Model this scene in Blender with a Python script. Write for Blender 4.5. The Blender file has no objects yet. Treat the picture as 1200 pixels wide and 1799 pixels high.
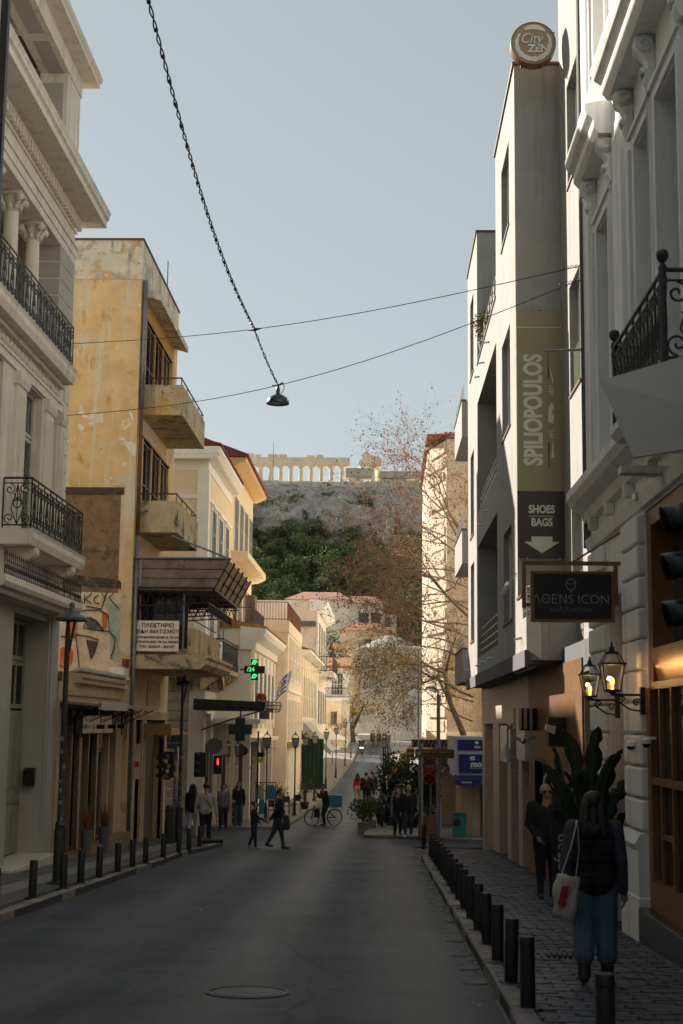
import bpy, bmesh, math, random
from mathutils import Vector, Matrix, noise, Euler
random.seed(7)
PI = math.pi
scn = bpy.context.scene
COL = scn.collection
# ---------------------------------------------------------------- camera
YAW, PITCH, ROLL = 0.028516, 0.147610, 0.011
CAMZ = 1.85
cd = bpy.data.cameras.new('camera')
cam = bpy.data.objects.new('camera', cd)
COL.objects.link(cam)
_f = Vector((-math.sin(YAW)*math.cos(PITCH), math.cos(YAW)*math.cos(PITCH), math.sin(PITCH)))
_r0 = Vector((math.cos(YAW), math.sin(YAW), 0))
_u0 = _r0.cross(_f)
_r = math.cos(ROLL)*_r0 + math.sin(ROLL)*_u0
_u = _r.cross(_f)
cam.matrix_world = Matrix(((_r.x, _u.x, -_f.x, 0), (_r.y, _u.y, -_f.y, 0), (_r.z, _u.z, -_f.z, CAMZ), (0, 0, 0, 1)))
cd.sensor_fit = 'VERTICAL'
cd.sensor_height = 36
cd.lens = 2500/1799*36
cd.clip_end = 6000
cd.dof.use_dof = True
cd.dof.focus_distance = 52
cd.dof.aperture_fstop = 4.0
scn.camera = cam
# ---------------------------------------------------------------- world and sun
SUN_EL, SUN_AZ = math.radians(28.5), math.radians(-45)      # azimuth from +Y towards +X
w = bpy.data.worlds.new('World')
scn.world = w
w.use_nodes = True
nt = w.node_tree
bg = nt.nodes['Background']
sky = nt.nodes.new('ShaderNodeTexSky')
sky.sky_type = 'NISHITA'
sky.sun_disc = False
sky.sun_elevation = SUN_EL
sky.sun_rotation = SUN_AZ
sky.air_density = 1.0
sky.dust_density = 0.4
sky.ozone_density = 1.0
hs = nt.nodes.new('ShaderNodeHueSaturation')
hs.inputs['Saturation'].default_value = 0.34
tn = nt.nodes.new('ShaderNodeMix'); tn.data_type = 'RGBA'; tn.blend_type = 'MULTIPLY'; tn.inputs[0].default_value = 1; tn.inputs[7].default_value = (.97,1.0,.955,1)
nt.links.new(sky.outputs[0], hs.inputs['Color'])
nt.links.new(hs.outputs[0], tn.inputs[6])
ev = nt.nodes.new('ShaderNodeMix'); ev.data_type = 'RGBA'; ev.inputs[0].default_value = .6; ev.inputs[7].default_value = (3.55,4.15,4.35,1)   # thin even haze over the whole sky
nt.links.new(tn.outputs[2], ev.inputs[6])
nt.links.new(ev.outputs[2], bg.inputs[0])
bg.inputs[1].default_value = 0.052
sl = bpy.data.lights.new('sun', 'SUN')
sl.energy = 4.6
sl.angle = math.radians(0.55)
sl.color = (1.0, 0.90, 0.76)
so = bpy.data.objects.new('sun', sl)
COL.objects.link(so)
sd = Vector((math.sin(SUN_AZ)*math.cos(SUN_EL), math.cos(SUN_AZ)*math.cos(SUN_EL), math.sin(SUN_EL)))
so.rotation_euler = sd.to_track_quat('Z', 'Y').to_euler()
vs = scn.view_settings
vs.view_transform = 'Standard'
vs.look = 'None'
vs.exposure = 1.25
vs.gamma = 1.0
vs.use_curve_mapping = False
scn.cycles.max_bounces = 8
scn.cycles.diffuse_bounces = 5
scn.cycles.glossy_bounces = 3
scn.cycles.transparent_max_bounces = 6
# ---------------------------------------------------------------- helpers
def lerp(a, b, t): return a+(b-a)*t
GP = [(-400, 16.8), (0, 0), (46, -1.93), (52, -2.16), (60, -2.36), (70, -2.46), (80, -2.44), (100, -2.12), (120, -1.5), (140, -.75), (180, .2), (240, 1.0), (300, 3.5), (360, 10), (900, 10), (6000, 10)]
def g(y):
    for (a, za), (b, zb) in zip(GP, GP[1:]):
        if y <= b:
            return lerp(za, zb, (y-a)/(b-a))
    return GP[-1][1]
ORG = {}
ORD = 'first second third fourth fifth sixth seventh eighth ninth tenth eleventh twelfth thirteenth fourteenth fifteenth sixteenth seventeenth eighteenth'.split()
class MB:
    def __init__(s): s.v = []; s.f = []
    def box(s, x0, x1, y0, y1, z0, z1):
        n = len(s.v)
        s.v += [(x0,y0,z0),(x1,y0,z0),(x1,y1,z0),(x0,y1,z0),(x0,y0,z1),(x1,y0,z1),(x1,y1,z1),(x0,y1,z1)]
        s.f += [(n,n+3,n+2,n+1),(n+4,n+5,n+6,n+7),(n,n+1,n+5,n+4),(n+1,n+2,n+6,n+5),(n+2,n+3,n+7,n+6),(n+3,n,n+4,n+7)]
        return s
    def hexa(s, p):
        n = len(s.v); s.v += [tuple(q) for q in p]
        s.f += [(n,n+3,n+2,n+1),(n+4,n+5,n+6,n+7),(n,n+1,n+5,n+4),(n+1,n+2,n+6,n+5),(n+2,n+3,n+7,n+6),(n+3,n,n+4,n+7)]
        return s
    def poly(s, pts):
        n = len(s.v); s.v += [tuple(p) for p in pts]; s.f.append(tuple(range(n, n+len(pts)))); return s
    def prism(s, pts, ax, a, b):
        n = len(s.v); k = len(pts)
        for t in (a, b):
            for (p, q) in pts:
                s.v.append((t,p,q) if ax == 'x' else (p,t,q) if ax == 'y' else (p,q,t))
        s.f.append(tuple(range(n+k-1, n-1, -1))); s.f.append(tuple(range(n+k, n+2*k)))
        for i in range(k):
            j = (i+1) % k; s.f.append((n+i, n+j, n+k+j, n+k+i))
        return s
    def tube(s, pts, r, n=6, closed=False, flat=1.0):
        pts = [Vector(p) for p in pts]; k = len(pts); b0 = len(s.v); prev = None
        for i, p in enumerate(pts):
            if closed: d = pts[(i+1) % k]-pts[i-1]
            else: d = pts[min(i+1, k-1)]-pts[max(i-1, 0)]
            if d.length < 1e-9: d = Vector((0,0,1))
            d.normalize()
            if prev is None:
                a = Vector((0,0,1)) if abs(d.z) < .9 else Vector((1,0,0))
                e = d.cross(a).normalized()
            else:
                e = (prev-d*prev.dot(d))
                e = e.normalized() if e.length > 1e-6 else d.orthogonal().normalized()
            prev = e; h = d.cross(e); rr = r[i] if isinstance(r, (list, tuple)) else r
            for j in range(n):
                t = 2*PI*j/n; s.v.append(tuple(p+e*(rr*math.cos(t))+h*(rr*flat*math.sin(t))))
        m = k if closed else k-1
        for i in range(m):
            for j in range(n):
                a = b0+i*n+j; b = b0+i*n+(j+1) % n; c = b0+((i+1) % k)*n+(j+1) % n; d_ = b0+((i+1) % k)*n+j
                s.f.append((a, b, c, d_))
        if not closed:
            s.f.append(tuple(b0+j for j in range(n-1, -1, -1))); s.f.append(tuple(b0+(k-1)*n+j for j in range(n)))
        return s
    def lathe(s, prof, c=(0,0,0), n=14, axis='z', a0=0, caps=True):
        b0 = len(s.v)
        for (r, h) in prof:
            for j in range(n):
                t = a0+2*PI*j/n; p = (r*math.cos(t), r*math.sin(t))
                s.v.append((c[0]+p[0], c[1]+p[1], c[2]+h) if axis == 'z' else (c[0]+h, c[1]+p[0], c[2]+p[1]) if axis == 'x' else (c[0]+p[0], c[1]+h, c[2]+p[1]))
        for i in range(len(prof)-1):
            for j in range(n):
                q = (j+1) % n; s.f.append((b0+i*n+j, b0+i*n+q, b0+(i+1)*n+q, b0+(i+1)*n+j))
        if caps and prof[0][0] > 1e-4: s.f.append(tuple(b0+j for j in range(n-1, -1, -1)))
        if caps and prof[-1][0] > 1e-4: s.f.append(tuple(b0+(len(prof)-1)*n+j for j in range(n)))
        return s
    def ball(s, c, r, sx=1, sy=1, sz=1, n=10, m=6):
        b = MB(); b.lathe([(max(1e-5, r*math.sin(PI*i/m)), -r*math.cos(PI*i/m)) for i in range(m+1)], (0,0,0), n)
        k = len(s.v); s.v += [(c[0]+x*sx, c[1]+y*sy, c[2]+z*sz) for x, y, z in b.v]; s.f += [tuple(i+k for i in f) for f in b.f]; return s
    def sheet(s, rows):
        b0 = len(s.v); n = len(rows[0])
        for r in rows: s.v += [tuple(p) for p in r]
        for i in range(len(rows)-1):
            for j in range(n-1):
                s.f.append((b0+i*n+j, b0+i*n+j+1, b0+(i+1)*n+j+1, b0+(i+1)*n+j))
        return s
    def add(s, o, M=None):
        k = len(s.v); s.v += [tuple(M @ Vector(p)) if M else p for p in o.v]; s.f += [tuple(i+k for i in f) for f in o.f]; return s
    def wall(s, ax, p0, p1, u0, u1, z0, z1, ops=()):
        us = sorted({u0, u1} | {min(max(t, u0), u1) for o in ops for t in o[:2]}); zs = sorted({z0, z1} | {min(max(t, z0), z1) for o in ops for t in o[2:]})
        for a, b in zip(us, us[1:]):
            st = None
            for c, d in list(zip(zs, zs[1:]))+[(None, None)]:
                solid = c is not None and not any(o[0] < (a+b)/2 < o[1] and o[2] < (c+d)/2 < o[3] for o in ops)
                if solid and st is None: st = c
                if not solid and st is not None:
                    e = c if c is not None else z1
                    s.box(p0, p1, a, b, st, e) if ax == 'x' else s.box(a, b, p0, p1, st, e)
                    st = None
        return s
    def b(s, name, mat, par=None, smooth=False, bev=0, fix=False):
        me = bpy.data.meshes.new(name)
        o0 = ORG.get(par.name, (0,0,0)) if par else ORG.get(None, (0,0,0))
        me.from_pydata([(x-o0[0], y-o0[1], z-o0[2]) for x, y, z in s.v], [], s.f)
        if fix:
            bm = bmesh.new(); bm.from_mesh(me); bmesh.ops.recalc_face_normals(bm, faces=bm.faces); bm.to_mesh(me); bm.free()
        if smooth:
            me.shade_smooth() if hasattr(me, 'shade_smooth') else None
            me.polygons.foreach_set('use_smooth', [True]*len(me.polygons))
        me.materials.append(mat)
        o = bpy.data.objects.new(name, me)
        COL.objects.link(o)
        if par: o.parent = par
        ORG[o.name] = o0
        if smooth == 'auto':
            m = o.modifiers.new('split', 'EDGE_SPLIT'); m.split_angle = math.radians(40)
        if bev:
            m = o.modifiers.new('bevel', 'BEVEL'); m.width = bev; m.segments = 2; m.limit_method = 'ANGLE'
        return o
def B(x0, x1, y0, y1, z0, z1): return MB().box(x0, x1, y0, y1, z0, z1)
def tag(o, label=None, cat=None, group=None, kind=None):
    if label: o['label'] = label
    if cat: o['category'] = cat
    if group: o['group'] = group
    if kind: o['kind'] = kind
    return o
def thing(name, label, cat, loc=(0,0,0), group=None):
    o = bpy.data.objects.new(name, None); o.empty_display_size = .2
    COL.objects.link(o); o.location = loc; ORG[o.name] = tuple(loc)
    return tag(o, label, cat, group)
def one(mb, name, mat, label, cat, loc, group=None, smooth=False, bev=0, kind=None, fix=False):
    "a thing that is one mesh, its origin at loc"
    ORG[None] = tuple(loc); o = mb.b(name, mat, None, smooth, bev, fix); ORG[None] = (0,0,0)
    o.location = loc
    return tag(o, label, cat, group, kind)
def dup(o, loc=None, rz=None, label=None, par=None, sc=None, group=None):
    c = o.copy(); COL.objects.link(c); c.parent = par
    if loc is not None: c.location = loc
    if rz is not None: c.rotation_euler = (c.rotation_euler[0], c.rotation_euler[1], rz)
    if sc is not None: c.scale = sc if isinstance(sc, (tuple, list)) else (sc, sc, sc)
    if label: c['label'] = label
    if group: c['group'] = group
    for ch in list(o.children): dup(ch, par=c)
    return c
def piece(src, par, loc, rot=(0,0,0), sc=(1,1,1)):
    "a light copy of a small mesh part, placed in world coordinates under par"
    c = bpy.data.objects.new(src.name.split('.')[0], src.data if hasattr(src, 'data') else src)
    COL.objects.link(c); c.parent = par
    o0 = ORG.get(par.name, (0,0,0)); c.location = (loc[0]-o0[0], loc[1]-o0[1], loc[2]-o0[2]); c.rotation_euler = rot; c.scale = sc
    return c
def meshof(mb, name, mat, smooth=False):
    me = bpy.data.meshes.new(name); me.from_pydata(mb.v, [], mb.f); me.materials.append(mat)
    if smooth: me.polygons.foreach_set('use_smooth', [True]*len(me.polygons))
    return me
# ---------------------------------------------------------------- materials
def mat(name, col, rough=.8, var=.18, scale=2.5, bump=.15, bscale=40, metal=0, spec=.5, stain=None, streak=None, coat=0, emit=None, trans=0, dist=.01):
    m = bpy.data.materials.new(name); m.use_nodes = True; t = m.node_tree; N = t.nodes; L = t.links
    p = N['Principled BSDF']
    p.inputs['Roughness'].default_value = rough; p.inputs['Metallic'].default_value = metal
    p.inputs['Specular IOR Level'].default_value = spec
    if coat: p.inputs['Coat Weight'].default_value = coat; p.inputs['Coat Roughness'].default_value = .05
    if trans: p.inputs['Transmission Weight'].default_value = trans
    tc = N.new('ShaderNodeTexCoord')
    out = None
    def nz(sc, det=4, mp=None, rg=.6, di=0):
        n = N.new('ShaderNodeTexNoise'); n.inputs['Distortion'].default_value = di; n.inputs['Scale'].default_value = sc; n.inputs['Detail'].default_value = det; n.inputs['Roughness'].default_value = rg
        if mp:
            q = N.new('ShaderNodeMapping'); q.inputs['Scale'].default_value = mp; L.new(tc.outputs['Object'], q.inputs[0]); L.new(q.outputs[0], n.inputs['Vector'])
        else: L.new(tc.outputs['Object'], n.inputs['Vector'])
        return n.outputs[0]
    def ramp(src, a, b):
        r = N.new('ShaderNodeMapRange'); r.inputs[1].default_value = a; r.inputs[2].default_value = b; L.new(src, r.inputs[0]); return r.outputs[0]
    def mix(fac, a, b):
        x = N.new('ShaderNodeMix'); x.data_type = 'RGBA'
        if isinstance(fac, (int, float)): x.inputs[0].default_value = fac
        else: L.new(fac, x.inputs[0])
        for i, c in ((6, a), (7, b)):
            if isinstance(c, tuple): x.inputs[i].default_value = (*c[:3], 1)
            else: L.new(c, x.inputs[i])
        return x.outputs[2]
    lo = tuple(max(0, c*(1-var)) for c in col); hi = tuple(min(1, c*(1+var)) for c in col)
    c = mix(ramp(nz(scale, 5), .3, .7), lo, hi) if var else None
    if stain:
        for (sc_, ss, a, b) in (stain if isinstance(stain, list) else [stain]):
            c = mix(ramp(nz(ss, 7, None, .7, .6), a, b), c if c else tuple(col), sc_)
    if streak:
        sc_, a, b = streak
        c = mix(ramp(nz(1.6, 6, (2.2, 2.2, .16), .7), a, b), c if c else tuple(col), sc_)
    if c: L.new(c, p.inputs['Base Color'])
    else: p.inputs['Base Color'].default_value = (*col, 1)
    if bump:
        bn = N.new('ShaderNodeBump'); bn.inputs['Strength'].default_value = bump; bn.inputs['Distance'].default_value = dist
        L.new(nz(bscale, 5), bn.inputs['Height']); L.new(bn.outputs[0], p.inputs['Normal'])
    if emit:
        p.inputs['Emission Color'].default_value = (*emit[0], 1); p.inputs['Emission Strength'].default_value = emit[1]
    return m
M = {}
M['neo'] = mat('warm grey plaster', (.74,.68,.575), .75, .06, 1.2, .06, 60, streak=((.56,.51,.42), .50, .66))
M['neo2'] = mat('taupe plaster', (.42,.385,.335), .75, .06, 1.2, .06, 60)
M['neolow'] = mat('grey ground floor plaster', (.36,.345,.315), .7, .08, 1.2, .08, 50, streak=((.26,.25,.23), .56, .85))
M['blockgrey'] = mat('neutral grey plaster', (.34,.345,.35), .85, .1, .6, .1, 20)
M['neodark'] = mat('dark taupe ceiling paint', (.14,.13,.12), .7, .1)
M['ochre'] = mat('weathered ochre plaster', (.72,.48,.23), .85, .16, 1.1, .4, 14, stain=[((.68,.57,.40), .36, .52, .58), ((.56,.32,.11), .8, .55, .62), ((.80,.75,.66), 1.5, .61, .645), ((.36,.22,.1), 3.2, .66, .70)], streak=((.70,.60,.45), .53, .64), dist=.02)
M['ochretop'] = mat('greyed ochre plaster', (.70,.63,.51), .88, .14, 1.3, .45, 12, stain=[((.45,.40,.32), .9, .50, .57), ((.58,.40,.2), 1.4, .56, .62), ((.22,.18,.14), 2.5, .62, .68)], streak=((.17,.15,.12), .58, .68), dist=.02)
M['yellow'] = mat('saturated yellow plaster', (.52,.27,.045), .82, .14, 2, .2, 30, stain=((.48,.36,.16), 1.7, .58, .78))
M['sooty'] = mat('sooty brown plaster', (.235,.145,.08), .92, .3, 2.6, .9, 8, stain=[((.09,.062,.042), 1.4, .55, .66), ((.36,.235,.13), 3.2, .58, .68), ((.09,.06,.04), 7, .58, .66)], dist=.04)
M['dirtyconc'] = mat('stained balcony concrete', (.52,.40,.24), .9, .2, 2, .4, 16, stain=[((.12,.10,.075), 1.5, .54, .62), ((.56,.33,.06), 1.1, .58, .63), ((.66,.59,.46), 2.6, .6, .66)], streak=((.09,.08,.065), .56, .8), dist=.02)
M['peach'] = mat('peach plaster', (.47,.345,.21), .85, .12, 1.5, .2, 25, streak=((.33,.2,.1), .55, .8))
M['cream'] = mat('cream plaster', (.86,.71,.48), .8, .07, 1.0, .1, 40, streak=((.66,.5,.31), .56, .85))
M['creampale'] = mat('pale cream plaster', (.90,.82,.68), .8, .05, 1.0, .1, 40, streak=((.74,.64,.5), .56, .85))
M['creamgrey'] = mat('greyed cream plaster', (.86,.73,.57), .85, .1, .7, .15, 25, streak=((.5,.4,.29), .54, .82))
M['white'] = mat('white trim paint', (.90,.86,.78), .7, .06, 3, .05, 50)
M['whitecool'] = mat('white facade plaster', (.80,.80,.79), .72, .05, 1.5, .06, 60, streak=((.60,.60,.58), .50, .68))
M['rgrey'] = mat('pale rough render', (.315,.308,.29), .85, .1, 1.6, .45, 60, streak=((.23,.22,.2), .52, .68))
M['rdark'] = mat('charcoal render', (.085,.09,.10), .8, .1, 1.6, .2, 60)
M['beige'] = mat('beige wall tile', (.46,.36,.29), .45, .06, 2, .03, 60)
M['wood'] = mat('oiled wood slat', (.22,.105,.038), .45, .3, 5, .1, 60)
M['woodgrey'] = mat('weathered grey board', (.21,.155,.125), .9, .3, 4, .4, 30, stain=((.06,.045,.04), 3, .55, .72))
M['woodpanel'] = mat('weathered tan panel', (.33,.24,.13), .85, .25, 4, .3, 30, stain=((.1,.07,.045), 3, .55, .75))
M['bronze'] = mat('brown painted metal', (.20,.095,.038), .4, .15, 5, .03)
M['iron'] = mat('black iron', (.017,.019,.022), .5, .2, 10, .1, 90)
M['ironblue'] = mat('dark blue grey iron', (.04,.05,.06), .45, .2, 10, .1, 90)
M['rail'] = mat('oxide red rail paint', (.10,.03,.025), .5, .2, 10, .1)
M['steel'] = mat('brushed steel', (.5,.5,.5), .3, .08, 10, .02, metal=1)
M['zinc'] = mat('zinc downpipe', (.22,.22,.22), .5, .2, 6, .1, metal=.6)
M['rust'] = mat('rusty pipe', (.15,.065,.045), .8, .3, 8, .2)
M['glass'] = mat('window glass', (.012,.014,.016), .04, 0, bump=0, spec=.9)
M['glassblue'] = mat('sky reflecting glass', (.03,.04,.05), .05, 0, bump=0, spec=1.0)
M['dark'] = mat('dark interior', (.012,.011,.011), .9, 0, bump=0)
M['black'] = mat('black satin', (.012,.012,.013), .45, .1, 8, .03)
M['bollard'] = mat('bollard black paint', (.009,.0095,.011), .5, .3, 8, .15, 60, stain=((.12,.05,.03), 6, .72, .85))
M['shutter'] = mat('brown louvre paint', (.11,.07,.04), .7, .25, 6, .1)
M['sage'] = mat('sage green door paint', (.24,.235,.165), .55, .08, 3, .04)
M['palegreen'] = mat('pale sage shutter', (.47,.48,.39), .6, .06, 3, .04)
M['redtile'] = mat('dark red roof tile', (.20,.05,.03), .75, .3, 6, .2)
M['ortile'] = mat('orange roof tile', (.42,.17,.06), .8, .25, 6, .2)
M['marble'] = mat('pale marble step', (.5,.46,.4), .5, .12, 2, .05)
M['skin'] = mat('skin', (.42,.24,.16), .5, .08, 20, .02)
M['leaf'] = mat('dark leaf', (.035,.06,.022), .5, .4, 3, .05)
# ---------------------------------------------------------------- ground materials
def asphalt():
    m = mat('asphalt', (.037,.046,.061), .62, .3, .55, .6, 120, spec=.32, stain=[((.019,.024,.033), .33, .50, .60), ((.060,.064,.070), 1.7, .60, .72), ((.012,.014,.018), 5.5, .58, .66), ((.07,.077,.088), 9, .60, .66), ((.10,.105,.11), 30, .58, .66)], streak=None, dist=.012)
    t = m.node_tree; N = t.nodes; L = t.links; p = N['Principled BSDF']
    src = p.inputs['Base Color'].links[0].from_socket
    tc = N.new('ShaderNodeTexCoord')
    v = N.new('ShaderNodeTexVoronoi'); v.feature = 'DISTANCE_TO_EDGE'; v.inputs['Scale'].default_value = .33
    mp = N.new('ShaderNodeMapping'); nz = N.new('ShaderNodeTexNoise'); nz.inputs['Scale'].default_value = 1.1; nz.inputs['Detail'].default_value = 6
    mx = N.new('ShaderNodeMix'); mx.data_type = 'RGBA'; mx.inputs[0].default_value = .35
    L.new(tc.outputs['Object'], mx.inputs[6]); L.new(tc.outputs['Object'], nz.inputs['Vector']); L.new(nz.outputs['Color'], mx.inputs[7])
    L.new(mx.outputs[2], v.inputs['Vector'])
    r = N.new('ShaderNodeMapRange'); r.inputs[1].default_value = .0; r.inputs[2].default_value = .009; r.inputs[3].default_value = .8; r.inputs[4].default_value = 0
    L.new(v.outputs['Distance'], r.inputs[0])
    m2 = N.new('ShaderNodeMix'); m2.data_type = 'RGBA'; m2.inputs[7].default_value = (.012,.012,.013,1)
    L.new(r.outputs[0], m2.inputs[0]); L.new(src, m2.inputs[6])
    # polished wheel tracks along the street
    sp = N.new('ShaderNodeSeparateXYZ'); L.new(tc.outputs['Object'], sp.inputs[0])
    wv = N.new('ShaderNodeMath'); wv.operation = 'MULTIPLY_ADD'; wv.inputs[1].default_value = 2*PI/1.9; wv.inputs[2].default_value = 3.3
    L.new(sp.outputs[0], wv.inputs[0])
    sn = N.new('ShaderNodeMath'); sn.operation = 'SINE'; L.new(wv.outputs[0], sn.inputs[0])
    rr = N.new('ShaderNodeMapRange'); rr.inputs[1].default_value = -1; rr.inputs[2].default_value = 1; rr.inputs[3].default_value = .46; rr.inputs[4].default_value = .66
    L.new(sn.outputs[0], rr.inputs[0]); L.new(rr.outputs[0], p.inputs['Roughness'])
    # tyre wear drawn out along the street
    m3 = N.new('ShaderNodeMapping'); m3.inputs['Scale'].default_value = (1.5,.11,1); L.new(tc.outputs['Object'], m3.inputs[0])
    n3 = N.new('ShaderNodeTexNoise'); n3.inputs['Scale'].default_value = 1.4; n3.inputs['Detail'].default_value = 6; n3.inputs['Roughness'].default_value = .65; L.new(m3.outputs[0], n3.inputs['Vector'])
    r3 = N.new('ShaderNodeMapRange'); r3.inputs[1].default_value = .5; r3.inputs[2].default_value = .68; r3.inputs[4].default_value = .6; L.new(n3.outputs[0], r3.inputs[0])
    m4 = N.new('ShaderNodeMix'); m4.data_type = 'RGBA'; m4.inputs[7].default_value = (.075,.084,.098,1); L.new(r3.outputs[0], m4.inputs[0]); L.new(m2.outputs[2], m4.inputs[6])
    L.new(m4.outputs[2], p.inputs['Base Color'])
    return m
M['asphalt'] = asphalt()
M['patch'] = mat('dark asphalt patch', (.022,.022,.025), .7, .25, 3, .4, 150)
M['kerb'] = mat('worn kerb stone', (.20,.18,.155), .75, .35, 2.2, .4, 30, stain=[((.07,.06,.055), 2.4, .52, .66), ((.3,.27,.23), 6, .6, .72)])
M['slab'] = mat('grey pavement slab', (.085,.083,.082), .7, .25, 2.5, .2, 60, stain=((.04,.04,.04), 2.4, .56, .7))
M['slabpale'] = mat('pale pavement slab', (.19,.18,.165), .7, .2, 2.5, .2, 60)
M['cobble'] = [mat('slate paving stone', c, .5, .35, 7, .5, 60, dist=.006) for c in ((.050,.058,.072), (.072,.080,.094), (.038,.045,.058))]
M['mortar'] = mat('pavement bedding', (.035,.034,.034), .9, .3, 5, .4, 80)
M['soil'] = mat('dry ground', (.11,.10,.075), .95, .3, .05, .3, 3)
# ---------------------------------------------------------------- ground and road
ys = [-300,-100,-20]+list(range(0,150,5))+list(range(150,320,15))+[320,360,900,3000,5500]
gm = MB().sheet([[(x, y, g(y)-.03) for x in (-3000,-300,-40,-12,0,12,40,300,3000)] for y in ys])
tag(gm.b('ground', M['soil'], smooth=True), kind='structure')
def xl(y): return lerp(-3.75, -2.25, min(1, max(0, (y-57)/70)))     # far road, left kerb
def xr(y): return lerp(-.45, 1.0, min(1, max(0, (y-57)/70)))
rm = MB()
rm.sheet([[(x, y, g(y)) for x in (-5.0,-3,-1,1.05)] for y in [-30,-10]+list(range(0,45,3))+[45]])
rm.sheet([[(x, y, g(y)) for x in (-30,-5,-3,-1,1.05,30)] for y in (45,48,51,54,57)])
rm.sheet([[(lerp(xl(y), xr(y), t), y, g(y)) for t in (0,.5,1)] for y in range(57,300,5)])
road = rm.b('road', M['asphalt'], smooth=True)
tag(road, kind='structure')
# dark repair patch and painted line
pm = MB().poly([(x, y, g(y)+.004) for x, y in ((-4.9,22.7),(-4.15,22.7),(-4.05,24.9),(-4.75,24.9))])
pm.b('asphalt_patch', M['patch'], road)
for k, (x0, x1, y0, y1) in enumerate(((-1.9,-.1,36.0,36.25), (.6,1.0,39.0,41.0))):
    q = MB().sheet([[(lerp(x0, x1, t), lerp(y0, y1, s_), g(lerp(y0, y1, s_))+.004) for t in (0,1)] for s_ in (0,1)])
    q.b('painted_line', mat('worn road paint', (.15,.14,.12), .8, .5, 4), road)
# broken gutter strip between asphalt and right kerb
gu = MB(); y = 11.0
while y < 37:
    l = random.uniform(.3, 1.6); wd = random.choice((.05,.07,.12,.2,.27))*random.uniform(.7,1.2)
    gu.hexa([(1.05-wd, y, g(y)-.01), (1.048, y, g(y)-.01), (1.048, y+l-.05, g(y+l)-.01), (1.05-wd*random.uniform(.5,1.2), y+l-.05, g(y+l)-.01),
             (1.05-wd+.02, y+.02, g(y)+.012), (1.048, y, g(y)+.02), (1.048, y+l-.06, g(y+l)+.02), (1.05-wd*.8, y+l-.07, g(y+l)+.012)])
    y += l
tag(gu.b('gutter_stones', mat('broken gutter cement', (.13,.125,.12), .85, .35, 4, .5, 40, stain=((.05,.05,.05), 2.2, .5, .62)), road), kind='stuff')
# manhole cover
mh = thing('manhole_cover', 'round ribbed iron manhole cover in the asphalt near the foreground', 'manhole', (-1.18,13.3,g(13.3)))
sl_ = math.atan(-.042)
def tilt(mb, c):
    mb.v = [(x, y, z+(y-c[1])*-.042) for x, y, z in mb.v]; return mb
c0 = (-1.18, 13.3, g(13.3))
ring = MB().lathe([(.385,-.02),(.385,.010),(.345,.012),(.345,-.004)], c0, 40); tilt(ring, c0).b('rim', M['iron'], mh, smooth='auto')
cov = MB().lathe([(.0001,.005),(.335,.005),(.335,-.02)], c0, 40); tilt(cov, c0).b('cover', mat('worn cast iron', (.06,.06,.06), .45, .3, 12, .3, 60), mh, smooth='auto')
for k in range(-9, 10):
    xx = k*.034; hy = math.sqrt(.31**2-xx*xx)
    rb = MB().box(c0[0]+xx-.008, c0[0]+xx+.008, c0[1]-hy, c0[1]+hy, c0[2]+.004, c0[2]+.011); tilt(rb, c0).b('rib', M['iron'], mh)
# ---------------------------------------------------------------- pavements
KH = .12
def pavement(name, outline, kerbpath, m, z=KH, skirt=.3):
    "raised slab following the street slope; outline clockwise or not, densified along y"
    pts = []
    for (a, b) in zip(outline, outline[1:]+outline[:1]):
        n = max(1, int(abs(b[1]-a[1])//4)); pts += [(lerp(a[0],b[0],i/n), lerp(a[1],b[1],i/n)) for i in range(n)]
    bm = bmesh.new()
    top = [bm.verts.new((x, y, g(y)+z-.012)) for x, y in pts]; bot = [bm.verts.new((x, y, g(y)-skirt)) for x, y in pts]
    f = bm.faces.new(top)
    for i in range(len(pts)):
        j = (i+1) % len(pts); bm.faces.new((top[i], bot[i], bot[j], top[j]))
    bmesh.ops.triangulate(bm, faces=[f]); bmesh.ops.recalc_face_normals(bm, faces=bm.faces)
    me = bpy.data.meshes.new(name); bm.to_mesh(me); bm.free(); me.materials.append(m)
    o = bpy.data.objects.new(name, me); COL.objects.link(o); ORG[o.name] = (0,0,0); tag(o, kind='structure')
    # kerb stones, one by one
    if kerbpath:
        L_ = []; acc = 0; step = 1.0
        for (a, b) in zip(kerbpath, kerbpath[1:]):
            a = Vector(a); b = Vector(b); n = max(1, round((b-a).length/step))
            L_ += [(a.lerp(b, i/n), a.lerp(b, (i+1)/n)) for i in range(n)]
        for a, b in L_[:300]:
            d = (b-a).normalized(); nn = Vector((-d.y, d.x)); wq = .17; e = .008
            a2 = a+d*e; b2 = b-d*e; j = random.uniform(-.006, .008); h = KH+random.uniform(-.006,.01); ch = .025
            q = MB()
            def P(p, off, zz): return (p.x+nn.x*off, p.y+nn.y*off, g(p.y)+zz)
            prof = [(j,-.1),(j,h-ch),(j+ch,h),(wq,h),(wq,-.1)]
            for p in (a2, b2): q.v += [P(p, off, zz) for off, zz in prof]
            n = len(prof); q.f = [tuple(range(n)), tuple(range(2*n-1, n-1, -1))]+[(i, n+i, n+(i+1)%n, (i+1)%n) for i in range(n)]
            q.b('kerb_stone', M['kerb'], o, fix=True)
    return o
def arc(cx, cy, r, a0, a1, n=6): return [(cx+r*math.cos(math.radians(lerp(a0,a1,i/n))), cy+r*math.sin(math.radians(lerp(a0,a1,i/n)))) for i in range(n+1)]
lk = [(-5.0,-5),(-5.0,38),(-4.75,42.0)]+arc(-6.0,43.6,1.35,-10,70,5)+[(-7.0,45.9),(-30,47.5)]
pavL = pavement('pavement_left', [(-30,-5)]+[(-5.0,-5)]+lk[1:], [(x,y) for x,y in lk if y>10 or y==-5][0:], M['mortar'])
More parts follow.
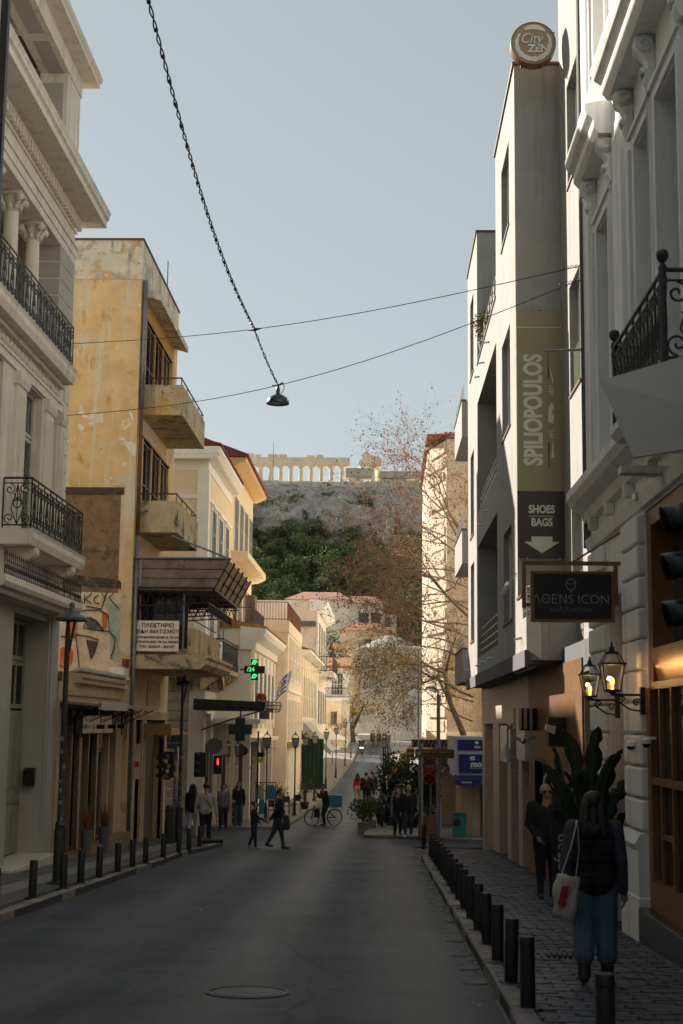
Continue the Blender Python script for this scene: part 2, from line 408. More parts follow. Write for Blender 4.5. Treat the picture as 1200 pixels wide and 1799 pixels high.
rk = [(1.05,-5),(1.05,36.6)]+arc(2.25,36.6,1.2,180,120,4)+[(3.2,41.5),(12,43.5),(30,44)]
pavR = pavement('pavement_right', [(30,-5)]+[(30,44)]+list(reversed(rk[:-1])), list(reversed(rk)), M['mortar'])
lf = [(-30,57.3),(-7.2,56.6),(-5.2,56.4)]+arc(-4.6,57.6,.95,-95,0,4)+[(xl(y), y) for y in range(60,200,8)]
pavLF = pavement('pavement_far_left', lf+[(-30,196)], lf, M['slabpale'])
rf = [(xr(y), y) for y in range(196,52,-8)]+[(-.55,53.2)]+arc(.15,51.6,.7,180,250,3)+[(1.2,50.5),(4.2,47.6),(12,47),(30,47)]
pavRF = pavement('pavement_far_right', rf+[(30,196)], rf, M['slabpale'])
# right pavement: slate setts, the nearest 300 as parts, the rest joined
sm = []
for k in range(6):
    q = MB(); a, b_, h = .14, .068, .03
    jit = lambda s_: random.uniform(-s_, s_)
    bt = [(-a+jit(.012),-b_+jit(.008)),(a+jit(.012),-b_+jit(.008)),(a+jit(.012),b_+jit(.008)),(-a+jit(.012),b_+jit(.008))]
    q.hexa([(x,y,-.02) for x,y in bt]+[(x*.95,y*.91,h*.36+jit(.003)) for x,y in bt])
    sm.append(meshof(q, 'paving_stone', M['cobble'][k % 3]))
cells = []; y = 9.6; row = 0
while y < 41:
    x = 1.24+(.15 if row % 2 else 0)
    while x < 3.1:
        if not (y > 36 and x < 1.25+(y-36)*.35) and not any(math.hypot(x-1.2, y-(11.81+1.56*k)) < .12 for k in range(18)):
            cells.append((x+random.uniform(-.01,.01), y+random.uniform(-.008,.008)))
        x += .30
    y += .15; row += 1
far = [MB() for _ in range(3)]
for i, (x, y) in enumerate(cells):
    z = g(y)+KH-.012+random.uniform(-.003,.006); rot = (sl_+random.uniform(-.015,.015), random.uniform(-.015,.015), random.uniform(-.05,.05))
    if i < 290:
        c = bpy.data.objects.new('paving_stone', random.choice(sm)); COL.objects.link(c); c.parent = pavR; c.location = (x,y,z); c.rotation_euler = rot
    else:
        k = random.randrange(6); me = sm[k]
        Mx = Matrix.Translation((x,y,z)) @ Euler(rot).to_matrix().to_4x4()
        t_ = MB(); t_.v = [tuple(v.co) for v in me.vertices]; t_.f = [tuple(p.vertices) for p in me.polygons]
        far[k % 3].add(t_, Mx)
for k in range(3): tag(far[k].b('paving_stones', M['cobble'][k], pavR), kind='stuff')
# left pavement: slabs, one pale strip
q = MB().box(-.245,.245,-.245,.245,-.03,.012); sA = meshof(q, 'paving_slab', M['slab']); sB = meshof(q, 'paving_slab', M['slabpale'])
y = 18.0
while y < 43:
    for k in range(4):
        x = -7.08+k*.5
        c = bpy.data.objects.new('paving_slab', sB if k == 2 else sA); COL.objects.link(c); c.parent = pavL
        c.location = (x, y, g(y)+KH-.012+random.uniform(-.003,.003)); c.rotation_euler = (sl_, random.uniform(-.008,.008), 0)
    y += .5
# tactile strip, far right corner
for i in range(7):
    q = MB().box(.25+i*.09,.25+i*.09+.05,51.6,54.6,g(52)-.2,0); q.v = [(x,y,g(y)+KH+(.012 if z == 0 else -.05)) for x,y,z in q.v]
    q.b('tactile_bar', M['ortile'] if False else mat('beige tactile paving', (.3,.25,.2), .8) if i == 0 else bpy.data.materials['beige tactile paving'], pavRF)
# drain grate in the right pavement
dg = thing('drain_grate', 'small slotted iron drain grate among the slate setts behind the bollards', 'grate', (2.0,15.4,g(15.4)+KH))
for k in range(9): MB().hexa([(1.75+k*.055, 15.25, g(15.25)+KH-.01),(1.775+k*.055,15.25,g(15.25)+KH-.01),(1.775+k*.055,15.55,g(15.55)+KH-.01),(1.75+k*.055,15.55,g(15.55)+KH-.01),(1.75+k*.055,15.25,g(15.25)+KH+.028),(1.775+k*.055,15.25,g(15.25)+KH+.028),(1.775+k*.055,15.55,g(15.55)+KH+.028),(1.75+k*.055,15.55,g(15.55)+KH+.028)]).b('bar', M['iron'], dg)
# ---------------------------------------------------------------- bollards
def bollard(x, y, h=.56, r=.062, rx=0):
    t = thing('bollard', '', 'bollard', (x, y, g(y)+KH), 'black street bollards')
    MB().lathe([(r,-.05),(r,h-.012),(r-.008,h),(.0001,h+.001)], (x,y,g(y)+KH), 18).b('post', M['bollard'], t, smooth='auto')
    MB().lathe([(r+.002,h-.075),(r+.002,h-.06)], (x,y,g(y)+KH), 18).b('groove_ring', M['iron'], t)
    MB().lathe([(r+.055,-.01),(r+.05,.012),(r,.014)], (x,y,g(y)+KH), 18).b('foot_plate', M['bollard'], t)
    return t
b0 = None
ysR = [11.81+1.56*k for k in range(17)]
for k, y in enumerate(ysR):
    if b0 is None: b0 = bollard(1.19, y); o = b0
    else: o = dup(b0, (1.19+.012*k*.6, y, g(y)+KH))
    o.rotation_euler = (random.uniform(-.028,.028), random.uniform(-.028,.028), random.uniform(0,6))
    o['label'] = '%s black bollard of the right kerb row, counted from the camera' % ORD[k]
o = dup(b0, (1.46, 9.55, g(9.55)+KH)); o['label'] = 'black bollard cut off by the bottom edge of the picture'
lys = [18.7, 20.3, 21.9, 24.2, 25.2, 26.6, 28.5, 30.1, 31.65, 33.3, 35.0, 36.7, 38.3, 39.45, 41.0]
lys = [19.9, 21.9, 23.9, 25.2, 26.75, 28.5, 30.1, 31.65, 34.0, 36.4, 38.2, 40.2]
for k, y in enumerate(lys):
    o = dup(b0, (lerp(-5.24,-4.98,(y-20)/20), y, g(y)+KH)); o['label'] = '%s black bollard of the left kerb row, counted from the left edge' % ORD[k]
    o.rotation_euler = (random.uniform(-.02,.02), random.uniform(-.02,.02), 0)
o = dup(b0, (-5.15, 42.6, g(42.6)+KH+.07)); o.rotation_euler = (0, PI/2, .15); o['label'] = 'black bollard lying on its side at the left street corner'

# ================================================================ 0  the street goes on behind the camera
for (x0,x1,y0,y1,h,lb) in ((-16,-7.3,-34,11.6,17.0,'plain plastered block on the left behind the camera'),(-16,-7.4,-75,-34.5,19.5,'second plastered block on the left behind the camera'),(3.2,13,-30,3.8,18.5,'plain plastered block on the right behind the camera'),(3.1,13,-75,-30.5,17.0,'second plastered block on the right behind the camera'),(-16,13,-95,-80,18,'plastered block closing the street behind the camera')):
    t = thing('street_block', lb, 'building', ((x0+x1)/2,(y0+y1)/2,g(y0)), 'blocks behind the camera'); MB().box(x0,x1,y0,y1,-2,h).b('wall', M['blockgrey'], t); MB().box(x0-.2,x1+.2,y0-.1,y1+.1,h,h+.3).b('cornice', M['blockgrey'], t)
    xs = x1 if x1 < 0 else x0; s_ = 1 if x1 < 0 else -1
    if y0 > -76:
        for k in range(int((y1-y0)/4)):
            for z in (3.5,7.5,11.5): lo, hi = sorted((xs, xs+.03*s_)); MB().box(lo,hi,y0+1.2+k*4,y0+2.6+k*4,z+1.5,z+3.6).b('window', M['glass'], t)

lit = [MB() for _ in range(2)]
for k in range(230):
    if k < 130: x = random.choice((-4.97+abs(random.gauss(0,.12)), .98-abs(random.gauss(0,.14)))); y = random.uniform(11,44)
    else: x = random.uniform(-5,1); y = random.uniform(10,55)
    if 44 < y and x < -4: continue
    z = g(y)+.012; s_ = random.uniform(.015,.045)*(1 if k < 200 else .7); an = random.uniform(0,6.28)
    lit[k % 2].poly([(x+s_*math.cos(an+t)*(1 if i % 2 else .55), y+s_*math.sin(an+t)*(1 if i % 2 else .55), z+random.uniform(-.004,.012)) for i,t in enumerate((0,1.57,3.14,4.71))])
for k in range(2): tag(lit[k].b('leaf_litter', mat('street litter %d' % k, ((.20,.09,.03),(.30,.28,.25))[k], .9, .3, 9), road), kind='stuff')
# ---------------------------------------------------------------- shared building bits
def scroll(c, r, turns=1.5, a0=0, sgn=1, n=22, r1=.15):
    "spiral in the (u, z) plane, as a list of (u, z)"
    return [(c[0]+sgn*math.cos(a0+2*PI*turns*i/n)*r*lerp(1, r1, i/n), c[1]+math.sin(a0+2*PI*turns*i/n)*r*lerp(1, r1, i/n)) for i in range(n+1)]
def iron_panel(mb, P, w, h, dense=1, th=.011):
    "ornamental wrought iron between two rails; P(u, z) maps to the world"
    n = max(1, round(w/(.62/dense))); cw = w/n
    T = lambda pts, r=th: mb.tube([P(u, z) for u, z in pts], r, 5)
    T([(0,h),(w,h)], th*1.9); T([(0,.06),(w,.06)], th*1.3); T([(0,h-.10),(w,h-.10)], th)
    for i in range(n+1): T([(i*cw,0),(i*cw,h)], th*1.25)
    for i in range(n):
        u0 = i*cw; m = u0+cw/2; r = cw*.2
        for s in (-1, 1):
            T([(m+s*(cw*.27)+q[0], q[1]) for q in scroll((0, h-.10-r*1.1), r, 1.3, PI/2, s)])
            T([(m+s*(cw*.27)+q[0], q[1]) for q in scroll((0, .06+r*1.2), r, 1.3, -PI/2, s)])
            T([(m, .08), (m+s*cw*.22, h*.38), (m+s*cw*.10, h*.62), (m, h-.14)])
        T([(m+.075*math.cos(t/8*2*PI), h*.5+.1*math.sin(t/8*2*PI)) for t in range(9)])
        T([(m, .06), (m, h-.1)], th*.8)
        for k in range(5):
            a = PI*k/4; T([(m, h*.55), (m+math.cos(a)*cw*.2, h*.55+math.sin(a)*h*.2)], th*.9)
def louvre(mb, ax, p, u0, u1, z0, z1, out, n=None, fr=.05):
    "a louvred leaf on a plane; out = +1/-1 side it faces"
    n = n or max(6, int((z1-z0)/.075)); d = .035*out
    def bx(a, b, c, e, t0, t1):
        lo, hi = sorted((p+t0*out, p+t1*out)); mb.box(lo, hi, a, b, c, e) if ax == 'x' else mb.box(a, b, lo, hi, c, e)
    bx(u0, u0+fr, z0, z1, 0, .045); bx(u1-fr, u1, z0, z1, 0, .045); bx(u0+fr, u1-fr, z0, z0+fr, 0, .043); bx(u0+fr, u1-fr, z1-fr, z1, 0, .043)
    bx(u0+fr, u1-fr, (z0+z1)/2-.03, (z0+z1)/2+.03, 0, .043)
    for i in range(n):
        zc = lerp(z0+fr, z1-fr, (i+.5)/n); s = (z1-z0-2*fr)/n*.62
        a = (p+.004*out); b_ = (p+.036*out)
        if ax == 'x': q = [(a,u0+fr,zc+s*.7),(a,u1-fr,zc+s*.7),(b_,u1-fr,zc-s*.2),(b_,u0+fr,zc-s*.2)]
        else: q = [(u0+fr,a,zc+s*.7),(u1-fr,a,zc+s*.7),(u1-fr,b_,zc-s*.2),(u0+fr,b_,zc-s*.2)]
        mb.poly(q)
    return mb
def window(par, ax, p, u0, u1, z0, z1, out, fm, nm=1, nt=1, fr=.06, gm='glass', sill=None, name='window'):
    "framed window: frame part with a pane sub-part per light"
    def bx(mb, a, b, c, e, t0, t1):
        lo, hi = sorted((p+t0*out, p+t1*out)); mb.box(lo, hi, a, b, c, e) if ax == 'x' else mb.box(a, b, lo, hi, c, e)
    f = MB()
    bx(f, u0, u0+fr, z0, z1, 0, .06); bx(f, u1-fr, u1, z0, z1, 0, .06); bx(f, u0+fr, u1-fr, z0, z0+fr, 0, .058); bx(f, u0+fr, u1-fr, z1-fr, z1, 0, .058)
    for i in range(1, nm):
        u = lerp(u0, u1, i/nm); bx(f, u-fr*.45, u+fr*.45, z0+fr, z1-fr, 0, .054)
    for j in range(1, nt):
        z = lerp(z0, z1, j/nt); bx(f, u0+fr, u1-fr, z-fr*.35, z+fr*.35, 0, .05)
    o = f.b(name, fm, par)
    for i in range(nm):
        for j in range(nt):
            g_ = MB(); bx(g_, lerp(u0,u1,i/nm)+.01, lerp(u0,u1,(i+1)/nm)-.01, lerp(z0,z1,j/nt)+.01, lerp(z0,z1,(j+1)/nt)-.01, .012, .022); g_.b('pane', M[gm], o)
    if sill:
        s_ = MB(); bx(s_, u0-.08, u1+.08, z0-.09, z0-.002, -.02, sill); s_.b('sill', fm, o)
    return o
def text(par, s, size, loc, rot, mt, ext=.004, align='CENTER', name='lettering', sx=1.0, bold=0, shear=0):
    c = bpy.data.curves.new(name, 'FONT'); c.body = s; c.size = size; c.extrude = ext; c.align_x = align; c.align_y = 'CENTER'; c.offset = bold; c.shear = shear; c.resolution_u = 3
    o = bpy.data.objects.new(name, c); COL.objects.link(o)
    bpy.context.view_layer.update()
    me = bpy.data.meshes.new_from_object(o.evaluated_get(bpy.context.evaluated_depsgraph_get()))
    bpy.data.objects.remove(o); bpy.data.curves.remove(c)
    me.materials.clear(); me.materials.append(mt)
    q = bpy.data.objects.new(name, me); COL.objects.link(q); q.parent = par
    o0 = ORG.get(par.name, (0,0,0)); q.location = (loc[0]-o0[0], loc[1]-o0[1], loc[2]-o0[2]); q.rotation_euler = rot; q.scale = (sx, 1, 1)
    return q
FACE = (PI/2, 0, 0)                       # letters that face the camera (-Y)
def tile_row(par, a, b, drop, mt, r=.075, step=.17, ln=.5, up=Vector((0,0,.22))):
    "barrel roof tiles along an eave from a to b; each tile a part"
    a = Vector(a); b = Vector(b); n = max(1, int((b-a).length/step)); d = (b-a).normalized(); dr = Vector(drop)
    q = MB(); k = 6
    for t in (0, 1):
        for i in range(k+1):
            an = PI*i/k; p = d*(math.cos(an)*r)+Vector((0,0,1))*(math.sin(an)*r)-dr*(t*ln)+up*(t*ln); q.v.append(tuple(p))
    q.f = [(i, i+1, k+2+i, k+1+i) for i in range(k)]+[tuple(range(k+1))]
    me = meshof(q, 'roof_tile', mt)
    for i in range(n+1): piece(me, par, a+d*(step*i), (0,0,0), (1,1,random.uniform(.9,1.12)))
# ================================================================ 1  neoclassical building, near left
XN = -7.35
nb = thing('neoclassical_building', 'warm grey neoclassical building with columned loggia and iron balconies at left', 'building', (-7.35,30,-1.3))
wl = MB()
D0 = (28.35,31.2,-1.5,4.0); D1 = (24.2,27.2,-1.5,4.0)
W1 = [(28.45,29.9,5.5,8.75),(30.85,31.4,5.5,8.75),(25.2,26.7,5.5,8.75)]
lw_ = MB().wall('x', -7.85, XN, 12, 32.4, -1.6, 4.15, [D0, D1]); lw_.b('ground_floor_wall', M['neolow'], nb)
wl.wall('x', -7.85, XN, 12, 32.4, 4.15, 9.75, W1)
wl.box(-14,-7.85,32.0,32.4,-1.6,17.2); wl.box(-14,-7.85,12,12.4,-1.6,17.2)
wl.box(-14,-13.6,12.4,32.0,-1.6,17.2)
wl.box(-7.95,XN,30.95,32.4,9.75,12.55)                                # corner pier of the loggia
wl.box(-13.6,-9.0,12.4,32.0,9.55,9.75); wl.box(-9.2,-9.0,12.4,32.0,9.75,17.2)   # loggia floor and back wall
wl.box(-8.1,XN,12,32.4,12.55,14.0)                                    # entablature core
wl.box(-9.0,-7.85,12.4,32.0,9.5,9.74); wl.box(-9.0,-8.1,12.4,32.0,13.2,13.4)
wl.box(-8.0,XN,31.05,32.4,14.0,16.75)                                 # attic pier
wl.box(-7.9,XN-.02,12,31.05,14.0,14.5)
wl.box(-8.0,-7.32,12,32.44,16.75,17.2)                                # attic lintel
wl.b('wall', M['neo'], nb)
# rusticated corner blocks (each its own)
for k in range(7):
    z0 = 9.8+k*.395
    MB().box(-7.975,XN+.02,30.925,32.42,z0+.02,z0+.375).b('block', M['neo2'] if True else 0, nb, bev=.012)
for k in range(19):
    z0 = 1.9+k*.4
    if 4.2 < z0 < 9.3: MB().box(-7.6,XN+.018,31.9,32.42,z0+.02,z0+.38).b('block', M['neo'], nb, bev=.012)
# entablature mouldings, cornice, dentils
en = MB()
for (z0, z1, o_) in ((12.535,12.72,.03),(12.72,12.92,.055),(12.92,12.99,.09),(13.32,13.38,.05),(13.6,13.68,.13)): en.box(-7.6,XN+o_,12,32.4+o_,z0,z1)
en.b('entablature_moulding', M['neo'], nb, bev=.01)
co = MB().prism([(-7.8,13.68),(-6.72,13.68),(-6.72,13.84),(-6.66,13.88),(-6.66,13.95),(-6.62,14.04),(-7.8,14.12)], 'y', 12, 33.0); co.b('cornice', M['neo'], nb)
dm = meshof(MB().box(0,.10,0,.12,0,.2), 'dentil', M['neo'])
for k in range(42): piece(dm, nb, (XN+.05, 32.3-k*.24, 13.39))
# attic loggia ceiling and roof
rf_ = MB().prism([(-14,17.2),(-6.98,17.2),(-6.98,17.3),(-6.92,17.36),(-6.92,17.46),(-14,17.55)], 'y', 12, 32.85); rf_.b('roof', M['neo'], nb)
MB().box(-7.2,-7.08,29.0,32.3,17.46,17.8).b('roof_parapet', M['neo'], nb)
for y in (18.8,21.4,24.0,26.6,29.2): MB().box(-8.95,-7.9,y,y+.35,16.9,17.19).b('ceiling_beam', M['neo'], nb, bev=.02)
MB().box(-8.95,-8.6,12.5,31.9,16.9,17.19).b('ceiling_beam', M['neo'], nb)
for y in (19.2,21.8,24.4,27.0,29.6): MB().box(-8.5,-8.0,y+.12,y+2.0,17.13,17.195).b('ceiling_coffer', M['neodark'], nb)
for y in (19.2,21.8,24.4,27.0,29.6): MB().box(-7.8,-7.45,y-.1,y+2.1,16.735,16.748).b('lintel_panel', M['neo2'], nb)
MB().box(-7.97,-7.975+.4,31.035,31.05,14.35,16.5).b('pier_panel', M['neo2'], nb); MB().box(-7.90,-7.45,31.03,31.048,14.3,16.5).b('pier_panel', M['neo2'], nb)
# loggia columns with leafy capitals
def column(y, z0, z1, r):
    c = MB().lathe([(r*1.35,z0),(r*1.35,z0+.12),(r*1.1,z0+.2),(r*1.02,z0+.26),(r,z0+.9),(r*.85,z1-.42),(r*.95,z1-.40),(r*.88,z1-.36)], (-7.62,y,0), 22).b('column', M['neo'], nb, smooth='auto')
    cp = MB()
    cp.lathe([(r*.86,z1-.38),(r*.95,z1-.22),(r*1.25,z1-.08)], (-7.62,y,0), 16)
    cp.box(-7.62-r*1.45,-7.62+r*1.45,y-r*1.45,y+r*1.45,z1-.08,z1)
    for k in range(8):
        a = k*PI/4; cx, cy = -7.62+math.cos(a)*r*.98, y+math.sin(a)*r*.98
        cp.tube([(cx,cy,z1-.38),(cx+math.cos(a)*.03,cy+math.sin(a)*.03,z1-.26),(cx+math.cos(a)*.075,cy+math.sin(a)*.075,z1-.24),(cx+math.cos(a)*.07,cy+math.sin(a)*.07,z1-.285)], [.05,.045,.035,.02], 5)
    for sx in (-1,1):
        for sy in (-1,1):
            cx, cy = -7.62+sx*r*1.28, y+sy*r*1.28
            cp.ball((cx,cy,z1-.155), .082, n=8, m=5); cp.tube([(-7.62+sx*r*.7,y+sy*r*.7,z1-.3),(cx,cy,z1-.1)], .035, 5)
    cp.b('capital', M['neo'], c, smooth=True)
for y in (29.55,27.75,25.95,24.1): column(y, 9.8, 12.55, .165)
# upper balcony
def slab(x1, y0, y1, z, t, nm, mt=M['neo'], e=.05):
    return MB().prism([(-7.6,z),(x1-e,z),(x1,z+t*.45),(x1,z+t*.8),(x1+.03,z+t),(-7.6,z+t)], 'y', y0, y1).b(nm, mt, nb)
slab(-6.98,22,31.45,9.4,.32,'balcony_slab')
rl = MB(); iron_panel(rl, lambda u, z: (-7.06, 22.3+u, 9.74+z), 9.05, .98, 1.1); iron_panel(rl, lambda u, z: (-7.33+u, 31.36, 9.74+z), .27, .98, 2)
rl.b('balcony_railing', M['ironblue'], nb)
fz = MB()
for k in range(26):                               # palmette frieze under the slab
    y = 31.25-k*.3; fz.ball((XN+.03,y,9.17), .09, .35,.8,1, n=8, m=5); fz.ball((XN+.03,y-.15,9.13), .06, .4,.5,1.3, n=6, m=4)
fz.b('frieze', M['neo'], nb, smooth=True)
en2 = MB()
for (z0,z1,o_) in ((8.78,8.95,.05),(8.95,9.02,.08),(9.30,9.40,.12)): en2.box(-7.5,XN+o_,12,31.5,z0,z1)
en2.b('string_moulding', M['neo'], nb)
# first floor pilasters (fluted), shutters
for (y0,y1) in ((27.55,28.3),(30.05,30.75),(31.45,31.85),(24.4,25.1)):
    p = MB().box(XN,XN+.07,y0,y1,5.5,8.5)
    n = max(2, int((y1-y0)/.12))
    for k in range(n): yy = lerp(y0+.06,y1-.06,(k+.5)/n); p.box(XN+.07,XN+.085,yy-.025,yy+.025,5.9,8.35)
    pl = p.b('pilaster', M['neo'], nb)
    MB().prism([(XN,8.5),(XN+.10,8.5),(XN+.14,8.62),(XN+.14,8.76),(XN,8.76)], 'y', y0-.05, y1+.05).b('capital', M['neo'], pl)
for (y0,y1,z0,z1) in W1:
    MB().box(-7.75,-7.66,y0,y1,z0,z1).b('window_backing', M['dark'], nb)
    window(nb, 'x', -7.58, y0+.02, y1-.02, z1-.95, z1-.02, 1, M['palegreen'], 1, 1, .07, 'glassblue')
    mid = (y0+y1)/2
    for (a,b_) in (((y0+.02,mid),(mid,y1-.02)) if y1-y0 > .8 else ((y0+.02,y1-.02),)):
        louvre(MB(), 'x', -7.57, a, b_, z0+.05, z1-.98, 1, 34, .07).b('shutter', M['palegreen'], nb)
# lower balcony with camera-side railing
slab(-6.70,26.95,31.85,5.2,.30,'balcony_slab')
rl = MB(); iron_panel(rl, lambda u, z: (-6.78, 27.05+u, 5.52+z), 4.7, .98, 1.25, .012); iron_panel(rl, lambda u, z: (-7.33+u, 27.05, 5.52+z), .55, .98, 1.2, .012); iron_panel(rl, lambda u, z: (-7.33+u, 31.75, 5.52+z), .55, .98, 1.2, .012)
rl.b('balcony_railing', M['iron'], nb)
for y in (27.6,31.0,24.6):                        # scroll consoles
    pr_ = [(XN,4.62),(XN+.12,4.60),(XN+.22,4.72),(XN+.32,4.92),(XN+.55,5.0),(XN+.6,5.08),(XN+.6,5.2),(XN,5.2)]
    c = MB().prism(pr_, 'y', y-.16, y+.16).b('console', M['neo'], nb, bev=.03)
    v = MB()
    for s_ in (-.165,.165):
        v.tube([(u,y+s_,z) for u,z in scroll((XN+.48,5.09), .10, 1.6)], .022, 5); v.tube([(u,y+s_,z) for u,z in scroll((XN+.12,4.72), .09, 1.6)], .02, 5)
    v.b('volute', M['neo'], c)
# canopy cornice over the shop with a low spiky railing
cc = MB().prism([(-7.5,4.15),(-6.95,4.15),(-6.9,4.22),(-6.8,4.26),(-6.75,4.34),(-6.75,4.46),(-7.5,4.46)], 'y', 25.3, 32.05).b('canopy_cornice', M['neo'], nb)
rl = MB()
for k in range(46):
    y = 25.4+k*.145; rl.tube([(-6.8,y,4.46),(-6.8,y,4.83)], .009, 5); rl.tube([(-6.8,y,4.83),(-6.8,y,4.93)], [.018,.001], 4)
    rl.tube([(-6.8,y+q[0],q[1]) for q in scroll((.07,4.60), .055, 1.2)], .007, 4)
for z in (4.5,4.72): rl.tube([(-6.8,25.4,z),(-6.8,31.95,z)], .012, 5)
for k in range(5):
    x = -7.3+k*.125; rl.tube([(x,25.4,4.46),(x,25.4,4.9)], .009, 5); rl.tube([(x,31.95,4.46),(x,31.95,4.9)], .009, 5)
rl.b('spike_railing', M['iron'], cc)
# ground floor: recessed sage doors, jamb, mailbox, step, pilaster strip
MB().box(-8.02,-7.85,28.35,31.2,-1.5,4.0).b('door_backing', M['dark'], nb)
for (y0,y1,z0,z1) in ((28.38,29.75,-.95,2.05),(29.78,31.17,-.95,2.05)):
    d = MB().box(-7.87,-7.80,y0,y1,z0,z1).b('door', M['sage'], nb)
    pn = MB()
    for (a,b_) in ((y0+.12,(y0+y1)/2-.05),((y0+y1)/2+.05,y1-.12)):
        for (c_,e_) in ((z0+.15,z0+.95),(z0+1.05,z0+1.25),(z0+1.35,z1-.15)): 
            pn.box(-7.80,-7.785,a,b_,c_,e_); pn.box(-7.785,-7.775,a+.06,b_-.06,c_+.06,e_-.06)
    pn.b('door_panel', M['sage'], d, bev=.008)
for (y0,y1) in ((28.38,29.75),(29.78,31.17)):
    window(nb, 'x', -7.86, y0, y1, 2.1, 3.1, 1, M['sage'], 2, 1, .09, 'dark', name='transom'); window(nb, 'x', -7.86, y0, y1, 3.12, 3.98, 1, M['sage'], 2, 1, .09, 'glass', name='transom')
MB().box(-7.79,-7.775,29.15,29.45,.35,.95).b('taped_notice', mat('kraft paper', (.4,.33,.2), .8), nb)
for s_ in (0,1):
    tp = MB(); n = 7
    for k in range(n):
        if k % 2 == s_:
            for sg in (-1,1):
                a, b_ = k/n, (k+1)/n
                tp.hexa([(-7.772+.001*sg,29.2+sg*(a-.5)*.28+.08-.02,-.15+a*.7),(-7.771+.001*sg,29.2+sg*(a-.5)*.28+.08-.02,-.15+a*.7),(-7.771+.001*sg,29.2+sg*(a-.5)*.28+.08+.03,-.15+a*.7),(-7.772+.001*sg,29.2+sg*(a-.5)*.28+.08+.03,-.15+a*.7),
                         (-7.772+.001*sg,29.2+sg*(b_-.5)*.28+.08-.02,-.15+b_*.7),(-7.771+.001*sg,29.2+sg*(b_-.5)*.28+.08-.02,-.15+b_*.7),(-7.771+.001*sg,29.2+sg*(b_-.5)*.28+.08+.03,-.15+b_*.7),(-7.772+.001*sg,29.2+sg*(b_-.5)*.28+.08+.03,-.15+b_*.7)])
    tp.b('barrier_tape', mat('red tape', (.5,.03,.03), .6) if s_ else M['white'], nb)
MB().box(-7.848,-7.352,31.185,31.198,-1.0,3.98).b('door_jamb', M['neo2'], nb)
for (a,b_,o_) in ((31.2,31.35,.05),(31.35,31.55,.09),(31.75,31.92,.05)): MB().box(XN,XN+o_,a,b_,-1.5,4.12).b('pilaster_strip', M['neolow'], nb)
MB().box(-7.85,-6.98,27.5,31.3,-1.5,-.98).b('door_step', M['marble'], nb, bev=.02)
mbx = thing('mailbox', 'black metal mailbox on the grey door jamb at lower left', 'mailbox', (-7.6,31.1,.5))
MB().box(-7.70,-7.47,31.02,31.19,.45,.76).b('body', M['black'], mbx, bev=.01); MB().prism([(31.0,.76),(31.19,.76),(31.19,.83)], 'x', -7.71, -7.46).b('lid', M['black'], mbx)
# projecting sign at the very left edge
sg = thing('projecting_sign', 'tall black sign box with pale panel at the top left picture edge', 'sign', (-6.7,22,8))
MB().box(-7.35,-6.24,21.93,22.07,8.9,16.5).b('sign_box', M['black'], sg); MB().box(-7.3,-6.36,21.915,21.928,11.9,16.4).b('sign_panel', mat('pale sign panel', (.5,.47,.43), .6, .03), sg)
# wire lamps fittings: small insulator anchors on the facade
# ================================================================ 2  low shop with graffiti wall behind
ls = thing('low_shop', 'single storey peach shop with moulded parapet and curled iron canopy', 'shop', (-7.3,36.5,-1.5))
q = MB(); OPS = [(33.1,34.9,-2,2.15),(35.05,37.05,-2,2.15),(37.2,38.6,-2,2.15),(38.75,39.65,-2,1.75)]
q.wall('x', -7.6, -7.3, 32.42, 40.78, -1.9, 2.75, OPS); q.box(-13,-7.6,32.42,40.7,2.3,2.5)
q.b('wall', M['peach'], ls)
MB().prism([(-7.6,2.75),(-7.16,2.75),(-7.16,2.82),(-7.1,2.88),(-7.1,2.97),(-7.6,3.02)], 'y', 34.0, 40.0).b('parapet_moulding', M['peach'], ls)
MB().prism([(-7.5,2.45),(-7.24,2.45),(-7.22,2.55),(-7.5,2.6)], 'y', 33.2, 40.0).b('parapet_moulding', M['peach'], ls)
cp = meshof(MB().lathe([(.055,-.12),(.055,.12)], (0,0,0), 8, 'x'), 'coping_tile', M['neo2'])
for k in range(48): piece(cp, ls, (-7.24, 34.1+k*.123, 3.05), (0,-.2,0), (1,1,random.uniform(.9,1.1)))
MB().box(-7.62,-7.2,40.0,40.6,2.75,3.35).b('end_pier', M['creampale'], ls, bev=.02); MB().box(-7.66,-7.14,39.95,40.65,3.0,3.08).b('end_pier_cap', M['creampale'], ls); MB().box(-7.3,-7.17,40.2,40.62,3.36,3.6).b('end_pier_brick', M['redtile'], ls)
# shop interior and fronts
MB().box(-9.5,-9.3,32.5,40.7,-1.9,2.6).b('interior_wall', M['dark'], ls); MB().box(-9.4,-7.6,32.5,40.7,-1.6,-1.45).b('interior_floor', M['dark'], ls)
brn = mat('brown shop panel', (.13,.085,.06), .55, .15, 4, .05); alu = mat('champagne aluminium', (.30,.23,.15), .38, .1, 5, .02, metal=.6)
MB().box(-7.5,-7.42,33.1,34.9,-1.3,2.1).b('shop_panel', brn, ls); MB().box(-7.5,-7.42,35.05,37.05,-1.3,2.1).b('shop_panel', brn, ls)
for y in (33.1,34.0,34.86,35.05,36.0,37.0): MB().box(-7.42,-7.3,y,y+.07,-1.35,2.1).b('door_post', alu, ls)
MB().box(-7.46,-7.42,34.1,34.85,-1.1,1.9).b('shop_glass', M['glass'], ls); MB().box(-7.46,-7.42,36.1,36.95,-1.1,1.9).b('shop_glass', M['glass'], ls)
window(ls, 'x', -7.52, 37.22, 38.58, -1.2, 1.1, 1, alu, 2, 1, .07)
MB().box(-7.52,-7.42,37.22,38.58,1.12,2.1).b('transom_grille', brn, ls)
sh = MB()
for k in range(44): z = -1.45+k*.073; sh.prism([(-7.50,z),(-7.455,z+.03),(-7.50,z+.066)], 'y', 38.78, 39.62)
